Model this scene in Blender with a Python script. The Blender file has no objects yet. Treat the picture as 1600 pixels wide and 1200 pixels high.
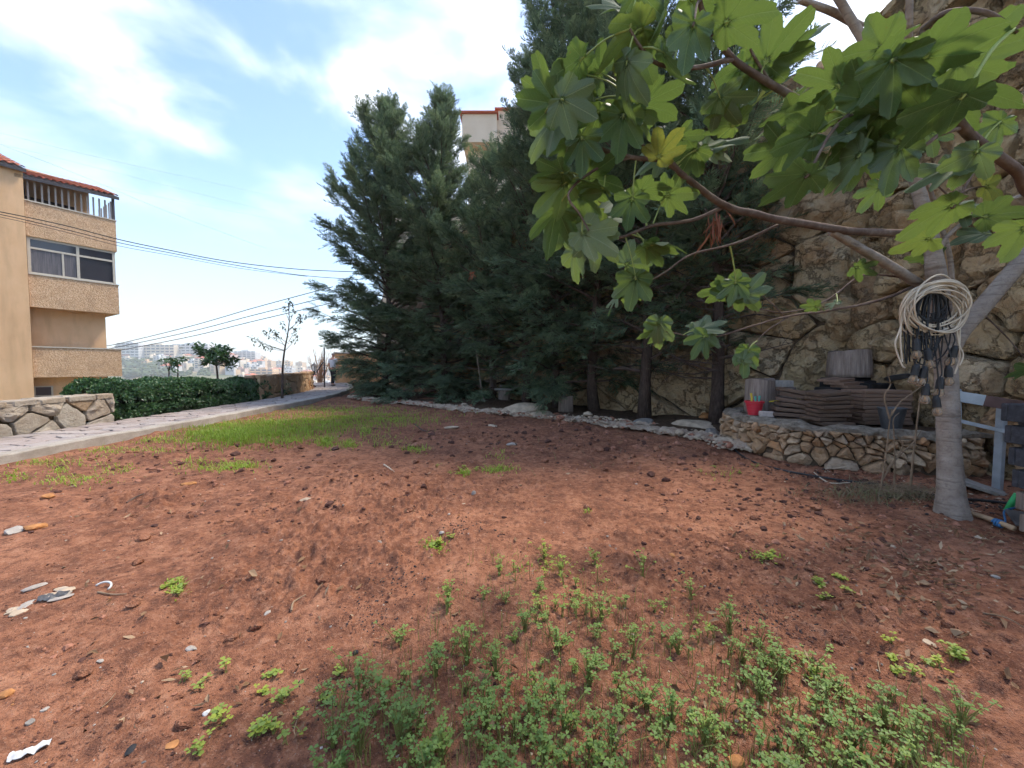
import bpy, math, random
import numpy as np
from mathutils import Vector, Matrix, Euler
R = math.radians
rng = np.random.default_rng(7)
random.seed(7)
scene = bpy.context.scene
COL = scene.collection

# ------------------------------------------------------------------ camera
H = 1.35                       # eye height
PITCH = R(2.4)
FPX = 600.0                    # focal length in pixels of a 1600 px wide frame
cam_d = bpy.data.cameras.new('camera')
cam_d.sensor_width = 36.0
cam_d.lens = 36.0 * FPX / 1600.0
cam_d.clip_start = 0.05
cam_d.clip_end = 20000
cam = bpy.data.objects.new('camera', cam_d)
COL.objects.link(cam)
cam.location = (0, 0, H)
cam.rotation_euler = (R(90) - PITCH, 0, 0)
scene.camera = cam

# ------------------------------------------------------------------ sun and sky
SUN_EL, SUN_AZ = R(60), R(58)          # azimuth clockwise from +Y: high, ahead and to the right, above the boulder wall, veiled by thin cloud
sun_dir = Vector((math.sin(SUN_AZ) * math.cos(SUN_EL), math.cos(SUN_AZ) * math.cos(SUN_EL), math.sin(SUN_EL)))
sl = bpy.data.lights.new('sun', 'SUN')
sl.energy = 2.0
sl.angle = R(11)
sl.color = (1.0, 0.90, 0.76)
so = bpy.data.objects.new('sun', sl)
COL.objects.link(so)
so.rotation_euler = (-sun_dir).to_track_quat('-Z', 'Y').to_euler()
so.location = (10, -10, 30)

world = bpy.data.worlds.new('World')
scene.world = world
world.use_nodes = True
wn, wl = world.node_tree.nodes, world.node_tree.links
wn.clear()
def wnode(t, **kw):
    n = wn.new(t)
    for k, v in kw.items(): setattr(n, k, v)
    return n
w_out = wnode('ShaderNodeOutputWorld')
w_bg = wnode('ShaderNodeBackground')
w_bg.inputs['Strength'].default_value = 0.14
w_sky = wnode('ShaderNodeTexSky', sky_type='NISHITA')
w_sky.sun_disc = False
w_sky.sun_elevation = SUN_EL
w_sky.sun_rotation = SUN_AZ
w_sky.altitude = 300
w_sky.air_density = 1.0
w_sky.dust_density = 0.6
w_sky.ozone_density = 1.2
w_tc = wnode('ShaderNodeTexCoord')
w_sep = wnode('ShaderNodeSeparateXYZ')
wl.new(w_tc.outputs['Generated'], w_sep.inputs[0])
def wmath(op, a, b=None, clamp=False):
    n = wnode('ShaderNodeMath', operation=op, use_clamp=clamp)
    for i, v in enumerate((a, b)):
        if v is None: continue
        if isinstance(v, (int, float)): n.inputs[i].default_value = v
        else: wl.new(v, n.inputs[i])
    return n.outputs[0]
zpos = wmath('MAXIMUM', w_sep.outputs['Z'], 0.0)
zz = wmath('ADD', zpos, 0.16)
cx = wmath('DIVIDE', w_sep.outputs['X'], zz)
cy = wmath('DIVIDE', w_sep.outputs['Y'], zz)
w_cmb = wnode('ShaderNodeCombineXYZ')
wl.new(cx, w_cmb.inputs[0]); wl.new(cy, w_cmb.inputs[1])
w_cmb.inputs[2].default_value = 12.4
w_n1 = wnode('ShaderNodeTexNoise')
w_n1.inputs['Scale'].default_value = 0.9
w_n1.inputs['Detail'].default_value = 2.0
w_n2 = wnode('ShaderNodeTexNoise')
w_n2.inputs['Scale'].default_value = 2.6
w_n2.inputs['Detail'].default_value = 9.0
w_n2.inputs['Roughness'].default_value = 0.50
w_n2.inputs['Distortion'].default_value = 0.25
for n in (w_n1, w_n2): wl.new(w_cmb.outputs[0], n.inputs['Vector'])
mixn = wmath('ADD', wmath('MULTIPLY', w_n1.outputs['Fac'], 0.55), wmath('MULTIPLY', w_n2.outputs['Fac'], 0.55))
w_ramp = wnode('ShaderNodeValToRGB')
w_ramp.color_ramp.elements[0].position = 0.51
w_ramp.color_ramp.elements[1].position = 0.72
w_ramp.color_ramp.interpolation = 'EASE'
wl.new(mixn, w_ramp.inputs[0])
fade = wmath('MULTIPLY', wmath('SUBTRACT', zpos, 0.24), 4.0, clamp=True)
cmask = wmath('MULTIPLY', w_ramp.outputs[0], fade)
cmask = wmath('MULTIPLY', cmask, 0.93)
w_mix = wnode('ShaderNodeMix', data_type='RGBA')
w_mix.inputs[7].default_value = (5.6, 5.7, 5.85, 1)
wl.new(cmask, w_mix.inputs[0])
wl.new(w_sky.outputs[0], w_mix.inputs[6])
# the milky band of air low in the sky, all round
low = wmath('POWER', wmath('SUBTRACT', 1.0, wmath('MULTIPLY', zpos, 2.4), clamp=True), 1.6)
w_mix2 = wnode('ShaderNodeMix', data_type='RGBA')
wl.new(wmath('MULTIPLY', low, 0.85), w_mix2.inputs[0])
wl.new(w_mix.outputs[2], w_mix2.inputs[6])
w_mix2.inputs[7].default_value = (2.0, 2.25, 2.45, 1)
wl.new(w_mix2.outputs[2], w_bg.inputs['Color'])
wl.new(w_bg.outputs[0], w_out.inputs['Surface'])

vs = scene.view_settings
vs.view_transform = 'Standard'
vs.look = 'None'
vs.gamma = 1.0
vs.exposure = 1.4
vs.use_curve_mapping = False
scene.render.engine = 'CYCLES'
scene.cycles.use_denoising = True
scene.cycles.use_adaptive_sampling = True
scene.cycles.adaptive_threshold = 0.026
scene.cycles.adaptive_min_samples = 24
scene.cycles.max_bounces = 5
scene.cycles.diffuse_bounces = 3
scene.cycles.glossy_bounces = 2
scene.cycles.transmission_bounces = 3
scene.cycles.transparent_max_bounces = 8
scene.cycles.volume_bounces = 1
scene.cycles.caustics_reflective = False
scene.cycles.caustics_refractive = False

# ------------------------------------------------------------------ helpers
CP, SP = math.cos(PITCH), math.sin(PITCH)
def ray(px, py):
    x, z = (px - 800) / FPX, -(py - 600) / FPX
    return np.array([x, CP + z * SP, -SP + z * CP])
def P(px, py, Y):
    """the point seen at photo pixel (px, py) that lies Y metres ahead"""
    d = ray(px, py)
    return np.array([0, 0, H]) + d * (Y / d[1])
def gz(x, y):
    return 0.014 * (np.clip(y, -5, 40) - 1.0)
def G(px, py, up=0.0):
    """the point of the (gently rising) garden ground seen at a photo pixel"""
    d = ray(px, py); s = d / d[1]
    Y = (H + 0.014 - up) / (-s[2] + 0.014)
    return np.array([s[0] * Y, Y, gz(0, Y) + up])

def _hash(ix, iy, iz, seed):
    h = (ix.astype(np.int64) * 374761393 + iy.astype(np.int64) * 668265263 + iz.astype(np.int64) * 2147483647 + seed * 974634777) & 0xffffffff
    h = ((h ^ (h >> 13)) * 1274126177) & 0xffffffff
    h = ((h ^ (h >> 16)) * 2246822519) & 0xffffffff
    return ((h ^ (h >> 15)) & 0xffff) / 32767.5 - 1.0
def vnoise(p, seed=0):
    p = np.asarray(p, float)
    i = np.floor(p); f = p - i; i = i.astype(np.int64)
    u = f * f * f * (f * (f * 6 - 15) + 10)
    o = 0
    for dx in (0, 1):
        wx = u[:, 0] if dx else 1 - u[:, 0]
        for dy in (0, 1):
            wy = u[:, 1] if dy else 1 - u[:, 1]
            for dz in (0, 1):
                wz = u[:, 2] if dz else 1 - u[:, 2]
                o = o + wx * wy * wz * _hash(i[:, 0] + dx, i[:, 1] + dy, i[:, 2] + dz, seed)
    return o
def vnoise2(x, y, seed=0):
    ix, iy = np.floor(x), np.floor(y); fx, fy = x - ix, y - iy
    ix, iy = ix.astype(np.int64), iy.astype(np.int64); z = np.zeros_like(ix)
    u, v = fx * fx * (3 - 2 * fx), fy * fy * (3 - 2 * fy)
    a = _hash(ix, iy, z, seed); b = _hash(ix + 1, iy, z, seed); c = _hash(ix, iy + 1, z, seed); d = _hash(ix + 1, iy + 1, z, seed)
    return (a * (1 - u) + b * u) * (1 - v) + (c * (1 - u) + d * u) * v
def fbm(p, seed=0, oct=4, lac=2.1, gain=0.5):
    a, o = 1.0, 0
    p = np.asarray(p, float)
    for k in range(oct):
        o = o + a * vnoise(p, seed + k * 17); p = p * lac; a *= gain
    return o
def fbm2(x, y, seed=0, oct=4, gain=0.5):
    a, o = 1.0, 0
    for k in range(oct):
        o = o + a * vnoise2(x, y, seed + k * 17); x = x * 2.07 + 5.3; y = y * 2.07 + 1.7; a *= gain
    return o

class MB:
    """collects faces (numpy) and builds one mesh"""
    def __init__(s): s.V, s.F, s.M, s.n, s.A = [], [], [], 0, []
    def add(s, V, F, mi=0, col=None):
        V = np.asarray(V, float).reshape(-1, 3)
        if not isinstance(F, (list, tuple)) or (len(F) and not isinstance(F[0], np.ndarray)): F = [F]
        if len(F) and not isinstance(F[0], np.ndarray): F = [np.array(F[0])]
        s.V.append(V)
        for f in F:
            f = np.asarray(f, np.int64)
            if f.size == 0: continue
            s.F.append(f + s.n); s.M.append(np.full(len(f), mi))
        s.A.append(np.full(len(V), 0.5 if col is None else 0) + (0 if col is None else col))
        s.n += len(V)
        return s
    def mesh(s, name, mats, smooth=False, attr=False):
        me = bpy.data.meshes.new(name)
        V = np.concatenate(s.V)
        nl = sum(f.size for f in s.F); nf = sum(len(f) for f in s.F)
        me.vertices.add(len(V)); me.vertices.foreach_set('co', V.ravel())
        me.loops.add(nl); me.polygons.add(nf)
        me.loops.foreach_set('vertex_index', np.concatenate([f.ravel() for f in s.F]))
        tot = np.concatenate([np.full(len(f), f.shape[1]) for f in s.F])
        me.polygons.foreach_set('loop_start', np.concatenate([[0], np.cumsum(tot)[:-1]]))
        if not isinstance(mats, (list, tuple)): mats = [mats]
        for m in mats: me.materials.append(m)
        if len(mats) > 1: me.polygons.foreach_set('material_index', np.concatenate(s.M))
        me.polygons.foreach_set('use_smooth', np.full(nf, bool(smooth)))
        if attr:
            a = me.attributes.new('tint', 'FLOAT', 'POINT'); a.data.foreach_set('value', np.concatenate(s.A))
        me.update(calc_edges=True)
        return me
    def build(s, name, mats, parent=None, smooth=False, attr=False):
        return link(name, s.mesh(name, mats, smooth, attr), parent)
def link(name, me, parent=None):
    o = bpy.data.objects.new(name, me); COL.objects.link(o)
    if parent is not None: o.parent = parent
    return o
def tag(o, label=None, cat=None, group=None, kind=None):
    if label: o['label'] = label
    if cat: o['category'] = cat
    if group: o['group'] = group
    if kind: o['kind'] = kind
    return o
def thing(name, label, cat, loc=(0, 0, 0), rz=0.0, group=None):
    o = bpy.data.objects.new(name, None); COL.objects.link(o)
    o.empty_display_size = 0.1
    o.location = loc; o.rotation_euler = (0, 0, rz)
    return tag(o, label, cat, group)
def copy_tree(o, parent=None):
    c = o.copy(); COL.objects.link(c); c.parent = parent
    for ch in o.children: copy_tree(ch, c)
    return c

BOXF = np.array([[0, 3, 2, 1], [4, 5, 6, 7], [0, 1, 5, 4], [1, 2, 6, 5], [2, 3, 7, 6], [3, 0, 4, 7]])
def boxv(x0, x1, y0, y1, z0, z1):
    return np.array([[x0, y0, z0], [x1, y0, z0], [x1, y1, z0], [x0, y1, z0], [x0, y0, z1], [x1, y0, z1], [x1, y1, z1], [x0, y1, z1]], float)
def bevbox(sx, sy, sz, b):
    """a box centred on x, y with its base at z = 0 and chamfered edges: 24 vertices"""
    V, idx = [], {}
    for i in (0, 1):
        for j in (0, 1):
            for k in (0, 1):
                c = np.array([(i - .5) * sx, (j - .5) * sy, k * sz]); s_ = np.array([1 - 2 * i, 1 - 2 * j, 1 - 2 * k])
                for ax in range(3):
                    p = c + s_ * b; p[ax] = c[ax]
                    idx[(i, j, k, ax)] = len(V); V.append(p)
    Q, T = [], []
    for ax in range(3):
        a, b_ = [(1, 2), (2, 0), (0, 1)][ax]
        for s_ in (0, 1):
            r = []
            for (u, v) in ((0, 0), (1, 0), (1, 1), (0, 1)):
                t = [0, 0, 0]; t[ax] = s_; t[a] = u; t[b_] = v
                r.append(idx[(*t, ax)])
            Q.append(r if s_ else r[::-1])
        for u in (0, 1):
            for v in (0, 1):
                t0 = [0, 0, 0]; t0[a] = u; t0[b_] = v; t1 = list(t0); t1[ax] = 1
                q = [idx[(*t0, a)], idx[(*t1, a)], idx[(*t1, b_)], idx[(*t0, b_)]]
                Q.append(q if (u + v) % 2 else q[::-1])
    for i in (0, 1):
        for j in (0, 1):
            for k in (0, 1):
                t = [idx[(i, j, k, 0)], idx[(i, j, k, 1)], idx[(i, j, k, 2)]]
                T.append(t if (i + j + k) % 2 else t[::-1])
    return np.array(V), [np.array(Q), np.array(T)]
def tube(pts, rad, n=8, caps=True, twist=0.0):
    pts = np.asarray(pts, float); m = len(pts)
    rad = np.full(m, rad, float) if np.isscalar(rad) else np.asarray(rad, float)
    T = np.gradient(pts, axis=0); T /= np.linalg.norm(T, axis=1)[:, None] + 1e-12
    ref = np.array([0, 0, 1.0]) if abs(T[0][2]) < .9 else np.array([1.0, 0, 0])
    N = np.cross(T[0], ref); N /= np.linalg.norm(N)
    V = []
    ang = np.arange(n) * 2 * math.pi / n
    for i in range(m):
        N = N - T[i] * np.dot(N, T[i]); N /= np.linalg.norm(N) + 1e-12
        B = np.cross(T[i], N)
        V.append(pts[i] + rad[i] * (np.cos(ang)[:, None] * N + np.sin(ang)[:, None] * B))
    V = np.concatenate(V)
    i = np.arange(m - 1)[:, None] * n; j = np.arange(n)[None]; j2 = (j + 1) % n
    Q = np.stack([i + j, i + j2, i + n + j2, i + n + j], -1).reshape(-1, 4)
    F = [Q]
    if caps and n >= 3:
        F += [np.array([list(range(n))[::-1]]), np.array([[(m - 1) * n + k for k in range(n)]])]
    return V, F
def smooth_path(pts, k=6):
    """Catmull-Rom through the points"""
    p = np.asarray(pts, float)
    p = np.concatenate([[2 * p[0] - p[1]], p, [2 * p[-1] - p[-2]]])
    out = []
    for i in range(1, len(p) - 2):
        for t in np.linspace(0, 1, k, endpoint=False):
            a, b, c, d = p[i - 1], p[i], p[i + 1], p[i + 2]
            out.append(.5 * (2 * b + (c - a) * t + (2 * a - 5 * b + 4 * c - d) * t * t + (3 * b - a - 3 * c + d) * t ** 3))
    out.append(p[-2])
    return np.array(out)
def lathe(prof, n=24, loc=(0, 0, 0)):
    prof = np.asarray(prof, float); m = len(prof)
    a = np.arange(n) * 2 * math.pi / n
    V = np.stack([prof[:, 0][:, None] * np.cos(a), prof[:, 0][:, None] * np.sin(a), np.repeat(prof[:, 1][:, None], n, 1)], -1).reshape(-1, 3) + np.array(loc)
    i = np.arange(m - 1)[:, None] * n; j = np.arange(n)[None]; j2 = (j + 1) % n
    return V, np.stack([i + j, i + j2, i + n + j2, i + n + j], -1).reshape(-1, 4)
def rotz(V, a):
    c, s = math.cos(a), math.sin(a)
    V = np.asarray(V, float)
    return np.stack([V[:, 0] * c - V[:, 1] * s, V[:, 0] * s + V[:, 1] * c, V[:, 2]], -1)
def eul(V, e):
    m = np.array(Euler(e).to_matrix()); return np.asarray(V) @ m.T

def rock(size, seed, sub=2, rough=.28, flat=1.0):
    """an angular stone: an icosphere cut by random planes, then roughened"""
    V, F = ico(sub)
    r = np.random.default_rng(seed)
    V = V.copy()
    for k in range(9):
        n = r.normal(size=3); n /= np.linalg.norm(n); d = r.uniform(.62, .9)
        over = np.clip(V @ n - d, 0, None); V -= over[:, None] * n * .92
    V += V * (fbm(V * 1.7 + seed * 3.1, seed, 3) * rough * .5)[:, None]
    V *= np.array(size) * .5
    return V, F
_ico = {}
def ico(sub):
    if sub in _ico: return _ico[sub]
    import bmesh
    bm = bmesh.new(); bmesh.ops.create_icosphere(bm, subdivisions=sub, radius=1)
    V = np.array([v.co[:] for v in bm.verts]); F = np.array([[v.index for v in f.verts] for f in bm.faces]); bm.free()
    _ico[sub] = (V, F); return V, F

# ------------------------------------------------------------------ materials
class NT:
    def __init__(s, name):
        s.m = bpy.data.materials.new(name); s.m.use_nodes = True
        s.nt = s.m.node_tree; s.n = s.nt.nodes; s.l = s.nt.links
        s.b = s.n['Principled BSDF']; s.out = s.n['Material Output']
        s._tc = None
    def node(s, t, **kw):
        n = s.n.new(t)
        for k, v in kw.items(): setattr(n, k, v)
        return n
    def put(s, v, sock):
        if isinstance(v, (int, float)): sock.default_value = v
        elif isinstance(v, tuple): sock.default_value = v if len(v) == 4 else (*v, 1)
        else: s.l.new(v, sock)
    def co(s, kind='Object', scale=None):
        if s._tc is None: s._tc = s.node('ShaderNodeTexCoord')
        o = s._tc.outputs[kind]
        if scale is None: return o
        mp = s.node('ShaderNodeMapping'); s.l.new(o, mp.inputs[0]); mp.inputs['Scale'].default_value = scale
        return mp.outputs[0]
    def pos(s, scale=None):
        o = s.node('ShaderNodeNewGeometry').outputs['Position']
        if scale is None: return o
        mp = s.node('ShaderNodeMapping'); s.l.new(o, mp.inputs[0]); mp.inputs['Scale'].default_value = scale
        return mp.outputs[0]
    def noise(s, vec, scale, detail=4, rough=.55, dist=0.0, col=False):
        n = s.node('ShaderNodeTexNoise'); s.l.new(vec, n.inputs['Vector'])
        n.inputs['Scale'].default_value = scale; n.inputs['Detail'].default_value = detail
        n.inputs['Roughness'].default_value = rough; n.inputs['Distortion'].default_value = dist
        return n.outputs['Color' if col else 'Fac']
    def voro(s, vec, scale, feature='F1', out='Distance', rand=1.0):
        n = s.node('ShaderNodeTexVoronoi', feature=feature); s.l.new(vec, n.inputs['Vector'])
        n.inputs['Scale'].default_value = scale; n.inputs['Randomness'].default_value = rand
        return n.outputs[out]
    def ramp(s, fac, stops, interp='LINEAR'):
        n = s.node('ShaderNodeValToRGB'); s.put(fac, n.inputs[0]); cr = n.color_ramp; cr.interpolation = interp
        while len(cr.elements) < len(stops): cr.elements.new(.5)
        for e, (p, c) in zip(cr.elements, stops):
            e.position = p; e.color = (c, c, c, 1) if isinstance(c, (int, float)) else (*c, 1)
        return n.outputs[0]
    def mix(s, fac, a, b, mode='MIX'):
        n = s.node('ShaderNodeMix', data_type='RGBA', blend_type=mode)
        s.put(fac, n.inputs[0]); s.put(a, n.inputs[6]); s.put(b, n.inputs[7]); return n.outputs[2]
    def math(s, op, a, b=0.0, clamp=False):
        n = s.node('ShaderNodeMath', operation=op, use_clamp=clamp); s.put(a, n.inputs[0]); s.put(b, n.inputs[1]); return n.outputs[0]
    def rand(s): return s.node('ShaderNodeObjectInfo').outputs['Random']
    def attr(s, name='tint'): return s.node('ShaderNodeAttribute', attribute_name=name).outputs['Fac']
    def bump(s, h, strength=.5, dist=.02):
        n = s.node('ShaderNodeBump'); s.put(h, n.inputs['Height']); n.inputs['Strength'].default_value = strength; n.inputs['Distance'].default_value = dist
        s.l.new(n.outputs[0], s.b.inputs['Normal']); return n
    def set(s, color=None, rough=None, spec=None, metal=None, **kw):
        if color is not None: s.put(color, s.b.inputs['Base Color'])
        if rough is not None: s.put(rough, s.b.inputs['Roughness'])
        if spec is not None: s.put(spec, s.b.inputs['Specular IOR Level'])
        if metal is not None: s.put(metal, s.b.inputs['Metallic'])
        return s
    def leafy(s, color, trans=.45, rough=.45, spec=.4, tcol=None):
        """thin leaf: reflects and lets light through"""
        s.set(color, rough, spec)
        t = s.node('ShaderNodeBsdfTranslucent'); s.put(tcol if tcol is not None else color, t.inputs[0])
        mx = s.node('ShaderNodeMixShader'); mx.inputs[0].default_value = trans
        s.l.new(s.b.outputs[0], mx.inputs[1]); s.l.new(t.outputs[0], mx.inputs[2]); s.l.new(mx.outputs[0], s.out.inputs['Surface'])
        return s
MAT = {}
def plain(name, c, rough=.8, var=.12, scale=20, spec=.3, metal=0.0, bump=0.0):
    t = NT(name); v = t.noise(t.co(), scale, 5)
    lo = tuple(max(0, x * (1 - 2 * var)) for x in c); hi = tuple(x * (1 + 2 * var) for x in c)
    t.set(t.ramp(v, [(.25, lo), (.75, hi)]), rough, spec, metal)
    if bump: t.bump(v, bump, .01)
    MAT[name] = t.m
    return t.m
# ------------------------------------------------------------------ materials of the setting
t = NT('soil'); p = t.pos()
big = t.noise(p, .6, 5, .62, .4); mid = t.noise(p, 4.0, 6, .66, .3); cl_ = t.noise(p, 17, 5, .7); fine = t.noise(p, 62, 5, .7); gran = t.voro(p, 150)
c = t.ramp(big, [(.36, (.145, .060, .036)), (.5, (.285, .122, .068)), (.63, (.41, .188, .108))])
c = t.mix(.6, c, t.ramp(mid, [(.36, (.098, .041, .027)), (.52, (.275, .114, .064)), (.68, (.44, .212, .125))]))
c = t.mix(t.ramp(cl_, [(.34, .80), (.50, 0.0)]), c, (.090, .040, .029))  # crevices between the crumbs: their shade is put into the albedo
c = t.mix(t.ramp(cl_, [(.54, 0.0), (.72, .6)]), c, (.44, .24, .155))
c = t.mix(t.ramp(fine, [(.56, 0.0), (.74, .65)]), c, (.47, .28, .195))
c = t.mix(t.ramp(fine, [(.30, .75), (.45, 0.0)]), c, (.075, .033, .025))  # the same crevice shade painted at the finer grain
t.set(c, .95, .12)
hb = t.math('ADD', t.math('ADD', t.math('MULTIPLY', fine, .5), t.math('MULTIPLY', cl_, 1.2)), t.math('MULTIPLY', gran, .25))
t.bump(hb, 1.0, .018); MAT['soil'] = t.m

t = NT('terrain'); p = t.pos()
c = t.ramp(t.noise(p, .012, 6, .65), [(.35, (.07, .10, .045)), (.5, (.17, .16, .09)), (.62, (.36, .27, .17)), (.75, (.45, .37, .26))])
t.set(c, .95, .1); MAT['terrain'] = t.m

t = NT('wall_stone'); p = t.pos(); r_ = t.rand()
base = t.ramp(r_, [(0, (.52, .38, .21)), (.3, (.60, .44, .25)), (.5, (.48, .34, .185)), (.65, (.54, .35, .17)), (.8, (.62, .50, .33)), (1, (.46, .26, .125))])
stain = t.noise(p, 2.1, 6, .62, .6)
c = t.mix(t.ramp(stain, [(.42, 0.0), (.7, .75)]), base, (.38, .20, .085))
c = t.mix(t.ramp(t.noise(p, 5.5, 6, .65), [(.5, 0.0), (.75, .65)]), c, (.56, .47, .34))
c = t.mix(t.ramp(t.noise(p, 16, 6, .72), [(.30, .65), (.48, 0.0)]), c, (.20, .135, .08))  # shade of the crevices painted into the stone colour
wp_ = t.node('ShaderNodeVectorMath', operation='ADD'); t.l.new(t.pos((1, 1, 1.7)), wp_.inputs[0]); t.l.new(t.noise(p, 3.0, 5, .7, 0, True), wp_.inputs[1])
crk = t.voro(wp_.outputs[0], 1.9, 'DISTANCE_TO_EDGE')
c = t.mix(t.ramp(crk, [(0.0, .5), (.010, .3), (.026, 0.0)]), c, (.14, .095, .06))
t.set(c, .92, .2)
h = t.math('ADD', t.math('MULTIPLY', t.noise(p, 7, 9, .72, .5), 1.0), t.math('MULTIPLY', t.ramp(crk, [(0.0, 0.0), (.06, 1.0)]), .8))
t.bump(h, 1.0, .11); MAT['wall_stone'] = t.m

t = NT('mortar'); p = t.pos()
t.set(t.ramp(t.noise(p, 8, 6), [(.3, (.05, .036, .025)), (.7, (.17, .12, .08))]), .98, .1)
t.bump(t.noise(p, 20, 6), .8, .04); MAT['mortar'] = t.m

t = NT('field_stone'); p = t.pos(); r_ = t.rand()
base = t.ramp(r_, [(0, (.48, .32, .19)), (.25, (.42, .25, .13)), (.45, (.54, .41, .28)), (.65, (.46, .24, .11)), (.8, (.42, .33, .24)), (1, (.56, .38, .22))])
c = t.mix(t.ramp(t.noise(p, 9, 6, .65), [(.4, 0.0), (.7, .7)]), base, (.30, .19, .11))
c = t.mix(t.ramp(t.noise(p, 30, 5, .7), [(.3, .6), (.5, 0.0)]), c, (.15, .10, .07))
t.set(c, .9, .2); t.bump(t.noise(p, 28, 8, .7), .8, .025); MAT['field_stone'] = t.m

t = NT('grey_field_stone'); p = t.pos(); r_ = t.rand()
base = t.ramp(r_, [(0, (.40, .34, .27)), (.3, (.46, .41, .34)), (.55, (.36, .24, .14)), (.75, (.42, .37, .31)), (1, (.38, .27, .17))])
c = t.mix(t.ramp(t.noise(p, 6, 6, .65), [(.42, 0.0), (.7, .7)]), base, (.27, .20, .14))
t.set(c, .9, .2); t.bump(t.noise(p, 16, 8, .7), .8, .05); MAT['grey_field_stone'] = t.m

t = NT('paving'); p = t.pos(); r_ = t.rand()
base = t.ramp(r_, [(0, (.27, .225, .20)), (.35, (.33, .275, .255)), (.7, (.37, .325, .30)), (1, (.25, .22, .21))])
c = t.mix(t.ramp(t.noise(p, 7, 6, .65), [(.4, 0.0), (.75, .6)]), base, (.33, .26, .22))
t.set(c, .85, .25); t.bump(t.noise(p, 30, 6, .65), .5, .02); MAT['paving'] = t.m

t = NT('concrete'); p = t.pos()
c = t.ramp(t.noise(p, 3, 7, .65), [(.3, (.27, .235, .195)), (.6, (.42, .375, .325)), (.8, (.50, .46, .41))])
c = t.mix(t.ramp(t.noise(p, 45, 4, .7), [(.3, .5), (.5, 0.0)]), c, (.26, .22, .18))
t.set(c, .92, .2); t.bump(t.noise(p, 40, 6, .7), .6, .015); MAT['concrete'] = t.m

t = NT('rubble_strip'); p = t.pos()
c = t.ramp(t.noise(p, 5, 7, .7), [(.3, (.26, .17, .115)), (.5, (.42, .32, .235)), (.7, (.56, .46, .37))])
c = t.mix(t.ramp(t.noise(p, 60, 4, .7), [(.3, .6), (.5, 0.0)]), c, (.24, .16, .11))
t.set(c, .95, .15); t.bump(t.noise(p, 55, 6, .7), .9, .025); MAT['rubble_strip'] = t.m

t = NT('needle_litter'); p = t.pos()
c = t.ramp(t.noise(p, 14, 7, .7), [(.3, (.045, .028, .018)), (.55, (.11, .07, .045)), (.8, (.22, .15, .095))])
t.set(c, .97, .1); t.bump(t.noise(p, 60, 6, .7), .9, .03); MAT['needle_litter'] = t.m

# ------------------------------------------------------------------ garden soil: one fan-shaped sheet, finest near the camera
NA, NR = 880, 560
az = np.linspace(R(-66), R(66), NA)
rr = np.exp(np.linspace(math.log(.75), math.log(26), NR))
A, RR = np.meshgrid(az, rr)
X = (np.sin(A) * RR).ravel(); Y = (np.cos(A) * RR - .25).ravel()
def soil_h(X, Y):
    z = gz(X, Y) + .030 * fbm2(X * .7, Y * .7, 3, 3) + .026 * fbm2(X * 2.3, Y * 2.3, 9, 3)
    cl = np.clip(fbm2(X * .8 + 7, Y * .8, 21, 3) * .9 + .42 + .07 * (X - 1.0), .12, 1.25)       # how cloddy
    n1 = fbm2(X * 9, Y * 9, 31, 3); n2 = fbm2(X * 24, Y * 24, 41, 3); n3 = vnoise2(X * 70, Y * 70, 51)
    far = np.clip((9 - np.hypot(X, Y)) / 5, 0, 1)
    z += cl * (.046 * np.clip(n1 - .12, 0, 1) ** 1.0 + .019 * np.clip(n2 - .05, -.2, 1) + .0055 * n3 * far)
    z -= .008 * cl * np.clip(-n1 - .35, 0, 1)
    return z
Z = soil_h(X, Y)
drop = np.clip((-11.4 - X) / 3.0, 0, 1)
Z = Z - 3.5 * drop ** 1.5
i = np.arange(NR - 1)[:, None] * NA; j = np.arange(NA - 1)[None]
F = np.stack([i + j, i + j + 1, i + NA + j + 1, i + NA + j], -1).reshape(-1, 4)
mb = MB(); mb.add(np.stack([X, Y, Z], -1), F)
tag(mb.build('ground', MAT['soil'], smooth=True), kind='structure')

# ------------------------------------------------------------------ the land around: valley and the town's hill
def py_top(xp):
    return np.interp(xp * 600 + 800, [-200, 100, 190, 230, 330, 400, 430, 470, 500, 560, 700], [575, 569, 566, 564, 566, 568, 572, 576, 579, 583, 590])
def hill_z(xp, Yd):
    s = np.clip((Yd - 300) / 600 * np.interp(xp * 600 + 800, [345, 425], [1.9, 1.0]), 0, 1)
    return H - Yd * (680 - (680 - py_top(xp)) * np.sqrt(s) - 575) / 600
xp = np.linspace(-1.7, .1, 120); Yd = np.concatenate([np.linspace(300, 900, 50), [960, 1100, 1500]])
XP, YD = np.meshgrid(xp, Yd)
zt = hill_z(XP, YD) + 2.5 * fbm2(XP * 30, YD * .02, 5, 3)
back = np.clip((YD - 900) / 600, 0, 1); zt = zt * (1 - back) - 70 * back
left = np.clip((-1.35 - XP) / .35, 0, 1); right = np.clip((XP + .12) / .22, 0, 1); e = np.maximum(left, right); zt = zt * (1 - e) - 62 * e
n0, n1 = XP.shape
i = np.arange(n0 - 1)[:, None] * n1; j = np.arange(n1 - 1)[None]
mb = MB(); mb.add(np.stack([XP * YD, YD, zt], -1), np.stack([i + j, i + j + 1, i + n1 + j + 1, i + n1 + j], -1).reshape(-1, 4))
tag(mb.build('hill', MAT['terrain'], smooth=True), kind='structure')
az = np.linspace(0, 2 * math.pi, 145)[:-1]; rr = np.array([0, 8, 16, 22, 27, 34, 45, 70, 110, 170, 250, 330, 500, 900, 1500])
A, RR = np.meshgrid(az, rr)
z = -.9 - 3 * np.clip((RR - 20) / 10, 0, 1) - 60 * (np.clip((RR - 26) / 260, 0, 1)) ** .8 - 25 * np.clip((RR - 400) / 1500, 0, 1)
i = np.arange(len(rr) - 1)[:, None] * 144; j = np.arange(144)[None]; j2 = (j + 1) % 144
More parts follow.
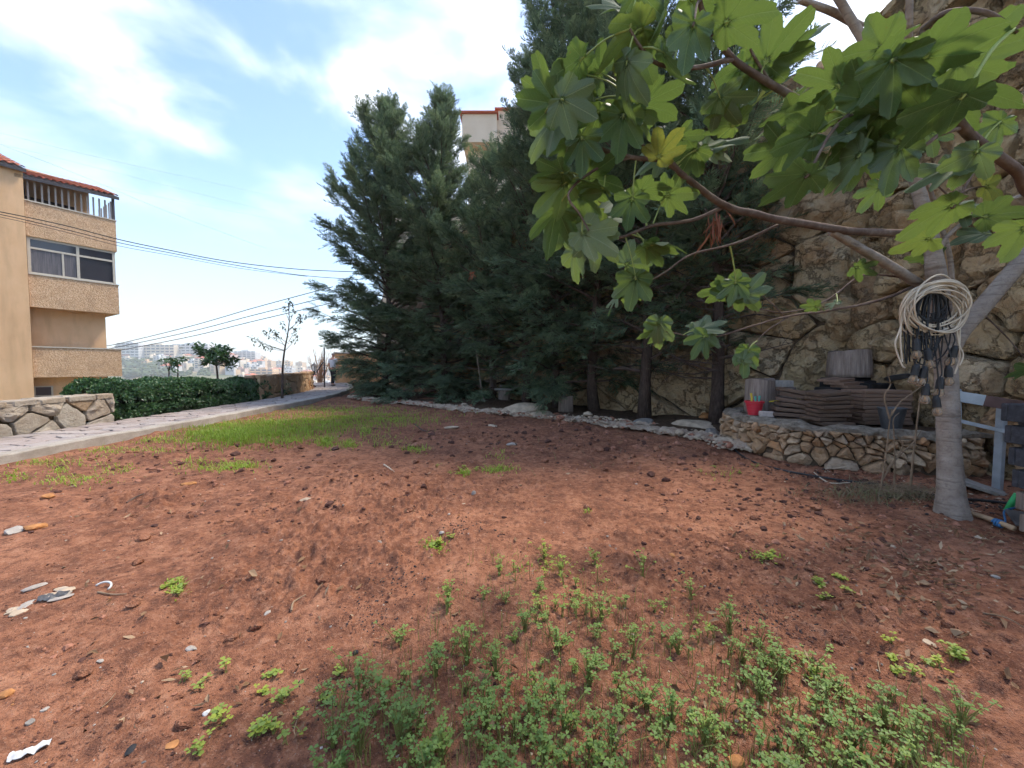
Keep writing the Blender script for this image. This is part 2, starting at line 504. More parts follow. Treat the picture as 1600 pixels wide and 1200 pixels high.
mb = MB(); mb.add(np.stack([np.sin(A) * RR, np.cos(A) * RR, z], -1), np.stack([i + j2, i + j, i + 144 + j, i + 144 + j2], -1).reshape(-1, 4))
tag(mb.build('terrain', MAT['terrain'], smooth=True), kind='structure')

# ------------------------------------------------------------------ masonry tools
def clip_poly(poly, n, d):
    """keep the side where p.n <= d"""
    out = []
    for k in range(len(poly)):
        a, b = poly[k], poly[(k + 1) % len(poly)]
        da, db = a @ n - d, b @ n - d
        if da <= 0: out.append(a)
        if (da < 0) != (db < 0) and da != db: out.append(a + (b - a) * (da / (da - db)))
    return out
def cells(seeds, x0, x1, y0, y1):
    res = []
    for k, s in enumerate(seeds):
        poly = [np.array(q, float) for q in ((x0, y0), (x1, y0), (x1, y1), (x0, y1))]
        d2 = ((seeds - s) ** 2).sum(1)
        for m in np.argsort(d2)[1:22]:
            n = seeds[m] - s
            poly = clip_poly(poly, n, n @ (seeds[m] + s) / 2)
            if len(poly) < 3: break
        if len(poly) >= 3: res.append(np.array(poly))
        else: res.append(None)
    return res
def seeds_rows(L, Hh, w, h, r, jit=.32):
    out = []; v = h * .5; row = 0
    while v < Hh + h * .4:
        hh = h * r.uniform(.75, 1.25); u = r.uniform(-.5, 1) * w
        while u < L + w:
            ww = w * r.choice([.55, .8, 1.0, 1.35, 1.8])
            out.append((u + ww / 2, v + r.normal() * h * jit * .5)); u += ww
        v += hh; row += 1
    return np.array(out)
def stone_uvw(poly, depth, r, n=26, gap=.012, rough=.16, seed=0, tilt=.12, rings=None, round_=1):
    c = poly.mean(0)
    q = poly
    for _ in range(round_):
        a, b = q, np.roll(q, -1, 0); q = np.stack([a * .93 + b * .07, a * .07 + b * .93], 1).reshape(-1, 2)
    seg = np.linalg.norm(np.roll(q, -1, 0) - q, axis=1); cum = np.concatenate([[0], np.cumsum(seg)]); tt = np.linspace(0, cum[-1], n, endpoint=False)
    qq = np.concatenate([q, q[:1]]); o = np.stack([np.interp(tt, cum, qq[:, 0]), np.interp(tt, cum, qq[:, 1])], -1)
    d = o - c; dl = np.linalg.norm(d, axis=1)
    size = math.sqrt(max(cum[-1] ** 2 / 16, 1e-6))
    wob = fbm(np.concatenate([o / size * 2.3, np.full((n, 1), seed * 1.37)], 1), 5, 3)
    s = np.clip(1 - (gap + abs(wob) * size * rough * .22) / np.maximum(dl, 1e-4), .3, 1)
    o = c + d * s[:, None]
    facets = rings is None
    rings = rings or [(1.0, -.25), (1.0, .50), (.985, .84), (.93, .98), (.76, 1.0), (.52, 1.0), (.26, 1.0)]
    ta, tb = r.normal(0, tilt, 2)
    sc = np.array([q[0] for q in rings]); wv = np.repeat([q[1] for q in rings], n)
    p = (c + (o - c)[None] * sc[:, None, None]).reshape(-1, 2)
    ww = depth * wv + np.where(wv < 0, 0, 1) * (ta * (p[:, 0] - c[0]) + tb * (p[:, 1] - c[1])) * np.clip(wv, 0, 1)
    N_ = len(p)
    if facets:                                   # broken faces: the surface is cut by a few tilted planes
        for q_ in range(6):
            n2 = r.normal(0, .40, 2); ww = np.where(wv > .3, np.minimum(ww, depth * wv * r.uniform(.95, 1.25) + (p - c) @ n2 + .10 * size * np.hypot(*n2) * r.uniform(.6, 1.6)), ww)
    nz = fbm(np.concatenate([p / size * 2.6, np.full((N_, 1), seed * 2.11 + 9)], 1), 11, 4)
    fac = abs(fbm(np.concatenate([p / size * 1.3, np.full((N_, 1), seed * 3.7 + 2)], 1), 23, 2))
    ww = ww + (nz * .5 - fac) * rough * size * np.where(wv > .3, .9, np.where(wv > 0, .25, 0))
    if facets: ww = np.maximum(ww, np.where(wv < 0, depth * wv, .02 + .05 * np.clip(wv, 0, 1)))
    V = list(np.column_stack([p, ww]).reshape(len(rings), n, 3))
    V = np.concatenate(V + [np.array([[c[0], c[1], V[-1][:, 2].mean()]])])
    m = len(rings); i = np.arange(m - 1)[:, None] * n; j = np.arange(n)[None]; j2 = (j + 1) % n
    Q = np.stack([i + j, i + j2, i + n + j2, i + n + j], -1).reshape(-1, 4)
    k = (m - 1) * n; T = np.stack([k + np.arange(n), k + (np.arange(n) + 1) % n, np.full(n, m * n)], -1)
    return V, [Q, T]
def frame_map(o, du, dv, dn):
    o, du, dv, dn = (np.array(q, float) for q in (o, du, dv, dn))
    return lambda V: o + V[:, :1] * du + V[:, 1:2] * dv + V[:, 2:3] * dn

# ------------------------------------------------------------------ the great retaining wall of boulders, in two runs
def boulder_wall(name, label, o, e, height, w, h, seed, vis=lambda u, v: True, core_ext=0.0, lean=.06):
    o = np.array([o[0], o[1], gz(*o) - .25]); e = np.array([e[0], e[1], o[2]])
    L = np.linalg.norm(e - o); du = (e - o) / L; dn = np.array([du[1], -du[0], 0.0])
    if dn @ (np.array([0, 2, 0]) - o) < 0: dn = -dn
    dv = np.array([0, 0, 1.0]) - dn * lean
    r = np.random.default_rng(seed)
    root = thing(name, label, 'wall', tuple(o + du * L / 2)); root['kind'] = 'thing'
    org = o - (o + du * L / 2)
    fm = frame_map(org, du, dv, dn)
    S = seeds_rows(L, height, w, h, r)
    flip = np.dot(np.cross(du, dv), dn) < 0
    for k, poly in enumerate(cells(S, 0, L, 0, height)):
        if poly is None: continue
        c = poly.mean(0)
        if not vis(c[0], c[1]): continue
        dep = r.uniform(.13, .44)
        V, F = stone_uvw(poly, dep, r, n=34, gap=.012, rough=.19, seed=seed * 50 + k, tilt=.22)
        mb = MB(); W = fm(V)
        if flip: F = [f[:, ::-1] for f in F]
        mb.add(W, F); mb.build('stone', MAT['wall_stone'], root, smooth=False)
    # the dark packed core behind the joints
    nu, nv = max(2, int((L + core_ext) / .35)), int(height / .35)
    U, Vv = np.meshgrid(np.linspace(-core_ext, L, nu), np.linspace(-.3, height - .05, nv))
    Wn = -.07 + .035 * fbm2(U.ravel() * 2, Vv.ravel() * 2, seed, 3)
    V = fm(np.stack([U.ravel(), Vv.ravel(), Wn], -1))
    i = np.arange(nv - 1)[:, None] * nu; j = np.arange(nu - 1)[None]
    Fq = np.stack([i + j, i + j + 1, i + nu + j + 1, i + nu + j], -1).reshape(-1, 4)
    mb = MB(); mb.add(V, Fq if not flip else Fq[:, ::-1])
    B = fm(np.array([[-core_ext, -.3, -.8], [L, -.3, -.8], [L, height - .05, -.8], [-core_ext, height - .05, -.8], [-core_ext, height - .05, -.07], [L, height - .05, -.07]]))
    mb.add(B, np.array([[0, 1, 2, 3], [3, 2, 5, 4]]))
    mb.build('packed_core', MAT['mortar'], root)
    return root
CORNER = (6.25, 7.1)
boulder_wall('boulder_wall', 'tall ochre boulder wall standing behind the grey metal bench', (6.22, 7.5), (5.85, 1.2), 7.9, .78, .56, 3, core_ext=0.0)
boulder_wall('boulder_wall', 'tall shaded boulder wall running along behind the row of conifers', CORNER, (-6.9, 22.0), 7.6, 1.25, .72, 4,
             vis=lambda u, v: u < 15.5 or v < 2.5)
# ------------------------------------------------------------------ the footpath with its kerb
PC = smooth_path([(-7.55, -2, 0), (-7.6, 2, 0), (-7.62, 6, 0), (-7.55, 10, 0), (-7.55, 13, 0), (-7.9, 16, 0), (-8.6, 18.6, 0), (-9.9, 21.5, 0), (-12.0, 24.5, 0)], 12)[:, :2]
PS = np.concatenate([[0], np.cumsum(np.linalg.norm(np.diff(PC, axis=0), axis=1))])
PT = np.gradient(PC, axis=0); PT /= np.linalg.norm(PT, axis=1)[:, None]
def path_map(V):
    """u along the path, v to its right, w up"""
    u = V[:, 0]
    x, y = np.interp(u, PS, PC[:, 0]), np.interp(u, PS, PC[:, 1])
    tx, ty = np.interp(u, PS, PT[:, 0]), np.interp(u, PS, PT[:, 1])
    X, Y = x + ty * V[:, 1], y - tx * V[:, 1]
    return np.stack([X, Y, gz(X, Y) + V[:, 2]], -1)
def strip(u, prof, mat, name, kind='structure', jit=0.0, seed=1):
    """a profile (v, w) swept along the path"""
    prof = np.array(prof, float); n = len(prof)
    U = np.repeat(u, n); q = np.tile(prof, (len(u), 1))
    if jit:
        q = q + jit * np.stack([fbm2(U * 1.7, q[:, 0] * 3, seed, 3), fbm2(U * 2.1, q[:, 0] * 3 + 9, seed + 3, 3)], -1)
    V = path_map(np.column_stack([U, q]))
    i = np.arange(len(u) - 1)[:, None] * n; j = np.arange(n - 1)[None]
    mb = MB(); mb.add(V, np.stack([i + j, i + n + j, i + n + j + 1, i + j + 1], -1).reshape(-1, 4))
    o = mb.build(name, mat, smooth=False)
    return tag(o, kind=kind)
u = np.linspace(0, PS[-1] - .05, 150)
bed = strip(u, [(-.98, -.15), (-.98, .075), (.56, .075), (.56, -.15)][::-1], MAT['mortar'], 'path')
r = np.random.default_rng(5)
S = []
uu = 0.0
while uu < PS[-1] - .3:
    w_ = r.uniform(.26, .42)
    for v in np.arange(-.92, .56, .36): S.append((uu + w_ * .5 + r.normal() * .07, v + .16 + r.normal() * .06))
    uu += w_
S = np.array(S)
flat = [(1.0, -.6), (1.0, .72), (.94, .98), (.5, 1.0)]
near_u = np.interp(15.5, PC[:, 1], PS)
farmb = MB()
for k, poly in enumerate(cells(S, 0, PS[-1] - .1, -.97, .55)):
    if poly is None: continue
    c = poly.mean(0)
    V, F = stone_uvw(poly, .035 + r.uniform(-.004, .008), r, n=12, gap=.010, rough=.03, seed=k, tilt=.012, rings=flat)
    V[:, 2] += .075; V = path_map(V); F = [f[:, ::-1] for f in F]
    y = V[:, 1].mean()
    if 3.6 < y < 14.5:
        mb = MB(); mb.add(V, F); mb.build('paving_stone', MAT['paving'], bed)
    else: farmb.add(V, F)
o = farmb.build('distant_paving', MAT['paving'], bed); o['kind'] = 'stuff'
kerb = strip(np.linspace(0, PS[-1] - .05, 260), [(.56, -.12), (.56, .125), (.575, .14), (.79, .14), (.81, .12), (.83, -.15)][::-1], MAT['concrete'], 'kerb', jit=.014)

# ------------------------------------------------------------------ low dry-stone walls beside the path
def low_wall(name, label, uv0, uv1, off, height, w, h, seed, mat, top=True, base_drop=.12, thick=.4):
    """along the path between two arc lengths, its face looking at the path"""
    L = uv1 - uv0; r = np.random.default_rng(seed)
    mid = path_map(np.array([[(uv0 + uv1) / 2, off, 0]]))[0]
    root = thing(name, label, 'wall', tuple(mid)); root['kind'] = 'thing'
    def fm(V): return path_map(np.column_stack([uv0 + V[:, 0], off + V[:, 2], V[:, 1] - base_drop])) - mid
    S = seeds_rows(L, height + base_drop, w, h, r)
    for k, poly in enumerate(cells(S, 0, L, 0, height + base_drop)):
        if poly is None: continue
        V, F = stone_uvw(poly, r.uniform(.07, .13), r, n=18, gap=.014, rough=.2, seed=seed * 70 + k, tilt=.12)
        mb = MB(); mb.add(fm(V), F); mb.build('stone', mat, root, smooth=False)
    if top:                                        # flat coping stones
        S = np.array([(x + r.normal() * .05, y + r.normal() * .05) for x in np.arange(.15, L, .42) for y in (-.05, -.3)])
        for k, poly in enumerate(cells(S, 0, L, -thick - .05, .1)):
            if poly is None: continue
            V, F = stone_uvw(poly, .05 + r.uniform(0, .02), r, n=12, gap=.012, rough=.05, seed=k + 99, tilt=.02, rings=flat)
            W = fm(np.column_stack([V[:, 0], height + base_drop - .02 + V[:, 2], V[:, 1]]))
            mb = MB(); mb.add(W, [f[:, ::-1] for f in F]); mb.build('coping_stone', mat, root)
        nu = max(2, int(L / .5)); mb = MB()
    for a in range(nu):
        B = boxv(L * a / nu, L * (a + 1) / nu, 0, height + base_drop - .04, -thick, -.05); mb.add(fm(B), BOXF)
    mb.build('packed_core', MAT['mortar'], root)
    return root
u_of = lambda y: np.interp(y, PC[:, 1], PS)
low_wall('low_stone_wall', 'low grey field-stone wall beside the path, in front of the orange building', u_of(2.5), u_of(8.3), -1.12, .66, .55, .30, 8, MAT['grey_field_stone'])
low_wall('low_stone_wall', 'low tan stone wall beside the far end of the path, where the person walks', u_of(13.2), u_of(20.2), -1.15, .88, .5, .32, 9, MAT['field_stone'], top=True)

# ------------------------------------------------------------------ foliage by instancing inside one crown part
def scatter_group(name, srcs):
    g = bpy.data.node_groups.new(name, 'GeometryNodeTree')
    g.interface.new_socket('Geometry', in_out='INPUT', socket_type='NodeSocketGeometry')
    g.interface.new_socket('Geometry', in_out='OUTPUT', socket_type='NodeSocketGeometry')
    gi, go = g.nodes.new('NodeGroupInput'), g.nodes.new('NodeGroupOutput')
    iop = g.nodes.new('GeometryNodeInstanceOnPoints')
    jn = g.nodes.new('GeometryNodeJoinGeometry')
    for s in srcs:
        oi = g.nodes.new('GeometryNodeObjectInfo'); oi.inputs['Object'].default_value = s; oi.inputs['As Instance'].default_value = False
        gti = g.nodes.new('GeometryNodeGeometryToInstance')
        g.links.new(oi.outputs['Geometry'], gti.inputs[0]); g.links.new(gti.outputs[0], jn.inputs[0])
    def na(nm, ty):
        n = g.nodes.new('GeometryNodeInputNamedAttribute'); n.data_type = ty; n.inputs['Name'].default_value = nm
        return n.outputs['Attribute']
    g.links.new(gi.outputs[0], iop.inputs['Points'])
    g.links.new(jn.outputs[0], iop.inputs['Instance'])
    iop.inputs['Pick Instance'].default_value = True
    g.links.new(na('pick', 'INT'), iop.inputs['Instance Index'])
    e2r = g.nodes.new('FunctionNodeEulerToRotation'); g.links.new(na('turn', 'FLOAT_VECTOR'), e2r.inputs[0])
    g.links.new(e2r.outputs[0], iop.inputs['Rotation'])
    g.links.new(na('size', 'FLOAT'), iop.inputs['Scale'])
    g.links.new(iop.outputs[0], go.inputs[0])
    return g
def scatter(name, pts, dirs, ups, size, group, nsrc, parent=None, seed=0):
    """points carry a frame: local +X along dirs, local +Z near ups"""
    pts, dirs, ups = (np.asarray(q, float) for q in (pts, dirs, ups))
    x = dirs / (np.linalg.norm(dirs, axis=1)[:, None] + 1e-9)
    y = np.cross(ups, x); y /= np.linalg.norm(y, axis=1)[:, None] + 1e-9
    z = np.cross(x, y)
    ry = np.arcsin(np.clip(-x[:, 2], -1, 1)); rz = np.arctan2(x[:, 1], x[:, 0]); rx = np.arctan2(y[:, 2], z[:, 2])
    me = bpy.data.meshes.new(name); n = len(pts)
    me.vertices.add(n); me.vertices.foreach_set('co', pts.ravel())
    a = me.attributes.new('turn', 'FLOAT_VECTOR', 'POINT'); a.data.foreach_set('vector', np.stack([rx, ry, rz], -1).ravel())
    a = me.attributes.new('size', 'FLOAT', 'POINT'); a.data.foreach_set('value', np.asarray(size, float))
    a = me.attributes.new('pick', 'INT', 'POINT'); a.data.foreach_set('value', np.random.default_rng(seed).integers(0, nsrc, n))
    o = link(name, me, parent)
    md = o.modifiers.new('scatter', 'NODES'); md.node_group = group
    return o
def source(name, me): return bpy.data.objects.new(name, me)      # never linked: only the node group reads it

def leaf_strip(L, W, n=4, fold=.25, droop=.2, base=.12):
    """a simple pointed leaf along +X: two rows of quads folded at the midrib"""
    t = np.linspace(0, 1, n + 1); w = W * .5 * (np.sin(np.pi * np.clip(t * .92 + .06, 0, 1)) ** .8); w[-1] = 0; w[0] = W * base
    x = L * t; z = -droop * L * t * t
    V = np.concatenate([np.stack([x, -w, z + fold * w], -1), np.stack([x, 0 * w, z], -1), np.stack([x, w, z + fold * w], -1)])
    m = n + 1; i = np.arange(n)
    F = np.concatenate([np.stack([i, i + 1, m + i + 1, m + i], -1), np.stack([m + i, m + i + 1, 2 * m + i + 1, 2 * m + i], -1)])
    return V, F

t = NT('hedge_leaf'); r1 = t.attr('tint')
c = t.ramp(r1, [(0, (.03, .07, .034)), (.5, (.055, .125, .048)), (.85, (.11, .21, .07)), (1, (.20, .31, .09))])
t.leafy(c, .28, .34, .5); MAT['hedge_leaf'] = t.m
t = NT('green_leaf'); r1 = t.attr('tint')
c = t.ramp(r1, [(0, (.03, .07, .03)), (.5, (.05, .12, .04)), (1, (.10, .19, .05))])
t.leafy(c, .3, .45, .4); MAT['green_leaf'] = t.m
t = NT('olive_leaf'); r1 = t.attr('tint')
c = t.ramp(r1, [(0, (.07, .08, .05)), (.5, (.12, .13, .075)), (1, (.2, .2, .11))])
t.leafy(c, .3, .5, .3); MAT['olive_leaf'] = t.m
t = NT('bark'); p = t.co('Object', (1, 1, .25))
c = t.ramp(t.noise(p, 30, 7, .7), [(.3, (.035, .024, .02)), (.6, (.10, .070, .055)), (.8, (.19, .145, .115))])
t.set(c, .95, .1); t.bump(t.noise(p, 40, 6, .7), 1.0, .03); MAT['bark'] = t.m
t = NT('twig'); c = t.ramp(t.noise(t.co(), 12, 4), [(.3, (.055, .036, .03)), (.7, (.15, .105, .085))]); t.set(c, .95, .1); MAT['twig'] = t.m

def rosette(seed, n=11, L=.075, W=.030):
    r = np.random.default_rng(seed); mb = MB()
    for k in range(n):
        V, F = leaf_strip(L * r.uniform(.7, 1.1), W * r.uniform(.8, 1.15), 3, .3, .25)
        a = k * 2.4 + r.normal() * .3; el = R(r.uniform(-15, 65)) if k < n - 3 else R(75)
        V = eul(V, (r.normal() * .3, -el, 0)); V = rotz(V, a); V[:, 0:3] += np.array([0, 0, r.uniform(-.03, .01)])
        V = V[:, [2, 1, 0]] * np.array([1, 1, -1])     # the rosette's axis along +X
        mb.add(V, F, col=np.clip(r.normal(.45, .25) + (.25 if k >= n - 3 else 0), 0, 1))
    return mb.mesh('leaf_rosette', MAT['hedge_leaf'], attr=True)
hedge_src = [source('leaf_rosette', rosette(k)) for k in range(4)]
hedge_grp = scatter_group('hedge_scatter', hedge_src)

# ------------------------------------------------------------------ the clipped hedge between path and valley
r = np.random.default_rng(17)
u0, u1 = u_of(8.15), u_of(14.3)
hmid = path_map(np.array([[(u0 + u1) / 2, -1.6, 0]]))[0]
hedge = thing('hedge', 'long clipped glossy dark-green hedge beside the path', 'hedge', tuple(hmid))
pts, dirs = [], []
def hedge_h(u): return .98 - .28 * np.clip((u - u0) / (u1 - u0), 0, 1) + .05 * math.sin(u * 2.1) + .04 * math.sin(u * 5.3 + 1)
N = 7200
HU = u0 + (u1 - u0) * r.random(N); HA = np.where(r.random(N) < .9, r.uniform(-.25, 1.0, N) * math.pi * .98, r.uniform(0, math.pi, N))
HB = 1 + .13 * fbm(np.column_stack([HU * 2.2, HA * 1.6, np.full(N, 3.0)]), 5, 3)
for k in range(N):
    u = HU[k]
    ef = min(1, (u - u0) / .45, (u1 - u) / .6); ef = math.sqrt(max(ef, 0.03))
    hh = hedge_h(u) * (.55 + .45 * ef)
    a = HA[k]
    ca, sa = math.cos(a), math.sin(a)
    sx = np.sign(ca) * abs(ca) ** .55; sz = np.sign(sa) * abs(sa) ** .55
    bulge = HB[k]
    half = .62 * (.5 + .5 * ef) * bulge
    dep = 1 - .22 * r.random() ** 2.2
    v = -1.72 + half * sx * dep
    w = hh * .5 + hh * .5 * sz * dep * (.5 + .5 * bulge)
    if w < .04: continue
    pts.append((u, v, w)); dirs.append((r.normal() * .45, sx * .9 + r.normal() * .35, sz * .7 + .45 + r.normal() * .35))
pts = np.array(pts); dirs = np.array(dirs)
Wp = path_map(pts) - hmid
D = np.stack([dirs[:, 1], dirs[:, 0], dirs[:, 2]], -1)
scatter('foliage', Wp, D, r.normal(size=(len(pts), 3)), r.uniform(.8, 1.45, len(pts)), hedge_grp, 4, hedge, 3)['kind'] = 'stuff'
mb = MB()
for k in range(46):
    u = r.uniform(u0 + .2, u1 - .2); b = path_map(np.array([[u, -1.72 + r.normal() * .15, -.05]]))[0] - hmid
    for q in range(3):
        e = b + np.array([r.normal() * .22, r.normal() * .2, hedge_h(u) * r.uniform(.6, .85)])
        mb.add(*tube([b, (b + e) / 2 + r.normal(size=3) * .04, e], [.014, .01, .005], 4, False))
mb.build('stems', MAT['twig'], hedge)
# a solid near-black hull: inner shade put into its colour, letting no light through
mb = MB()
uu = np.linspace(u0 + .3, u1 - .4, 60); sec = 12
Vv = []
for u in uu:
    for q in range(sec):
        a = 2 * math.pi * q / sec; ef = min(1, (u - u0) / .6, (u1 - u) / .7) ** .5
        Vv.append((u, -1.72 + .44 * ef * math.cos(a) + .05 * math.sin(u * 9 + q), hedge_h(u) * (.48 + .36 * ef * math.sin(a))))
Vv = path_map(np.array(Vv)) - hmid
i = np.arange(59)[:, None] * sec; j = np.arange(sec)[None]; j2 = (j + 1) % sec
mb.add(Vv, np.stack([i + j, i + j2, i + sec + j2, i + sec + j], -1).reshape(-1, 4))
mb.build('shade_hull', plain('hedge_heart', (.012, .022, .012), .95, .3, 30), hedge)

# ------------------------------------------------------------------ small trees behind the hedge
def limb_tree(name, label, base, pts_list, leaf_fn, group=None, cat='tree', mat='twig', lmat='green_leaf'):
    base = np.array(base, float)
    root = thing(name, label, cat, tuple(base), 0, group)
    mb = MB()
    for k, (pl, r0, r1) in enumerate(pts_list):
        pl = smooth_path(np.array(pl) - base, 4)
        mb.add(*tube(pl, np.linspace(r0, r1, len(pl)), 6, True))
    mb.build('trunk', MAT[mat], root, smooth=True)
    lb = MB(); leaf_fn(lb, base)
    lb.build('crown', MAT[lmat], root, attr=True)
    return root
def tuft(lb, c, n, L, W, spread, r, up=.3, el0=-25, el1=70):
    for k in range(n):
        V, F = leaf_strip(L * r.uniform(.65, 1.15), W * r.uniform(.7, 1.2), 3, .25, .3)
        V = eul(V, (r.normal() * .5, -R(r.uniform(el0, el1)), 0)); V = rotz(V, r.uniform(0, 6.28))
        lb.add(V + c + r.normal(size=3) * spread, F, col=np.clip(r.normal(.45, .28), 0, 1))
r = np.random.default_rng(23)
Yt = 12.6
limbs = [([P(341, 606, Yt), P(340, 590, Yt), P(338, 570, Yt), P(336, 556, Yt)], .035, .02)]
tips = [(308, 541), (320, 552), (330, 548), (345, 552), (357, 546), (328, 563), (350, 564), (317, 566), (365, 562), (340, 543), (352, 557), (325, 557), (336, 556), (360, 570), (312, 548)]
for a, b in tips: limbs.append(([P(338, 572, Yt), (P(338, 566, Yt) + P(a, b, Yt)) / 2, P(a, b, Yt + r.normal() * .35)], .014, .005))
def lf(lb, base):
    for (pl, a, b) in limbs[1:]:
        for q in range(3): tuft(lb, np.array(pl[-1]) * (1 - .22 * q) + np.array(pl[1]) * .22 * q - base, 20, .17, .06, .06, r)
limb_tree('small_tree', 'small bushy bright-green tree rising just behind the hedge', P(341, 612, Yt), limbs, lf)
Yt = 13.6
limbs = [([P(441, 626, Yt), P(441, 600, Yt), P(442, 570, Yt), P(445, 545, Yt), P(449, 525, Yt), P(452, 500, Yt), P(450, 472, Yt)], .045, .008)]
tips = [(400, 533), (393, 528), (415, 542), (422, 515), (470, 495), (475, 493), (432, 520), (465, 525), (460, 484), (444, 478), (440, 505), (453, 470), (410, 518), (462, 512)]
for a, b in tips:
    o_ = P(446 if b > 515 else 451, min(548, b + 22), Yt); e_ = P(a, b, Yt + r.normal() * .25)
    limbs.append(([o_, (o_ + e_) / 2 + np.array([0, 0, -.03]), e_], .010, .003))
def lf(lb, base):
    for (pl, a, b) in limbs[1:]:
        for q in range(4): tuft(lb, np.array(pl[-1]) * (1 - .2 * q) + np.array(pl[1]) * .2 * q - base, 6, .11, .045, .05, r, el0=-60, el1=40)
limb_tree('slender_tree', 'tall slender sparse young tree beside the far stone wall', P(441, 629, Yt), limbs, lf, lmat='olive_leaf')
for (px, top, bot, Yt, lab) in ((263, 566, 604, 12.0, 'little palm-like sapling poking above the hedge, nearer the orange building'), (277, 562, 604, 12.2, 'little spreading sapling poking above the hedge, nearer the bushy tree')):
    limbs = [([P(px, bot, Yt), P(px + 1, (top + bot) / 2, Yt), P(px + 1, top + 5, Yt)], .022, .012)]
    for k in range(7):
        e_ = P(px + r.normal() * 9, top + r.normal() * 4, Yt + r.normal() * .15); limbs.append(([P(px, top + 12, Yt), (P(px, top + 8, Yt) + e_) / 2, e_], .008, .003))
    def lf(lb, base):
        for (pl, a, b) in limbs[1:]: tuft(lb, np.array(pl[-1]) - base, 12, .15, .045, .05, r, el0=-50, el1=30)
    limb_tree('sapling', lab, P(px, bot, Yt), limbs, lf)
# shrub foot of the slender tree
g = G(437, 622)
sh = thing('shrub', 'small leafy shrub at the foot of the slender tree', 'shrub', tuple(g))
lb = MB()
for k in range(34): tuft(lb, np.array([r.normal() * .16, r.normal() * .16, .12 + abs(r.normal()) * .22]), 9, .12, .04, .03, r)
lb.build('foliage', MAT['green_leaf'], sh, attr=True)
mb = MB()
for k in range(8): mb.add(*tube([(0, 0, -.05), (r.normal() * .06, r.normal() * .06, .2), (r.normal() * .16, r.normal() * .16, .42)], [.01, .007, .003], 4, False))
mb.build('stems', MAT['twig'], sh)
# ------------------------------------------------------------------ the orange apartment building
t = NT('orange_render'); p = t.pos()
c = t.ramp(t.noise(p, .8, 6, .6), [(.3, (.62, .39, .22)), (.7, (.72, .48, .285))])
c = t.mix(t.ramp(t.noise(t.pos((1, 1, .15)), 3.5, 5, .6), [(.45, 0.0), (.8, .5)]), c, (.36, .23, .13))
t.set(c, .9, .2); t.bump(t.noise(p, 40, 5, .6), .35, .01); MAT['orange_render'] = t.m
t = NT('pebble_dash'); p = t.pos()
c = t.ramp(t.voro(p, 34, 'F1', 'Color'), [(.1, (.43, .265, .155)), (.5, (.60, .40, .245)), (.9, (.70, .52, .36))])
c = t.mix(t.ramp(t.noise(p, 1.6, 5, .6), [(.5, 0.0), (.75, .55)]), c, (.30, .20, .13))
t.set(c, .95, .15); t.bump(t.voro(p, 34), .9, .025); MAT['pebble_dash'] = t.m
t = NT('roof_tile'); c = t.ramp(t.rand(), [(0, (.42, .10, .05)), (.5, (.55, .15, .075)), (1, (.50, .18, .10))]); t.set(c, .8, .25); MAT['roof_tile'] = t.m
plain('alu_frame', (.50, .46, .39), .5, .06)
plain('dark_steel', (.055, .05, .055), .5, .15)
plain('grey_slat', (.32, .285, .26), .6, .1)
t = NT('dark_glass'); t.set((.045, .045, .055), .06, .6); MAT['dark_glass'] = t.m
t = NT('curtain'); p = t.co('Object', (6, 6, .3)); t.set(t.ramp(t.noise(p, 4, 3), [(.3, (.07, .065, .075)), (.7, (.16, .145, .15))]), .35, .5); MAT['curtain'] = t.m
plain('dark_room', (.035, .026, .032), .9, .1)  # near-black stands in for the lack of light inside the rooms

# its frame: a = along the balcony side (away from the camera), b = out of that side (towards the garden), z up
YA = 16.6
A0 = np.array([-1.25 * YA, YA]); da = np.array([.61, 1.0]); da /= np.linalg.norm(da); db = np.array([da[1], -da[0]])
bl = thing('apartment_building', 'orange rendered apartment building with pebble-dashed balconies and red tiled roof', 'building', (A0[0], A0[1], 0))
def BM(V): V = np.asarray(V, float); return np.stack([V[:, 0] * da[0] + V[:, 1] * db[0], V[:, 0] * da[1] + V[:, 1] * db[1], V[:, 2]], -1)
def bbox(name, mat, a0, a1, b0, b1, z0, z1, parent=None):
    mb = MB(); mb.add(BM(boxv(a0, a1, b0, b1, z0, z1)), BOXF[:, ::-1]); return mb.build(name, MAT[mat], parent or bl)
def zat(py, s=0.5):      # height of a photo row at a place along the balcony side
    Yd = YA + da[1] * s; return H + (575 - py) / 600 * Yd
W = 2.75
zb = [(zat(320, 0), zat(372, 0)), (zat(431, 0), zat(480, 0)), (zat(543, 0), zat(589, 0))]     # parapet tops and bottoms
# body of the stair block that stands forward, and the recessed flank behind the balconies
bbox('wall', 'orange_render', -6.5, -.02, -7, .42, -6, zat(274, -.2))
bbox('wall', 'orange_render', .0, W - .32, -6.8, -.9, -6, zb[1][1])
bbox('wall', 'orange_render', .0, W - .32, -6.8, -2.4, zb[1][1], zb[0][0] + 2.2)
bbox('floor_slab', 'orange_render', .003, W - .1, -2.38, .10, zb[1][1] - .0, zb[1][1] + .14)
bbox('floor_slab', 'orange_render', .003, W - .1, -2.38, .10, zb[0][1], zb[0][1] + .14)
bbox('floor_slab', 'orange_render', .003, W - .33, -.897, .10, zb[2][1] - .01, zb[2][1] + .13)
bbox('infill_wall', 'orange_render', .003, W - .36, -.897, -.35, zb[2][1] + .13, zb[1][1] - .003)
for k, (z1, z0) in enumerate(zb):
    o = bbox('balcony_parapet', 'pebble_dash', 0.006, W, .11, .27, z0 - .02, z1)
    bbox('end_parapet', 'pebble_dash', W - .16, W - .004, -2.2, .107, z0 - .02, z1 - .004, o)
    bbox('coping', 'alu_frame', 0.002, W + .03, .09, .30, z1 + .002, z1 + .05, o)
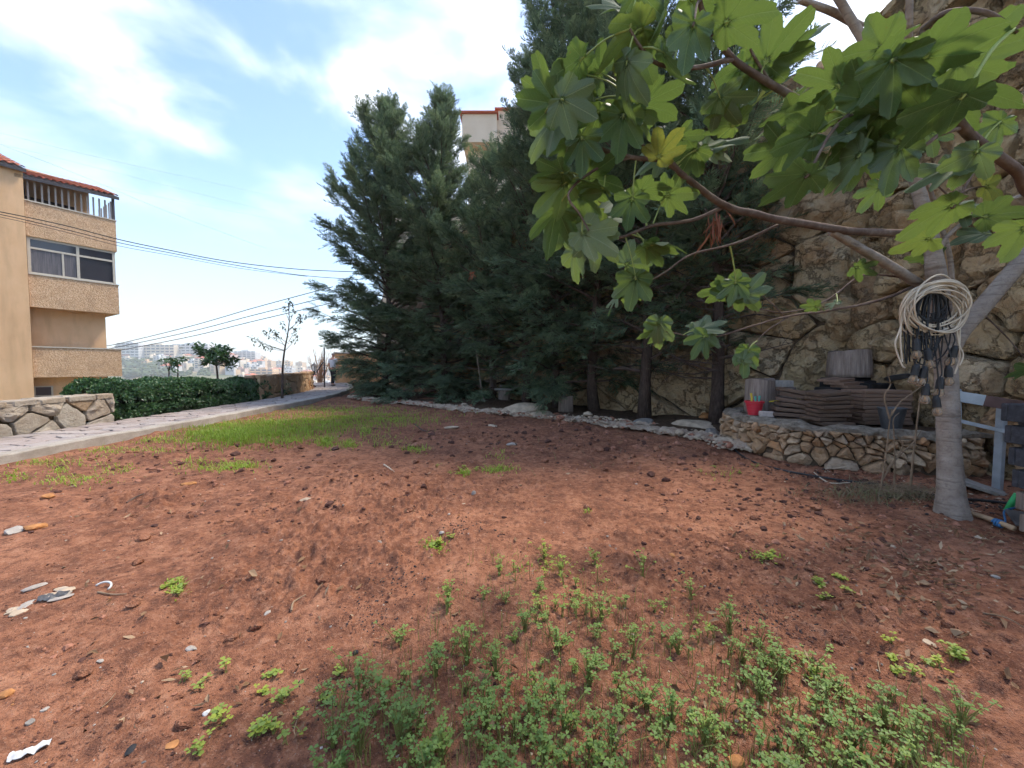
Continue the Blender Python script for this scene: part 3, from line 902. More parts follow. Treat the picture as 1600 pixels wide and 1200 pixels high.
# glazed middle balcony
z0, z1 = zb[1][0] + .05, zb[0][1] - .02
win = bbox('window', 'alu_frame', .02, W - .05, .13, .19, z1 - .10, z1)
bbox('frame_rail', 'alu_frame', .02, W - .05, .13, .19, z0, z0 + .07, win)
zt = z0 + (z1 - z0) * .70
bbox('frame_rail', 'alu_frame', .02, W - .05, .125, .195, zt - .04, zt + .04, win)
for a in (.02, W * .52, W - .15): bbox('mullion', 'alu_frame', a, a + .09, .12, .20, z0 + .07, z1 - .1, win)
bbox('mullion', 'alu_frame', W * .36, W * .36 + .06, .135, .185, z0 + .07, zt - .04, win)
bbox('pane', 'curtain', .11, W * .36, .15, .16, z0 + .07, zt - .04, win)
bbox('pane', 'curtain', W * .36 + .06, W * .52, .145, .155, z0 + .07, zt - .04, win)
bbox('pane', 'dark_glass', W * .52 + .09, W - .15, .15, .16, zt + .04, z1 - .1, win)
bbox('pane', 'dark_glass', W * .52 + .09, W - .15, .14, .15, z0 + .07, zt - .04, win)  # this opening has no glass: a dark sheet paints its unlit inside
bbox('pane', 'dark_glass', .11, W * .52, .15, .16, zt + .04, z1 - .1, win)
bbox('pane', 'dark_glass', W - .09, W - .08, -2.0, .10, z0 + .07, z1 - .1, win)
bbox('mullion', 'alu_frame', W - .12, W - .03, -1.1, -1.0, z0, z1, win)
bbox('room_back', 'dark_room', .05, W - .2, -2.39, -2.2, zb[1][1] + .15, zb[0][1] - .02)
# slatted loggia below the tiled eaves
z0 = zb[0][0] + .05
zr = zat(284, 0)
zr2 = zat(312, 2.2)
n = 14
for k in range(n):
    a = .10 + (W - .25) * k / (n - 1); ztop = zr - .12 + (zr2 - zr) * (a / W) * .9
    bbox('slat', 'grey_slat', a, a + .055, .13, .17, z0, ztop)
bbox('corner_post', 'dark_steel', W - .09, W + .0, .12, .21, z0, zr2 + .05)
for k in range(5): bbox('slat', 'grey_slat', W - .08, W - .04, -.45 - .4 * k, -.40 - .4 * k, z0, zr2 - .05)
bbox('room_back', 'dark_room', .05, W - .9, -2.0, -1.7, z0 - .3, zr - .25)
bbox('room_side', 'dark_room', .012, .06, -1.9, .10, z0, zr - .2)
# tiled roofs: a slope over the loggia, and the hip of the stair block
def roof(pts4, name, nu, nv, th=.05):
    """pts4: eave-left, eave-right, ridge-right, ridge-left in the building frame; rows of half-round tiles"""
    e0, e1, r1, r0 = (np.array(q, float) for q in pts4)
    base = MB(); base.add(BM(np.array([e0, e1, r1, r0, e0 - [0, 0, .14], e1 - [0, 0, .14], r1 - [0, 0, .14], r0 - [0, 0, .14]])), np.array([[0, 1, 2, 3], [7, 6, 5, 4], [0, 4, 5, 1], [1, 5, 6, 2], [2, 6, 7, 3], [3, 7, 4, 0]]))
    rf = base.build(name, MAT['dark_steel'], bl)
    for k in range(nu):
        mb = MB(); f0, f1 = (k + .08) / nu, (k + .92) / nu
        for q in range(nv):
            g0, g1 = q / nv, (q + 1.12) / nv
            for s in range(4):
                a0, a1 = math.pi * s / 4, math.pi * (s + 1) / 4
                def pt(f, g, a, lift):
                    ff = f0 + (f1 - f0) * (.5 - .5 * math.cos(a)); lo = e0 + (e1 - e0) * ff; hi = r0 + (r1 - r0) * ff
                    return lo + (hi - lo) * min(g, 1.0) + np.array([0, 0, .02 + lift + .07 * math.sin(a)])
                mb.add(BM(np.array([pt(0, g0, a0, .03), pt(0, g0, a1, .03), pt(0, g1, a1, 0), pt(0, g1, a0, 0)])), np.array([[0, 1, 2, 3]]))
        mb.build('tile_row', MAT['roof_tile'], rf, smooth=False)
    return rf
roof([(-.25, .42, zr - .02), (W + .12, .42, zr2 + .10), (W + .12, -3.0, zr2 + 1.35), (-.25, -3.0, zr + 1.2)], 'roof', 16, 9)
zs = zat(274, -.2)
roof([(-6.6, .60, zs + .02), (.06, .60, zs + .02), (-.6, -2.6, zs + 1.5), (-6.6, -2.6, zs + 1.5)], 'roof', 30, 9)
# the small basement window
wz1, wz0 = H + (575 - 603) / 600 * 17.2, H + (575 - 634) / 600 * 17.2
w2 = bbox('window', 'alu_frame', .06, .62, -.345, -.30, wz0, wz1)
w2b = bbox('wall', 'orange_render', .004, W - .36, -.896, -.35, -6, zb[2][1] - .012)
bbox('pane', 'dark_glass', .12, .56, -.30, -.292, wz0 + .05, (wz0 + wz1) / 2 - .02, w2)
bbox('pane', 'dark_glass', .12, .56, -.30, -.292, (wz0 + wz1) / 2 + .03, wz1 - .05, w2)

# ------------------------------------------------------------------ the pale building high behind the conifers
t = NT('pale_render'); p = t.pos()
c = t.ramp(t.noise(p, .6, 6, .6), [(.3, (.66, .52, .38)), (.7, (.76, .63, .48))]); t.set(c, .9, .2); MAT['pale_render'] = t.m
plain('terrace_soil', (.16, .10, .06), .95, .2, 3)
hb = thing('hillside_building', 'pale cream building with orange roof edge, high up behind the conifers', 'building', (0, 26, 7))
def hbox(name, mat, x0, x1, y0, y1, z0, z1, parent=None):
    mb = MB(); mb.add(boxv(x0, x1, y0 - 26, y1 - 26, z0 - 7, z1 - 7), BOXF); return mb.build(name, MAT[mat], parent or hb)
Yb = 25.0
X0 = P(722, 200, Yb)[0]
hbox('wall', 'pale_render', X0, X0 + 2.2, Yb, Yb + 9, P(0, 222, Yb)[2], P(0, 178, Yb)[2])
hbox('wall', 'pale_render', X0 + .25, X0 + 2.2, Yb + 1.0, Yb + 9, 4, P(0, 222, Yb)[2] - .003)
hbox('wall', 'pale_render', X0 + 2.2, X0 + 24, Yb + .6, Yb + 9, 4, P(0, 163, Yb)[2])
hbox('wall', 'pale_render', X0 - 6, X0 + .246, Yb + 2.5, Yb + 9, 4, P(0, 300, Yb)[2])
hbox('roof_edge', 'roof_tile', X0 - .15, X0 + 2.3, Yb - .15, Yb + 9, P(0, 178, Yb)[2] + .003, P(0, 175, Yb)[2])
hbox('roof_edge', 'roof_tile', X0 + 2.05, X0 + 24, Yb + .45, Yb + 9, P(0, 163, Yb)[2] + .003, P(0, 160, Yb)[2])
for k in range(7):
    for q in range(3):
        zz_ = 8.2 + 3.1 * q; x = X0 + 3.2 + 2.9 * k
        w = hbox('window', 'alu_frame', x, x + 1.3, Yb + .56, Yb + .597, zz_, zz_ + 1.5)
        hbox('pane', 'dark_glass', x + .08, x + .61, Yb + .545, Yb + .557, zz_ + .08, zz_ + 1.42, w)
        hbox('pane', 'dark_glass', x + .69, x + 1.22, Yb + .545, Yb + .557, zz_ + .08, zz_ + 1.42, w)
for q in range(2):
    w = hbox('window', 'alu_frame', X0 - 4.2 + 2.2 * q, X0 - 3.0 + 2.2 * q, Yb + 2.46, Yb + 2.497, 9.2, 10.7)
    hbox('pane', 'dark_glass', X0 - 4.1 + 2.2 * q, X0 - 3.1 + 2.2 * q, Yb + 2.44, Yb + 2.457, 9.3, 10.6, w)
# the terrace that the boulder wall holds up
mb = MB()
top = np.array([(6.6, 1.0), (6.85, 7.4), (-6.6, 22.4), (-14, 40), (60, 60), (60, 1.0)])
n = len(top); zt_, zb_ = 7.35, -2.0
V = np.concatenate([np.column_stack([top, np.full(n, zt_)]), np.column_stack([top, np.full(n, zb_)])])
F4 = np.array([[k, (k + 1) % n, n + (k + 1) % n, n + k] for k in range(n)])
mb.add(V, [F4, np.array([list(range(n))[::-1]])])
tag(mb.build('upper_terrace', MAT['terrace_soil']), kind='structure')
# ------------------------------------------------------------------ the row of tall feathery conifers
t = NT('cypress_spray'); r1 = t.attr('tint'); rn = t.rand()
c = t.ramp(r1, [(0, (.062, .092, .058)), (.35, (.110, .170, .098)), (.7, (.175, .255, .145)), (1, (.28, .36, .19))])  # bright end of the ramp paints lit tips, dark end the shaded inside
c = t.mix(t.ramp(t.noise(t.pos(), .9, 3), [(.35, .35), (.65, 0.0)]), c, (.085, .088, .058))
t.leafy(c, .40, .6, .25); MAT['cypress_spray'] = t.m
t = NT('dry_spray'); r1 = t.attr('tint')
t.leafy(t.ramp(r1, [(0, (.16, .05, .03)), (1, (.36, .13, .06))]), .2, .7, .2); MAT['dry_spray'] = t.m

def spray_mesh(seed, mat, L=.62, nb=13, W=.020):
    """a feathery cypress spray along +X: a curved axis with branchlets that fork again"""
    r = np.random.default_rng(seed); mb = MB()
    def blade(a, d, l, w, nrm, tint):
        d = d / np.linalg.norm(d); s = np.cross(nrm, d); s /= np.linalg.norm(s) + 1e-9
        m = a + d * l * .45 + nrm * .015 * l; e = a + d * l - nrm * .06 * l
        V = np.array([a - s * w * .35, a + s * w * .35, m + s * w * .5, m - s * w * .5, e])
        mb.add(V, [np.array([[0, 1, 2, 3]]), np.array([[3, 2, 4]])], col=tint)
    def axis(x): return np.array([x, .04 * math.sin(x * 6 + seed), -.16 * x * x / L + .02 * math.sin(9 * x)])
    up = np.array([0, 0, 1.0])
    for k in range(nb):
        x = L * (.10 + .86 * k / (nb - 1)); a = axis(x)
        l = L * .46 * (1 - .72 * (k / (nb - 1)) ** 1.3) * r.uniform(.75, 1.2)
        for s in (-1, 1):
            if r.random() < .12: continue
            ang = R(r.uniform(32, 50)); d = np.array([math.cos(ang), s * math.sin(ang), r.normal() * .22 - .05])
            nrm = up + np.array([0, r.normal() * .35, 0]); nrm /= np.linalg.norm(nrm)
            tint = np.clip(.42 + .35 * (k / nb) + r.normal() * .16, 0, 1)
            blade(a, d, l, W, nrm, tint)
            for q in range(3):
                f = (.25, .5, .72)[q]; s2 = (1, -1, 1)[q] * s
                b = a + d / np.linalg.norm(d) * l * f
                d2 = d / np.linalg.norm(d) + np.array([.15, s2 * .55, r.normal() * .25])
                blade(b, d2, l * (.52 - .12 * q), W * .85, nrm, np.clip(tint + .12, 0, 1))
    blade(axis(L * .85), np.array([1, 0, -.1]), L * .3, W, up, .9)
    ax = np.array([axis(x) for x in np.linspace(0, L, 4)])
    mb.add(*tube(ax, [.006, .005, .004, .002], 3, False), col=.05)
    return mb.mesh('cypress_spray', mat, attr=True)
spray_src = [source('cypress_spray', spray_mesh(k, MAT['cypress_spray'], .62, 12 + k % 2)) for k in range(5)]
spray_grp = scatter_group('spray_scatter', spray_src)

def conifer(name, label, x, y, height, rad, seed, bare=0.0, dens=1.0, lean=(0, 0), dead=0, skirt=.8):
    r = np.random.default_rng(seed)
    z0 = gz(x, y) - .05
    root = thing(name, label, 'tree', (x, y, z0), 0, 'tall conifers in a row before the boulder wall')
    n = 14; tz = np.linspace(0, height * .97, n)
    axis = np.column_stack([lean[0] * tz / height + .10 * np.sin(tz * .7 + seed), lean[1] * tz / height + .10 * np.sin(tz * .6 + seed * 2), tz])
    axis[0, :2] = 0
    mb = MB(); mb.add(*tube(axis, np.interp(tz / height, [0, .04, .5, 1], [.18, .13, .08, .01]), 9))
    mb.build('trunk', MAT['bark'], root, smooth=True)
    lim = MB(); pts, dirs, ups, size = [], [], [], []
    nl = int(118 * dens * height / 11)
    for k in range(nl):
        f = (k + r.random()) / nl
        h = height * (bare + (1 - bare) * f ** 1.12) * .985
        if h > height * .985: continue
        f = h / height
        prof = (1 - f) ** .86 * 1.08 * (1.0 if f > .28 else skirt + (1 - skirt) * f / .28)
        if f < bare + .16 and r.random() < .45 and bare > .03: continue
        Rl = rad * prof * r.uniform(.66, 1.18) + .14
        a = k * 2.39996 + r.normal() * .35
        el = R(np.interp(f, [0, .12, .45, .8, 1], [-8, 8, 38, 60, 76]) + r.normal() * 7)
        o = np.array([np.interp(h, tz, axis[:, 0]), np.interp(h, tz, axis[:, 1]), h])
        d = np.array([math.cos(a) * math.cos(el), math.sin(a) * math.cos(el), math.sin(el)])
        Ll = Rl / max(.42, math.cos(el))
        Ll = min(Ll, Rl * 1.7)
        tt = np.linspace(0, 1, 6)
        bend = np.interp(f, [0, .3, 1], [-.10, .02, .12])
        pl = o + d * Ll * tt[:, None] + np.array([0, 0, 1]) * (bend * Ll * tt ** 2)[:, None] + np.concatenate([[[0, 0, 0]], np.cumsum(r.normal(size=(5, 3)) * .03 * Ll, 0)])
        lim.add(*tube(pl, np.linspace(.012 + .014 * Ll, .004, 6), 4, False))
        m = max(5, int(10.0 * Ll * dens))
        side = np.cross(d, [0, 0, 1]); side /= np.linalg.norm(side) + 1e-9
        for q in range(m):
            s = 1 - (r.random() ** 1.35) * .86
            p_ = np.array([np.interp(s, tt, pl[:, c_]) for c_ in range(3)])
            dd = d * r.uniform(.5, 1.1) + side * r.normal() * .62 + np.array([0, 0, r.normal() * .22 + .12 * (f > .5) - .10 * (f < .3)])
            pts.append(p_ + r.normal(size=3) * .06); dirs.append(dd); ups.append(np.array([0, 0, 1]) + r.normal(size=3) * .35)
            size.append(r.uniform(.65, 1.15) * np.interp(f, [0, .7, 1], [1, .95, .72]))
    # the leader: upright sprays
    for q in range(26):
        h = height * (.90 + .105 * r.random()); o = np.array([np.interp(h, tz, axis[:, 0]), np.interp(h, tz, axis[:, 1]), min(h, height * .97)])
        pts.append(o); dirs.append(np.array([r.normal() * .42, r.normal() * .42, 1.0])); ups.append(r.normal(size=3)); size.append(r.uniform(.55, .95))
    # dead inner limbs low down
    for q in range(dead):
        h = height * r.uniform(.10, .34); a = r.uniform(0, 6.28); l = rad * r.uniform(.4, .85); o = np.array([0, 0, h])
        e = o + np.array([math.cos(a) * l, math.sin(a) * l, l * r.uniform(-.25, .5)])
        lim.add(*tube([o, (o + e) / 2 + r.normal(size=3) * .08, e], [.022, .014, .004], 4, False))
        for w in range(5):
            s = r.uniform(.3, 1); b = o + (e - o) * s
            lim.add(*tube([b, b + r.normal(size=3) * .16, b + r.normal(size=3) * .3], [.007, .005, .002], 3, False))
    lim.build('branches', MAT['twig'], root)
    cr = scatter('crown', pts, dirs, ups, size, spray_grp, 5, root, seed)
    cr['kind'] = 'stuff'
    return root, len(pts)
CON = [  # x, y, height, radius, bare share of the trunk, density, dead limbs
    (-5.35, 16.2, 11.7, 2.95, .02, 1.5, 8, (.25, 0), 'leftmost conifer of the row, broad and feathery, its branches reaching the path'),
    (-2.75, 15.0, 11.4, 2.4, .02, 1.35, 10, (0, 0), 'second conifer from the path end of the row, with a tall feathery leader'),
    (-.75, 13.4, 8.5, 2.0, .05, 1.05, 14, (0, 0), 'shorter conifer of the row, standing beside the little stone pedestal'),
    (.45, 12.2, 10.5, 2.0, .06, 1.0, 14, (.2, 0), 'thin-trunked conifer of the row between the pedestal and the cut log'),
    (1.35, 11.3, 13.2, 2.2, .06, 1.0, 16, (.2, 0), 'tall dark conifer of the row standing behind the short cut log'),
    (2.2, 10.2, 12.6, 2.1, .07, 1.0, 18, (0, 0), 'dark conifer of the row with a leaning trunk, third from the stone planter'),
    (3.15, 9.1, 11.6, 2.0, .10, .95, 22, (-.1, 0), 'slim-trunked dark conifer of the row, second from the stone planter'),
    (4.3, 8.05, 10.6, 1.75, .16, .95, 24, (-.2, 0), 'dark thick-trunked conifer at the end of the row next to the stone planter'),
]
nsp = 0
for k, (x, y, h_, rd, bare, dn_, dead, lean, lab) in enumerate(CON):
    o, n_ = conifer('conifer', lab, x, y, h_, rd, 100 + k, bare, dn_, lean, dead, .36 if k == 0 else .8); nsp += n_
print('sprays', nsp)
# withered orange sprays caught in the conifers
for (px, py, Yd, s, lab) in ((738, 427, 11.2, .30, 'small withered orange sprig caught on the conifers, beside no other'), (1118, 335, 6.4, .62, 'long withered rust-brown spray hanging behind the fig branch')):
    c0 = P(px, py, Yd); o = thing('withered_spray', lab.replace(', beside no other', ' left of the fig leaves'), 'dead twig', tuple(c0))
    r = np.random.default_rng(int(px)); mb = MB()
    for k in range(26 if s > .5 else 9):
        V, F = leaf_strip(s * r.uniform(.4, .75), .035, 3, .2, .3); V = eul(V, (r.normal(), R(r.uniform(40, 100)) if s > .5 else R(r.uniform(-70, 70)), r.uniform(0, 6.28)))
        mb.add(V + r.normal(size=3) * .06 + (np.array([0, 0, -.25 * r.random()]) if s > .5 else 0), F, col=r.random())
    mb.build('leaves', MAT['dry_spray'], o, attr=True)
    mb = MB(); mb.add(*tube([(0, .02, .35 * s), (0, 0, 0), (.02, 0, -.3 * s)], [.006, .005, .003], 4)); mb.build('twig', MAT['twig'], o)
# ------------------------------------------------------------------ the fig tree
t = NT('fig_bark'); p = t.co('Object')
ring = t.noise(t.co('Object', (2.5, 2.5, 26)), 1.4, 5, .6, .6)
c = t.ramp(t.noise(p, 6, 6, .6), [(.3, (.22, .175, .145)), (.6, (.34, .285, .24)), (.8, (.43, .38, .33))])
c = t.mix(t.ramp(ring, [(.30, .75), (.46, 0.0)]), c, (.13, .095, .075))
c = t.mix(t.ramp(t.noise(p, 34, 5, .7), [(.32, .5), (.5, 0.0)]), c, (.15, .115, .095))
t.set(c, .85, .2); t.bump(t.math('ADD', ring, t.math('MULTIPLY', t.noise(p, 60, 4), .3)), .8, .018); MAT['fig_bark'] = t.m
t = NT('fig_twig'); p = t.co('Object')
c = t.ramp(t.noise(p, 9, 6, .6), [(.3, (.075, .045, .035)), (.55, (.14, .095, .075)), (.8, (.27, .21, .175))])
t.set(c, .85, .2); t.bump(t.noise(p, 50, 4), .6, .01); MAT['fig_twig'] = t.m
t = NT('fig_leaf')
uvv = t.node('ShaderNodeSeparateXYZ'); t.l.new(t.co(), uvv.inputs[0])
lx, ly = uvv.outputs[0], t.math('ABSOLUTE', uvv.outputs[1])
vein = 0.0
for b_, wd in ((0.0, .013), (R(42), .010), (R(88), .008)):
    d_ = t.math('ABSOLUTE', t.math('SUBTRACT', t.math('MULTIPLY', lx, math.sin(b_)), t.math('MULTIPLY', ly, math.cos(b_))))
    al = t.math('ADD', t.math('MULTIPLY', lx, math.cos(b_)), t.math('MULTIPLY', ly, math.sin(b_)))
    line = t.math('MULTIPLY', t.ramp(d_, [(0.0, 1.0), (wd, 0.0)]), t.math('GREATER_THAN', al, 0.0))
    # side veins leave the main one at an angle
    sv = t.math('ABSOLUTE', t.math('SINE', t.math('MULTIPLY', t.math('SUBTRACT', al, t.math('MULTIPLY', d_, .9)), 36.0)))
    near = t.ramp(d_, [(.0, .6), (.16, .25), (.19, 0.0)])
    side = t.math('MULTIPLY', t.math('MULTIPLY', t.ramp(sv, [(0.0, 1.0), (.12, 0.0)]), near), t.math('GREATER_THAN', al, .05))
    vein = t.math('MAXIMUM', vein, t.math('MAXIMUM', line, side))
r_ = t.rand(); bk = t.node('ShaderNodeNewGeometry').outputs['Backfacing']
n1 = t.noise(t.co(), 14, 5, .6)
c = t.ramp(r_, [(0, (.048, .088, .030)), (.4, (.070, .122, .038)), (.75, (.092, .150, .046)), (.93, (.13, .185, .046)), (1, (.27, .22, .045))])
c = t.mix(t.ramp(n1, [(.4, 0.0), (.75, .4)]), c, (.045, .095, .03))
c = t.mix(t.ramp(t.noise(t.pos(), 42, 3, .6), [(.70, 0.0), (.76, .75)]), c, (.16, .10, .035))
top = t.mix(vein, c, (.26, .34, .13))
# the upper face is deeper and glossier, the felted under face paler
under = t.mix(vein, t.mix(.45, c, (.19, .235, .165)), (.35, .40, .22))
col = t.mix(bk, top, under)
t.leafy(col, .40, t.math('ADD', .42, t.math('MULTIPLY', bk, .3)), .45, tcol=t.mix(vein, t.mix(.5, c, (.20, .285, .045)), (.10, .16, .035)))
t.bump(t.math('SUBTRACT', t.math('MULTIPLY', n1, .3), vein), .5, .006); MAT['fig_leaf'] = t.m
plain('petiole', (.27, .32, .10), .5, .15, 10)

def fig_leaf_mesh(seed):
    """a deeply lobed palmate leaf, unit length along +X, stalk at the origin; grid of rays so that it can cup and ripple"""
    r = np.random.default_rng(seed)
    k1, k2 = R(42), R(88)
    lobes = [(0, 1.0, R(22)), (k1, r.uniform(.78, .90), R(22)), (-k1, r.uniform(.78, .90), R(22)), (k2, r.uniform(.50, .62), R(27)), (-k2, r.uniform(.50, .62), R(27))]
    nang = 132; th = np.linspace(-math.pi, math.pi, nang, endpoint=False) + math.pi / nang
    sinus = r.uniform(.40, .56)
    def rad(a):
        aa = abs(a)
        best = sinus * float(np.interp(aa, [0, R(70), R(120), R(155), R(178)], [1, .92, .75, .55, .12]))
        for (b, l, w) in lobes:
            x = abs((a - b + math.pi) % (2 * math.pi) - math.pi) / w
            if x < 1: best = max(best, best + (l - best) * (1 - x ** 1.7) ** .9)
        return best
    Rr = np.array([rad(a) for a in th])
    Rr *= 1 + .020 * np.sin(th * 29 + seed) + .022 * np.sin(th * 41)
    rings = np.array([.12, .3, .5, .7, .86, 1.0]); V = [[0, 0, 0]]; vein = [1.0]
    bend, cup, ph = r.uniform(.15, .60), r.uniform(-.20, .35), r.uniform(0, 6)
    for f in rings:
        for k in range(nang):
            rr_ = Rr[k] * f; x, y = rr_ * math.cos(th[k]), rr_ * math.sin(th[k])
            z = -bend * max(0, x) ** 2 * .8 + cup * y * y + .050 * math.sin(7 * th[k] + ph) * f ** 2 + .02 * math.sin(13 * th[k] + 2 * ph) * f ** 2 - .15 * bend * abs(y)
            dl = [abs((th[k] - b + math.pi) % (2 * math.pi) - math.pi) for b, l, w in lobes]; d = min(dl) * rr_
            V.append([x, y, z + .014 * math.exp(-(d / .05) ** 2)]); vein.append(math.exp(-(d / .026) ** 2) * (1 - .35 * f))
    V = np.array(V)
    i = 1 + np.arange(len(rings) - 1)[:, None] * nang; j = np.arange(nang)[None]; j2 = (j + 1) % nang
    Q = np.stack([i + j, i + j2, i + nang + j2, i + nang + j], -1).reshape(-1, 4)
    T = np.stack([np.zeros(nang, int), 1 + np.arange(nang), 1 + (np.arange(nang) + 1) % nang], -1)
    # the leaf base notch: shift so that the stalk joins at the back edge
    mb = MB(); mb.add(V, [T, Q])
    me = mb.mesh('fig_leaf', MAT['fig_leaf'], smooth=True)
    # side veins, herring-bone, as a finer attribute
    vv = np.array(vein)
    a = me.attributes.new('vein', 'FLOAT', 'POINT'); a.data.foreach_set('value', np.clip(vv, 0, 1))
    return me
FIG = [fig_leaf_mesh(k) for k in range(9)]

base = G(1487, 806)
fig = thing('fig_tree', 'large fig tree with pale grey trunk and broad lobed leaves', 'tree', tuple(base))
B0 = np.array(base)
def PX(lst): return [P(a, b, d) for a, b, d in lst]
branches = []          # (points, r0, r1, material)
Yt = base[1]
trunk = PX([(1488, 815, Yt), (1486, 770, Yt), (1483, 700, Yt), (1480, 620, Yt), (1476, 545, Yt), (1469, 480, Yt), (1462, 425, Yt - .02), (1455, 375, Yt - .05), (1443, 325, Yt - .1), (1426, 265, Yt - .15), (1402, 190, Yt - .2), (1372, 112, Yt - .25), (1338, 45, Yt - .3), (1300, -20, Yt - .35), (1262, -90, Yt - .4)])
tr = np.interp(np.linspace(0, 1, len(trunk)), [0, .07, .14, .3, .42, .5, .7, 1], [.130, .092, .077, .073, .068, .052, .040, .022])
pl = smooth_path(np.array(trunk) - B0, 6); rad_ = np.interp(np.linspace(0, 1, len(pl)), np.linspace(0, 1, len(tr)), tr)
V, F = tube(pl, rad_, 20)
V += (fbm(V * 5, 4, 3) * .008)[:, None] * np.sign(V - V.mean(0))
mb = MB(); mb.add(V, F); mb.build('trunk', MAT['fig_bark'], fig, smooth=True)
def limb(pts, r0, r1, mat, name='branch', n=9, wob=.006):
    q = smooth_path(np.array(pts) - B0, 7); rr_ = np.linspace(r0, r1, len(q))
    q = q + wob * fbm(q * 6 + 3, int(pts[0][0] * 100) % 97, 2)[:, None]
    mb = MB(); mb.add(*tube(q, rr_, n)); mb.build(name, MAT[mat], fig, smooth=True)
    branches.append(q + B0)
limb(PX([(1478, 560, Yt), (1500, 520, Yt), (1535, 478, Yt - .02), (1575, 432, Yt - .05), (1625, 375, Yt - .1), (1690, 300, Yt - .15)]), .066, .056, 'fig_bark', n=14)
A_ = PX([(1456, 366, 3.46), (1400, 364, 3.3), (1330, 361, 3.05), (1255, 350, 2.8), (1185, 336, 2.6), (1135, 322, 2.45), (1100, 300, 2.3), (1062, 268, 2.15)])
limb(A_, .034, .016, 'fig_twig')
limb(PX([(1062, 268, 2.15), (1042, 252, 2.1), (985, 246, 2.0), (925, 228, 1.9), (880, 195, 1.85), (850, 176, 1.8)]), .015, .006, 'fig_twig')
limb(PX([(1440, 446, 3.5), (1385, 412, 3.35), (1345, 388, 3.2), (1300, 362, 2.98)]), .042, .03, 'fig_bark')
limb(PX([(1134, 322, 2.45), (1080, 345, 2.4), (1020, 352, 2.35), (960, 372, 2.25), (905, 350, 2.2), (878, 308, 2.15)]), .013, .005, 'fig_twig')
limb(PX([(1215, 352, 2.75), (1150, 380, 2.75), (1080, 398, 2.72), (1040, 425, 2.7), (1000, 448, 2.7)]), .010, .004, 'fig_twig')
limb(PX([(1430, 447, 3.5), (1370, 470, 3.4), (1300, 484, 3.3), (1220, 497, 3.2), (1140, 520, 3.1), (1100, 528, 3.05), (1040, 518, 3.0)]), .013, .004, 'fig_twig')
limb(PX([(1425, 436, 3.5), (1350, 430, 3.4), (1290, 470, 3.32), (1230, 488, 3.25), (1180, 482, 3.2)]), .010, .004, 'fig_twig')
limb(PX([(1235, 492, 3.22), (1195, 520, 3.2), (1172, 548, 3.18), (1165, 560, 3.18)]), .006, .003, 'fig_twig')
limb(PX([(1225, 494, 3.22), (1200, 470, 3.2), (1175, 455, 3.18), (1120, 462, 3.15)]), .006, .003, 'fig_twig')
limb(PX([(1690, 310, 2.0), (1612, 302, 1.9), (1590, 268, 1.82), (1545, 235, 1.72), (1505, 200, 1.6), (1476, 150, 1.5), (1452, 85, 1.42), (1443, 45, 1.38)]), .026, .012, 'fig_twig')
limb(PX([(1690, 300, 1.95), (1625, 312, 1.92), (1612, 302, 1.9)]), .028, .026, 'fig_twig')
limb(PX([(1412, 192, 3.3), (1380, 192, 2.8), (1335, 190, 2.3), (1270, 166, 2.05), (1205, 132, 1.9), (1145, 92, 1.8), (1105, 35, 1.7), (1090, -10, 1.65)]), .026, .009, 'fig_twig')
limb(PX([(1145, 92, 1.8), (1085, 106, 1.78), (1030, 100, 1.75), (1000, 70, 1.7), (985, 45, 1.68)]), .011, .005, 'fig_twig')
limb(PX([(1062, 268, 2.15), (1010, 235, 2.05), (988, 190, 1.95), (986, 155, 1.9)]), .010, .004, 'fig_twig')
limb(PX([(985, 246, 2.0), (935, 262, 1.95), (890, 300, 1.9), (905, 335, 1.9), (920, 360, 1.9)]), .008, .004, 'fig_twig')
limb(PX([(1413, 160, 3.3), (1418, 110, 3.1), (1420, 50, 2.9), (1422, -20, 2.8)]), .03, .02, 'fig_bark')
limb(PX([(1420, 255, 3.35), (1412, 200, 3.3), (1413, 160, 3.3)]), .033, .03, 'fig_bark')
limb(PX([(1476, 150, 1.5), (1440, 190, 1.5), (1385, 195, 1.52), (1325, 180, 1.55)]), .010, .005, 'fig_twig')
limb(PX([(1462, 420, 3.45), (1480, 370, 3.4), (1540, 325, 3.35), (1600, 305, 3.3), (1680, 280, 3.2)]), .018, .014, 'fig_bark')
limb(PX([(1488, 450, 3.5), (1484, 400, 3.45), (1470, 350, 3.4), (1455, 300, 3.3), (1440, 270, 3.2)]), .020, .012, 'fig_bark')
limb(PX([(1575, 400, 3.4), (1545, 355, 3.2), (1500, 320, 3.1), (1465, 290, 3.0), (1443, 262, 2.9)]), .010, .005, 'fig_twig')
limb(PX([(1545, 325, 3.3), (1510, 335, 3.0), (1470, 350, 2.7)]), .008, .004, 'fig_twig')
limb(PX([(1345, 42, 3.2), (1300, 18, 3.1), (1250, 0, 3.0)]), .030, .022, 'fig_bark')
limb(PX([(1205, 132, 1.9), (1180, 90, 1.85), (1165, 60, 1.8)]), .008, .004, 'fig_twig')
limb(PX([(1443, 45, 1.38), (1480, 20, 1.3), (1540, 20, 1.25), (1590, 50, 1.25)]), .011, .006, 'fig_twig')
limb(PX([(1505, 200, 1.6), (1470, 210, 1.5), (1440, 230, 1.5), (1400, 235, 1.55)]), .009, .005, 'fig_twig')

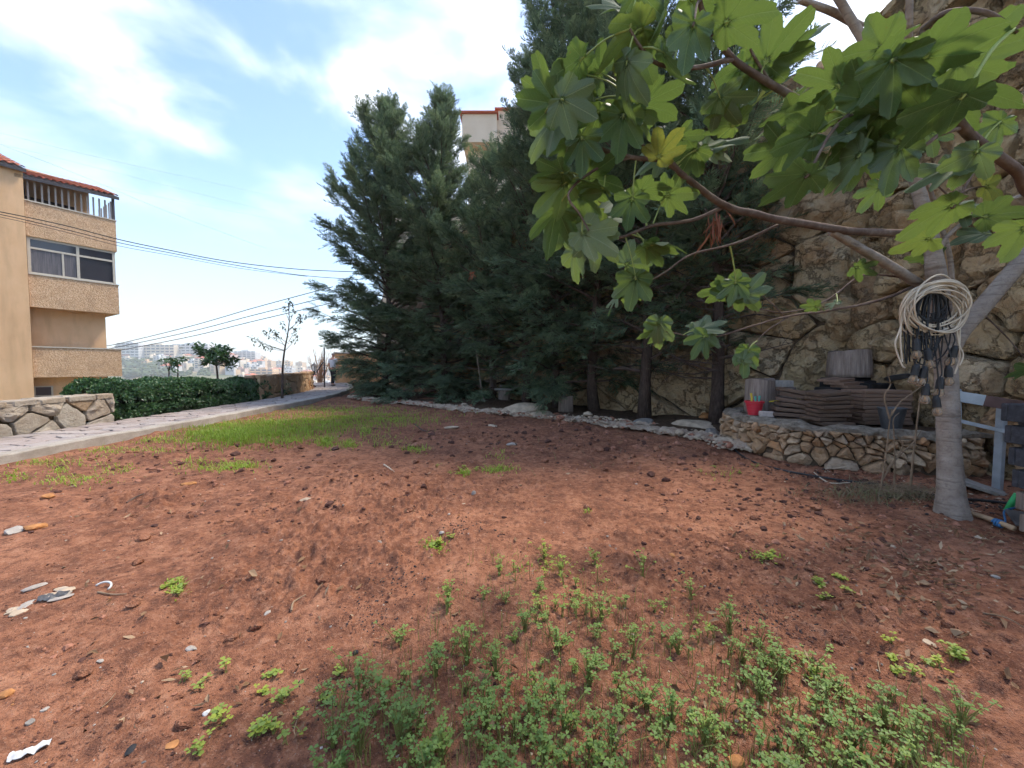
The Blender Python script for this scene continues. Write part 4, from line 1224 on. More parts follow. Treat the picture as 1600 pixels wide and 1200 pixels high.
# each leaf: photo place of its middle, length in pixels, where the tip points (degrees, 0 right, 90 down), tilt seed
LEAVES = [(945, 65, 110, 160), (1035, 25, 95, 110), (1080, 80, 85, 95), (940, 5, 70, 200), (880, 125, 85, 130), (845, 120, 72, 250), (828, 158, 72, 185), (975, 150, 105, 95),
 (990, 105, 80, 100), (1060, 118, 80, 60), (1055, 172, 95, 10), (1125, 138, 90, 135), (1170, 92, 74, 190), (1222, 55, 95, 300), (1150, 175, 66, 45), (835, 212, 85, 140),
 (880, 182, 92, 150), (915, 168, 74, 20), (880, 255, 85, 100), (915, 248, 66, 80), (970, 228, 95, 95), (935, 145, 62, 60), (1020, 192, 66, 40), (850, 312, 80, 140), (845, 270, 62, 180),
 (855, 372, 88, 110), (877, 368, 72, 90), (910, 282, 64, 200), (955, 282, 72, 5), (930, 322, 58, 30), (968, 326, 66, 340), (950, 378, 78, 20), (930, 402, 74, 95), (892, 425, 64, 100),
 (985, 342, 64, 95), (910, 372, 64, 150), (1025, 287, 50, 330), (1045, 220, 58, 300), (1070, 262, 62, 120), (1085, 298, 80, 350), (1115, 185, 62, 200), (1140, 215, 84, 330), (1130, 236, 54, 10),
 (1210, 232, 120, 160), (1222, 295, 86, 150), (1220, 122, 58, 70), (1186, 136, 52, 80), (1000, 390, 60, 310), (975, 436, 62, 240), (990, 466, 64, 95), (952, 476, 48, 130), (997, 430, 52, 290),
 (1050, 375, 62, 345), (1030, 402, 48, 40), (1027, 530, 52, 95), (1010, 520, 46, 170), (1100, 452, 62, 185), (1145, 435, 56, 290), (1180, 436, 56, 300), (1150, 466, 50, 90), (1182, 474, 62, 40),
 (1090, 505, 42, 210), (1120, 500, 60, 330), (1115, 526, 52, 20), (1086, 550, 56, 120), (1158, 575, 58, 110), (1163, 548, 32, 280),
 (1250, 50, 110, 310), (1180, 75, 62, 200), (1300, 86, 145, 172), (1437, 45, 190, 330), (1510, 38, 160, 320), (1354, 105, 95, 275), (1300, 160, 54, 80), (1384, 158, 105, 200), (1421, 135, 95, 60),
 (1253, 198, 84, 150), (1188, 235, 74, 175), (1240, 286, 92, 150), (1314, 238, 105, 140), (1347, 226, 112, 120), (1347, 276, 112, 105), (1312, 278, 92, 130), (1403, 290, 120, 95), (1393, 224, 64, 100),
 (1459, 277, 74, 150), (1524, 162, 210, 10), (1463, 198, 125, 130), (1572, 130, 180, 350), (1568, 60, 150, 330), (1524, 268, 62, 95), (1552, 220, 62, 110), (1454, 346, 84, 145),
 (1421, 384, 62, 160), (1436, 398, 42, 190), (1356, 424, 36, 20), (1487, 341, 62, 170), (1545, 332, 84, 10), (1572, 303, 64, 20), (1582, 324, 84, 340), (1515, 370, 52, 170), (1596, 388, 64, 100),
 (1468, 230, 54, 60), (1262, 477, 26, 190), (1296, 478, 26, 150), (1592, 580, 40, 170), (1005, 20, 70, 80), (1120, 15, 80, 20), (1180, 20, 90, 340), 
 (905, 95, 70, 210), (1010, 250, 60, 160), (1090, 230, 60, 30), (960, 190, 70, 140), (1270, 120, 80, 200), (1330, 150, 70, 60), (1080, 30, 60, 300),
 (1200, 180, 70, 170), (1240, 150, 66, 140), (1285, 215, 80, 170), (865, 225, 60, 170), (925, 205, 64, 110), (900, 330, 56, 170), (1360, 320, 60, 120)]
allb = np.concatenate(branches)
dirb = allb - np.array([0, 0, H]); bx = 800 + 600 * dirb[:, 0] / (dirb[:, 1] * CP - dirb[:, 2] * SP); by = 600 - 600 * (dirb[:, 1] * SP + dirb[:, 2] * CP) / (dirb[:, 1] * CP - dirb[:, 2] * SP)
r = np.random.default_rng(77)
eye = np.array([0, 0, H])
pet = []
for k, (px, py, sz, ang) in enumerate(LEAVES):
    a = R(ang)
    sx, sy = px - math.cos(a) * sz * .55, py - math.sin(a) * sz * .52      # where the blade meets its stalk
    want = .235 * 600 / sz
    dpx = np.hypot(bx - (sx - math.cos(a) * sz * .35), by - (sy - math.sin(a) * sz * .35))
    score = dpx + 90 * abs(np.log(allb[:, 1] / np.clip(want, 1.0, 3.2)))
    b = int(np.argmin(score)); Yb_ = allb[b, 1]
    Yl = np.clip(Yb_ + r.normal() * .08, .9, 3.4)
    c0 = P(sx, sy, Yl); L = min(sz * Yl / 600 * .82, .215 if Yl > 1.6 else .175)
    dst = np.linalg.norm(c0 - allb[b])
    # frame: x to the tip, z the upper face
    view = c0 - eye; view /= np.linalg.norm(view)
    rt = np.array([1.0, 0, 0]); upv = np.cross(rt, view); upv /= np.linalg.norm(upv); rt = np.cross(view, upv)
    x = rt * math.cos(a) - upv * math.sin(a)
    x = x + view * r.normal() * .30; x /= np.linalg.norm(x)
    # most blades lie more or less level with their upper face to the sky, so from below one sees the under face
    zf = np.array([r.normal() * .35, r.normal() * .35, .75]) + view * (.75 if r.random() < .62 else -.75) + r.normal(size=3) * .18
    z = zf - x * (zf @ x); z /= np.linalg.norm(z); y = np.cross(z, x)
    # a stalk from the twig to the blade's base
    s_ = allb[b]
    q = smooth_path([s_ - B0, (s_ * .5 + c0 * .5) + np.array([0, 0, .03 * min(1, dst * 3)]) - B0, c0 - B0, c0 + x * L * .07 - B0], 5)
    o = link('leaf', FIG[k % len(FIG)], fig)
    M = Matrix(((x[0], y[0], z[0], c0[0] - B0[0]), (x[1], y[1], z[1], c0[1] - B0[1]), (x[2], y[2], z[2], c0[2] - B0[2]), (0, 0, 0, 1))) @ Matrix.Diagonal((L, L * r.uniform(.9, 1.12), L * r.uniform(.8, 1.3), 1))
    o.matrix_basis = M
    mb = MB(); mb.add(*tube(q, np.linspace(.0045 if dst < .25 else .007, .0026, len(q)), 6)); mb.build('stalk', MAT['petiole'] if dst < .3 else MAT['fig_twig'], fig, smooth=True)
# ------------------------------------------------------------------ the curved dry-stone planter
plain('rusty_brown', (.075, .045, .036), .8, .25, 12, bump=.3)
t = NT('deck_tile'); p = t.co('Object', (1, 14, 14)); r_ = t.rand()
c = t.ramp(t.noise(p, 2.2, 6, .6), [(.25, (.060, .038, .026)), (.55, (.130, .083, .057)), (.8, (.22, .15, .105))])
c = t.mix(t.ramp(r_, [(.2, 0.0), (1, .35)]), c, (.15, .09, .07)); t.set(c, .75, .3); t.bump(t.noise(p, 3, 6), .5, .008); MAT['deck_tile'] = t.m
t = NT('deck_plank'); p = t.co('Object', (.6, 14, 14)); r_ = t.rand()
c = t.ramp(t.noise(p, 2.2, 6, .6), [(.25, (.15, .085, .058)), (.55, (.24, .15, .105)), (.8, (.32, .22, .16))])
t.set(c, .8, .25); t.bump(t.noise(p, 3, 6), .5, .008); MAT['deck_plank'] = t.m
t = NT('old_wood'); p = t.co('Object', (9, 9, .8)); c = t.ramp(t.noise(p, 2.5, 7, .65), [(.25, (.12, .085, .065)), (.5, (.26, .20, .165)), (.8, (.42, .345, .29))])
t.set(c, .92, .15); t.bump(t.noise(p, 4, 6), .9, .02); MAT['old_wood'] = t.m
t = NT('grey_wood'); p = t.co('Object', (1, 12, 12)); c = t.ramp(t.noise(p, 2.5, 7, .65), [(.25, (.15, .135, .12)), (.5, (.27, .25, .225)), (.8, (.40, .37, .34))])
t.set(c, .9, .15); t.bump(t.noise(p, 4, 6), .6, .012); MAT['grey_wood'] = t.m
t = NT('black_wood'); p = t.co('Object', (1, 10, 10)); c = t.ramp(t.noise(p, 2.5, 7, .65), [(.25, (.018, .018, .022)), (.55, (.045, .046, .056)), (.8, (.11, .115, .13))])
t.set(c, .6, .35); t.bump(t.noise(p, 4, 6), .7, .012); MAT['black_wood'] = t.m
plain('char', (.016, .014, .014), .85, .4, 14, bump=.8)
plain('red_plastic', (.62, .035, .055), .35, .05, 5, .5)
plain('green_plastic', (.03, .42, .13), .35, .06, 5, .5)
plain('yellow_plastic', (.72, .55, .06), .4, .05, 5)
plain('teal_plastic', (.10, .42, .33), .4, .05, 5)
plain('black_rubber', (.02, .02, .022), .5, .2, 10, .4)
plain('beige_cable', (.60, .50, .38), .55, .08, 8, .4)
plain('blue_cord', (.05, .17, .36), .6, .1, 8)
plain('galvanised', (.36, .40, .44), .45, .15, 6, .5, .35)
plain('rusted_paint', (.13, .075, .065), .7, .3, 5, .3, .2)
plain('grey_metal', (.10, .10, .105), .6, .2, 6, .4, .4)
plain('dry_stalk', (.26, .18, .115), .9, .2, 10)
plain('brick_grey', (.42, .38, .34), .95, .12, 20, bump=.6)
plain('brick_pink', (.50, .41, .36), .95, .12, 20, bump=.6)
plain('white_plastic', (.58, .57, .55), .4, .03, 6, .5)
t = NT('bulb_glass'); t.set((1.0, .80, .60), .03, .5); t.b.inputs['Transmission Weight'].default_value = .85; t.b.inputs['IOR'].default_value = 1.2; MAT['bulb_glass'] = t.m
plain('filament', (.85, .50, .22), .35, .1, 30, .5, .3)

t = NT('cap_mortar'); p = t.pos()
c = t.ramp(t.noise(p, 9, 7, .7), [(.3, (.12, .095, .07)), (.5, (.27, .225, .175)), (.72, (.44, .38, .31))])
t.set(c, .95, .15); t.bump(t.noise(p, 30, 7, .7), 1.0, .05); MAT['cap_mortar'] = t.m
FR = smooth_path([(5.3, 7.35, 0), (4.55, 7.35, 0), (3.98, 7.05, 0), (3.74, 6.55, 0), (3.72, 5.95, 0), (3.85, 5.42, 0), (4.25, 5.02, 0), (4.85, 4.74, 0), (5.35, 4.62, 0), (5.75, 4.60, 0)], 10)[:, :2]
FS = np.concatenate([[0], np.cumsum(np.linalg.norm(np.diff(FR, axis=0), axis=1))]); FT = np.gradient(FR, axis=0); FT /= np.linalg.norm(FT, axis=1)[:, None]
PH = .47
pl0 = np.array([4.75, 5.9, gz(0, 5.9)])
def pl_map(V):
    x, y = np.interp(V[:, 0], FS, FR[:, 0]), np.interp(V[:, 0], FS, FR[:, 1]); tx, ty = np.interp(V[:, 0], FS, FT[:, 0]), np.interp(V[:, 0], FS, FT[:, 1])
    X, Y = x - (-ty) * V[:, 2] * -1 * -1, y + (-tx) * V[:, 2] * 1
    X, Y = x + ty * -V[:, 2] * -1 * -1, y - tx * V[:, 2] * 1 if False else y
    nx, ny = ty, -tx                       # right of the run; flipped below so that it looks out of the bed
    return np.stack([x - nx * V[:, 2] * -1 * OUT, np.interp(V[:, 0], FS, FR[:, 1]) - ny * V[:, 2] * -1 * OUT, gz(0, y) + V[:, 1]], -1)
_c = FR.mean(0); _m = len(FR) // 2; OUT = 1 if (np.array([FT[_m][1], -FT[_m][0]]) @ (FR[_m] - np.array([5.2, 6.2]))) > 0 else -1
planter = thing('stone_planter', 'low curved dry-stone planter wall holding stacked brown tiles', 'planter', tuple(pl0)); planter['kind'] = 'thing'
r = np.random.default_rng(31)
Lp = FS[-1]
S = []
v = .06
rows = [(-.02, .15, .30), (.14, .075, .20), (.215, .06, .20), (.275, .05, .17), (.325, .048, .19), (.372, .045, .16), (.418, .045, .2)]
for (vz, hh, ww) in rows:
    u = r.uniform(-.2, 0)
    while u < Lp + .2:
        w_ = ww * r.uniform(.6, 1.6); S.append((u + w_ / 2, vz + hh / 2 + r.normal() * hh * .16)); u += w_
S = np.array(S)
sign = OUT
for k, poly in enumerate(cells(S, 0, Lp, -.04, PH)):
    if poly is None: continue
    c = poly.mean(0)
    if c[0] > FS[-1] - .1 or c[0] < .2: continue
    V, F = stone_uvw(poly, r.uniform(.04, .12), r, n=14, gap=.003, rough=.26, seed=900 + k, tilt=.30, rings=[(1.0, -.5), (1.0, .35), (.93, .8), (.7, 1.0), (.35, 1.05)])
    mb = MB(); W_ = pl_map(V) - pl0
    mb.add(W_, F if OUT < 0 else F); mb.build('stone', MAT['field_stone'], planter, smooth=False)
# core, mortar cap and bed
nu = 80; us = np.linspace(.05, Lp - .05, nu)
def sweep(prof, mat, name, jit=0.0, seed=0, smooth=False):
    prof = np.array(prof, float); n = len(prof); U = np.repeat(us, n); q = np.tile(prof, (nu, 1))
    if jit: q = q + jit * np.stack([fbm2(U * 4, q[:, 1] * 9, seed, 3), fbm2(U * 5, q[:, 1] * 9 + 4, seed + 2, 3)], -1)
    V = pl_map(np.column_stack([U, q[:, 0], q[:, 1]])) - pl0
    i = np.arange(nu - 1)[:, None] * n; j = np.arange(n - 1)[None]
    mb = MB(); mb.add(V, np.stack([i + j, i + j + 1, i + n + j + 1, i + n + j], -1).reshape(-1, 4)); return mb.build(name, mat, planter, smooth=smooth)
sweep([(-.05, .0), (PH - .02, .0), (PH - .02, -.3), (-.05, -.3)], MAT['mortar'], 'packed_core')
sweep([(PH - .03, .07), (PH + .015, .075), (PH + .04, .03), (PH + .045, -.10), (PH + .03, -.22), (PH - .02, -.26)], MAT['cap_mortar'], 'mortar_cap', .045, 3, False)
bedv = np.concatenate([FR, [[6.3, 4.7], [6.4, 7.2]]]); cc = bedv.mean(0)
N_ = 26; T_ = []; 
ringsb = [1.0, .8, .6, .4, .2]
V = []
for f in ringsb:
    for q in bedv: 
        xy = cc + (q - cc) * f; V.append([xy[0] - pl0[0], xy[1] - pl0[1], PH - .035 + .02 * fbm2(np.array([xy[0] * 5]), np.array([xy[1] * 5]), 4, 3)[0]])
V.append([cc[0] - pl0[0], cc[1] - pl0[1], PH - .03]); V = np.array(V); nb_ = len(bedv)
i = np.arange(4)[:, None] * nb_; j = np.arange(nb_)[None]; j2 = (j + 1) % nb_
mb = MB(); mb.add(V, [np.stack([i + j, i + j2, i + nb_ + j2, i + nb_ + j], -1).reshape(-1, 4), np.stack([4 * nb_ + np.arange(nb_), 4 * nb_ + (np.arange(nb_) + 1) % nb_, np.full(nb_, 5 * nb_)], -1)])
mb.build('bed', MAT['needle_litter'], planter, smooth=True)

# ------------------------------------------------------------------ things on the planter
ZP = gz(0, 5.8) + PH - .01         # top of the bed
def at_bed(px, Y, z=None):
    return np.array([(px - 800) / 600 * Y, Y, ZP if z is None else z])
TILE = {}
def tile_mesh(sx, sy, sz, mat):
    k = (sx, sy, sz, mat)
    if k not in TILE: mb = MB(); mb.add(*bevbox(sx, sy, sz, .006)); TILE[k] = mb.mesh('tile', MAT[mat])
    return TILE[k]
ORD = ['lowest', 'second', 'third', 'fourth', 'fifth', 'sixth', 'seventh', 'eighth', 'ninth', 'tenth']
def stack(px, Y, n, sx, sy, sz, rz, mat, desc, grp, drift=(0, 0), tilt=(0, 0), jit=.012, gapz=.004, seed=0, yaw=.03):
    r = np.random.default_rng(seed); b = at_bed(px, Y)
    for k in range(n):
        o = link('deck_tile', tile_mesh(sx, sy, sz, mat))
        tx, ty = tilt[0] * k, tilt[1] * k
        lift = (sx / 2 * abs(math.sin(ty)) + sy / 2 * abs(math.sin(tx))) * .5
        o.location = (b[0] + drift[0] * k + r.normal() * jit, b[1] + drift[1] * k + r.normal() * jit, b[2] + k * (sz + gapz) + lift)
        o.rotation_euler = (tx, ty, rz + r.normal() * yaw)
        place = 'topmost' if k == n - 1 else ORD[k] + (' from the bottom' if k else '')
        tag(o, f'{desc}, {place}', 'tile', grp)
stack(1238, 6.0, 7, .46, .42, .056, R(-28), 'deck_tile', 'dark brown tile in the slumped stack by the red pot', 'tiles of the slumped stack', (.010, .0), (-.008, .034), .034, .010, 1, .18)
stack(1297, 5.62, 8, .42, .42, .050, R(-6), 'deck_tile', 'dark brown tile in the middle leaning stack', 'tiles of the middle stack', (-.006, .004), (.004, -.012), .028, .010, 2, .16)
stack(1369, 5.75, 9, .68, .42, .050, R(-2), 'deck_plank', 'lighter brown tile in the neat stack near the fig trunk', 'tiles of the neat stack', (0, 0), (0, 0), .006, .006, 3, .012)
for k in range(3):
    o = link('deck_tile', tile_mesh(.40, .34, .044, 'deck_plank')); b = at_bed(1330 - 12 * k, 6.25 + .1 * k)
    o.location = (b[0], b[1], ZP + .50 + .05 * k); o.rotation_euler = (.03, -.04 * k, R(10 * k))
    tag(o, ['pale brown tile lying loose behind the stacks, lowest of three', 'pale brown tile lying loose behind the stacks, middle of three', 'pale brown tile lying loose behind the stacks, uppermost of three'][k], 'tile', 'loose tiles behind the stacks')
def plinth(px, Y, w, d, h, name, label, mat='char'):
    b = at_bed(px, Y); mb = MB(); V, F = bevbox(w, d, h, .02); V += (fbm(V * 9, 3, 2) * .015)[:, None]; mb.add(V, F); o = mb.build(name, MAT[mat]); o.location = b; tag(o, label, 'block'); return o
plinth(1325, 6.32, .85, .36, .50, 'charred_beam', 'charred black beam block supporting the loose pale tiles')
plinth(1327, 6.82, .66, .52, .66, 'charred_block', 'charred black block under the big weathered log end')
def stump(name, label, loc, rad, h, mat='old_wood', seed=0, tilt=(0, 0), cat='log'):
    r = np.random.default_rng(seed); root = thing(name, label, cat, tuple(loc)); root.rotation_euler = (tilt[0], tilt[1], 0)
    n = 26; a = np.arange(n) * 2 * math.pi / n
    rr_ = rad * (1 + .05 * np.sin(a * 3 + seed) + .03 * np.sin(a * 7 + seed * 2) + .015 * r.normal(size=n))
    zs = np.linspace(0, h, 7); V = []
    for q, z in enumerate(zs):
        e = 1.06 - .08 * q / 6
        V.append(np.stack([rr_ * e * np.cos(a), rr_ * e * np.sin(a), np.full(n, z) + (0.02 * np.sin(a * 2 + seed) if q in (6,) else 0)], -1))
    V = np.concatenate(V); i = np.arange(6)[:, None] * n; j = np.arange(n)[None]; j2 = (j + 1) % n
    mb = MB(); mb.add(V, [np.stack([i + j, i + j2, i + n + j2, i + n + j], -1).reshape(-1, 4), np.array([list(range(n))[::-1]])]); mb.build('log_body', MAT[mat], root, smooth=True)
    mb = MB(); mb.add(np.column_stack([V[-n:, :2] * .985, V[-n:, 2] + .004]), np.array([list(range(n))])); mb.build('cut_face', MAT['old_wood'], root)
    return root
stump('log_stump', 'upright pale cut log behind the red pot', at_bed(1189, 6.75), .225, .62, seed=1)
b = at_bed(1226, 6.9); stump('log_stump', 'short dark cut log with a grey brick on top', b, .17, .46, seed=2)
def brick(label, loc, rz, mat, s=(.22, .11, .08), name='brick_block'):
    mb = MB(); V, F = bevbox(*s, .008); mb.add(V + (fbm(V * 30, 2, 2) * .003)[:, None], F); o = mb.build(name, MAT[mat]); o.location = loc; o.rotation_euler = (0, 0, rz); tag(o, label, 'brick')
brick('grey brick lying on the short dark log', (b[0], b[1], ZP + .478), R(12), 'brick_grey', (.24, .16, .12))
brick('pinkish brick lying beside the red pot on the planter rim', at_bed(1199, 6.02, ZP + .055), R(-14), 'brick_pink', (.19, .10, .085))
stump('log_end', 'big weathered grey-brown log end on a charred block', at_bed(1326, 6.8, ZP + .66), .30, .46, 'old_wood', seed=5)
# red pot with garden tools' handles
pb = at_bed(1180, 6.32, ZP + .05)
pot = thing('flower_pot', 'bright red ribbed plastic pot on the planter rim', 'pot', tuple(pb))
prof = [(.0, .0), (.105, 0), (.112, .05), (.118, .052), (.122, .10), (.128, .103), (.133, .155), (.139, .158), (.146, .215), (.165, .22), (.168, .255), (.152, .257), (.146, .225), (.118, .06), (0, .05)]
pot.scale = (.86, .86, .9); mb = MB(); mb.add(*lathe(prof, 32)); mb.build('pot_body', MAT['red_plastic'], pot, smooth=False)
mb = MB(); mb.add(*lathe([(0, .19), (.142, .19)], 24)); mb.build('potting_soil', MAT['needle_litter'], pot)
for k, (dx, dy, m, h_, nm) in enumerate(((-.05, 0, 'yellow_plastic', .17, 'yellow'), (.03, .03, 'teal_plastic', .12, 'teal'), (.065, -.01, 'teal_plastic', .13, 'teal'))):
    mb = MB(); mb.add(*tube([(0, 0, 0), (.004, 0, h_ * .5), (.012 * (k - 1), .0, h_)], [.016, .014, .017], 8)); o = mb.build('tool_handle', MAT[m]); o.location = (pb[0] + dx, pb[1] + dy, pb[2] + .185)
    tag(o, ['yellow tool handle standing in the red pot', 'teal tool handle in the red pot, next to the yellow one', 'outer teal tool handle in the red pot, farther from the yellow one'][k], 'tool handle')
mb = MB(); q = at_bed(1214, 6.25, ZP + .28); mb.add(*tube([(-.1, .02, -.01), (.12, 0, .02)], [.011, .009], 7)); o = mb.build('stake', MAT['yellow_plastic']); o.location = q; tag(o, 'thin yellow stake sticking out behind the slumped tile stack', 'stake')
# grey bucket in front of the neat stack
q = at_bed(1396, 5.2); bk_ = thing('bucket', 'dark grey metal bucket on the planter by the dry stalks', 'bucket', tuple(q))
mb = MB(); mb.add(*lathe([(0, 0), (.10, 0), (.145, .27), (.155, .275), (.15, .285), (.135, .27), (.095, .02), (0, .02)], 26)); mb.build('bucket_body', MAT['grey_metal'], bk_, smooth=False)
mb = MB(); a_ = np.linspace(0, math.pi, 12); mb.add(*tube(np.stack([.15 * np.cos(a_), -.02 - .05 * np.sin(a_), .26 - .12 * np.sin(a_)], -1), .004, 6)); mb.build('handle', MAT['grey_metal'], bk_)
# charred junk behind the trunk: black pan, beams, sooty logs
q = at_bed(1418, 6.0, ZP + .62); pan = thing('black_pan', 'round black metal pan lying on sooty timber behind the fig trunk', 'pan', tuple(q)); pan.rotation_euler = (R(-14), R(6), 0)
mb = MB(); mb.add(*lathe([(0, 0), (.20, .0), (.25, .05), (.262, .05), (.262, .058), (.246, .058), (.20, .012), (0, .012)], 36)); mb.build('pan_body', MAT['grey_metal'], pan, smooth=False)
mb = MB(); mb.add(*lathe([(0, .014), (.06, .014), (.055, .03), (0, .034)], 20)); mb.build('pale_disc', MAT['brick_pink'], pan)
for k, (px, Y, z, l, rz, s, lab) in enumerate(((1400, 6.15, .0, 1.0, 4, .20, 'lowest sooty black beam of the timber heap behind the fig trunk'), (1425, 6.0, .21, .9, -10, .19, 'middle sooty black beam of the timber heap behind the fig trunk'), (1390, 6.2, .41, .95, 7, .17, 'topmost sooty black beam of the timber heap behind the fig trunk'), (1350, 6.4, .52, .6, 24, .07, 'charred board sloping down beside the weathered log end'))):
    V, F = bevbox(l, s * 1.3, s, .015); V += (fbm(V * 7 + k, 6, 3) * .012)[:, None]; mb = MB(); mb.add(V, F); o = mb.build('charred_timber', MAT['char']); o.location = at_bed(px, Y, ZP + z); o.rotation_euler = (0, R(-6) if k == 3 else 0, R(rz)); tag(o, lab, 'timber')
# ------------------------------------------------------------------ dry stalks in front of the planter
def stalks(label, g, lst, rad=.008, seed=0):
    o = thing('dry_stalks', label, 'dead plant', tuple(g)); r = np.random.default_rng(seed); mb = MB()
    for pts in lst: mb.add(*tube(smooth_path(np.array(pts) - g, 5), np.linspace(rad, rad * .35, (len(pts) - 1) * 5 + 1), 5, False))
    mb.build('stems', MAT['dry_stalk'], o)
    mb = MB()
    for k in range(90):
        a = r.uniform(0, 6.28); l = r.uniform(.05, .30); b = np.array([r.normal() * .16, r.normal() * .10, .01]); mb.add(*tube([b, b + [math.cos(a) * l * .5, math.sin(a) * l * .5, .04 * r.random() + .02], b + [math.cos(a) * l, math.sin(a) * l, .01]], [.003, .0025, .0015], 3, False))
    mb.build('straw', MAT['dry_stalk'], o)
    return o
g = G(1384, 768)
Yq = g[1]
stalks('dry brown plant stalks standing in front of the planter wall', g, [PX_ for PX_ in [
    [P(1376, 766, Yq), P(1383, 720, Yq), P(1390, 660, Yq), P(1394, 640, Yq)],
    [P(1397, 766, Yq), P(1398, 720, Yq), P(1397, 680, Yq), P(1396, 655, Yq), P(1405, 645, Yq)],
    [P(1378, 750, Yq), P(1400, 718, Yq), P(1428, 690, Yq), P(1440, 672, Yq)],
    [P(1392, 650, Yq), P(1405, 630, Yq), P(1420, 618, Yq), P(1445, 600, Yq)],
    [P(1390, 655, Yq), P(1382, 620, Yq), P(1391, 602, Yq), P(1388, 585, Yq)],
    [P(1385, 735, Yq), P(1410, 700, Yq), P(1402, 680, Yq)]]], .009, 4)
g2 = G(1423, 768); Y2 = g2[1]
stalks('single dark dry stem standing between the dry stalks and the fig trunk', g2, [[P(1422, 768, Y2), P(1426, 720, Y2), P(1433, 660, Y2), P(1438, 615, Y2)], [P(1437, 625, Y2), P(1446, 605, Y2), P(1452, 590, Y2)]], .013, 6)
# ------------------------------------------------------------------ irrigation hose round the planter
hp = np.array([G(a, b, .012) for a, b in ((1138, 672), (1140, 690), (1152, 706), (1178, 722), (1220, 734), (1268, 743), (1320, 751), (1380, 758), (1440, 768), (1480, 778), (1540, 782), (1600, 790), (1680, 800))])
mb = MB(); mb.add(*tube(smooth_path(hp, 8), .013, 8)); tag(mb.build('irrigation_hose', MAT['black_rubber'], smooth=True), 'black irrigation hose curving along the foot of the stone planter', 'hose')
hp = np.array([G(a, b, .010) for a, b in ((1272, 738), (1284, 748), (1300, 755), (1328, 754))])
mb = MB(); mb.add(*tube(smooth_path(hp, 6), .006, 6)); tag(mb.build('pale_root', MAT['beige_cable'], smooth=True), 'thin pale stick curving on the soil beside the hose', 'stick')
# ------------------------------------------------------------------ string lights and cable hung on the fig trunk
hc = P(1455, 487, 3.24)
coil = thing('cable_coil', 'coil of beige cable hanging on the fig trunk', 'cable', tuple(hc))
r = np.random.default_rng(12)
a_ = np.linspace(0, 2 * math.pi, 41)
mb = MB()
for k in range(15):
    rx, rz_ = (.232 + r.normal() * .016) * (.88 if k < 4 else 1), (.185 + r.normal() * .016); tl = r.normal() * .18 - .20; ox, oz, oy = r.normal() * .02, -.012 * k * .5 + .06 + r.normal() * .02, -.012 * (k % 5) + r.normal() * .012
    x, z = rx * np.cos(a_), rz_ * np.sin(a_)
    pts = np.stack([ox + x * math.cos(tl) - z * math.sin(tl), oy + .03 * np.sin(a_ * 2 + k) - .035 * np.sin(a_), oz + x * math.sin(tl) + z * math.cos(tl)], -1)
    pts[-1] = pts[0]; mb.add(*tube(pts, .0068, 6, False))
for pts in ([(-.22, 0, 0), (-.26, .0, -.16), (-.30, -.01, -.28), (-.24, -.01, -.44), (-.20, 0, -.47)], [(-.24, 0, .05), (-.25, 0, -.2), (-.225, 0, -.42)], [(.22, 0, .1), (.245, 0, -.1), (.25, 0, -.30), (.28, .02, -.4), (.235, .01, -.52)], [(.2, 0, 0), (.24, .0, -.25), (.285, 0, -.36), (.26, 0, -.45)]):
    mb.add(*tube(smooth_path(pts, 7), .0065, 6, False))
mb.build('cable', MAT['beige_cable'], coil, smooth=True)
lights = thing('string_lights', 'bundle of black festoon string lights with clear amber bulbs on the fig trunk', 'string lights', tuple(hc + np.array([0, .03, 0])))
mb = MB()
for k in range(22):
    x0_, x1_ = r.uniform(-.16, .20, 2); dz = r.uniform(.18, .52); y_ = r.uniform(-.05, .03)
    mb.add(*tube(smooth_path([(x0_ * .6, y_, .16), (x0_, y_, 0), (x0_ * 1.0, y_, -dz * .7), ((x0_ + x1_) / 2, y_ - .01, -dz), (x1_, y_, -dz * .7), (x1_, y_, 0), (x1_ * .6, y_, .14)], 6), .0048, 6, False))
for k in range(7):
    rx = r.uniform(.10, .15); pts = np.stack([rx * np.cos(a_), -.02 + .03 * np.sin(a_ + k), .05 + r.normal() * .02 + rx * .9 * np.sin(a_)], -1); mb.add(*tube(pts, .0055, 6, False))
mb.build('black_cable', MAT['black_rubber'], lights, smooth=True)
for k, (px, py) in enumerate(((1429, 584), (1441, 588), (1482, 587), (1468, 605), (1446, 615), (1464, 634), (1488, 556), (1432, 545), (1451, 560))):
    b = P(px, py, 3.20 - .01 * (k % 3)) - (hc + np.array([0, .03, 0])); ti = r.normal() * .12
    V1, F1 = lathe([(0, .085), (.016, .085), (.019, .07), (.024, .06), (.026, .005), (.027, -.012), (0, -.012)], 16)
    V2, F2 = lathe([(.018, -.010), (.024, -.024), (.032, -.044), (.034, -.056), (.030, -.072), (.018, -.083), (0, -.086)], 18)
    V3, F3 = lathe([(.0, -.015), (.012, -.02), (.010, -.062), (0, -.066)], 8)
    so_ = MB(); so_.add(eul(V1, (ti, ti, 0)) + b, F1); so_ = so_.build('lamp_holder', MAT['black_rubber'], lights, smooth=False)
    m2 = MB(); m2.add(eul(V2, (ti, ti, 0)) + b, F2); m2.build('bulb', MAT['bulb_glass'], so_, smooth=True)
    m3 = MB(); m3.add(eul(V3, (ti, ti, 0)) + b, F3); m3.build('filament', MAT['filament'], so_, smooth=True)
    m4 = MB(); m4.add(*tube(smooth_path([b + [0, 0, .08], b + [.01, 0, .16], [b[0] * .7, -.02, -.02]], 5), .005, 6, False)); m4.build('drop_cable', MAT['black_rubber'], so_, smooth=True)
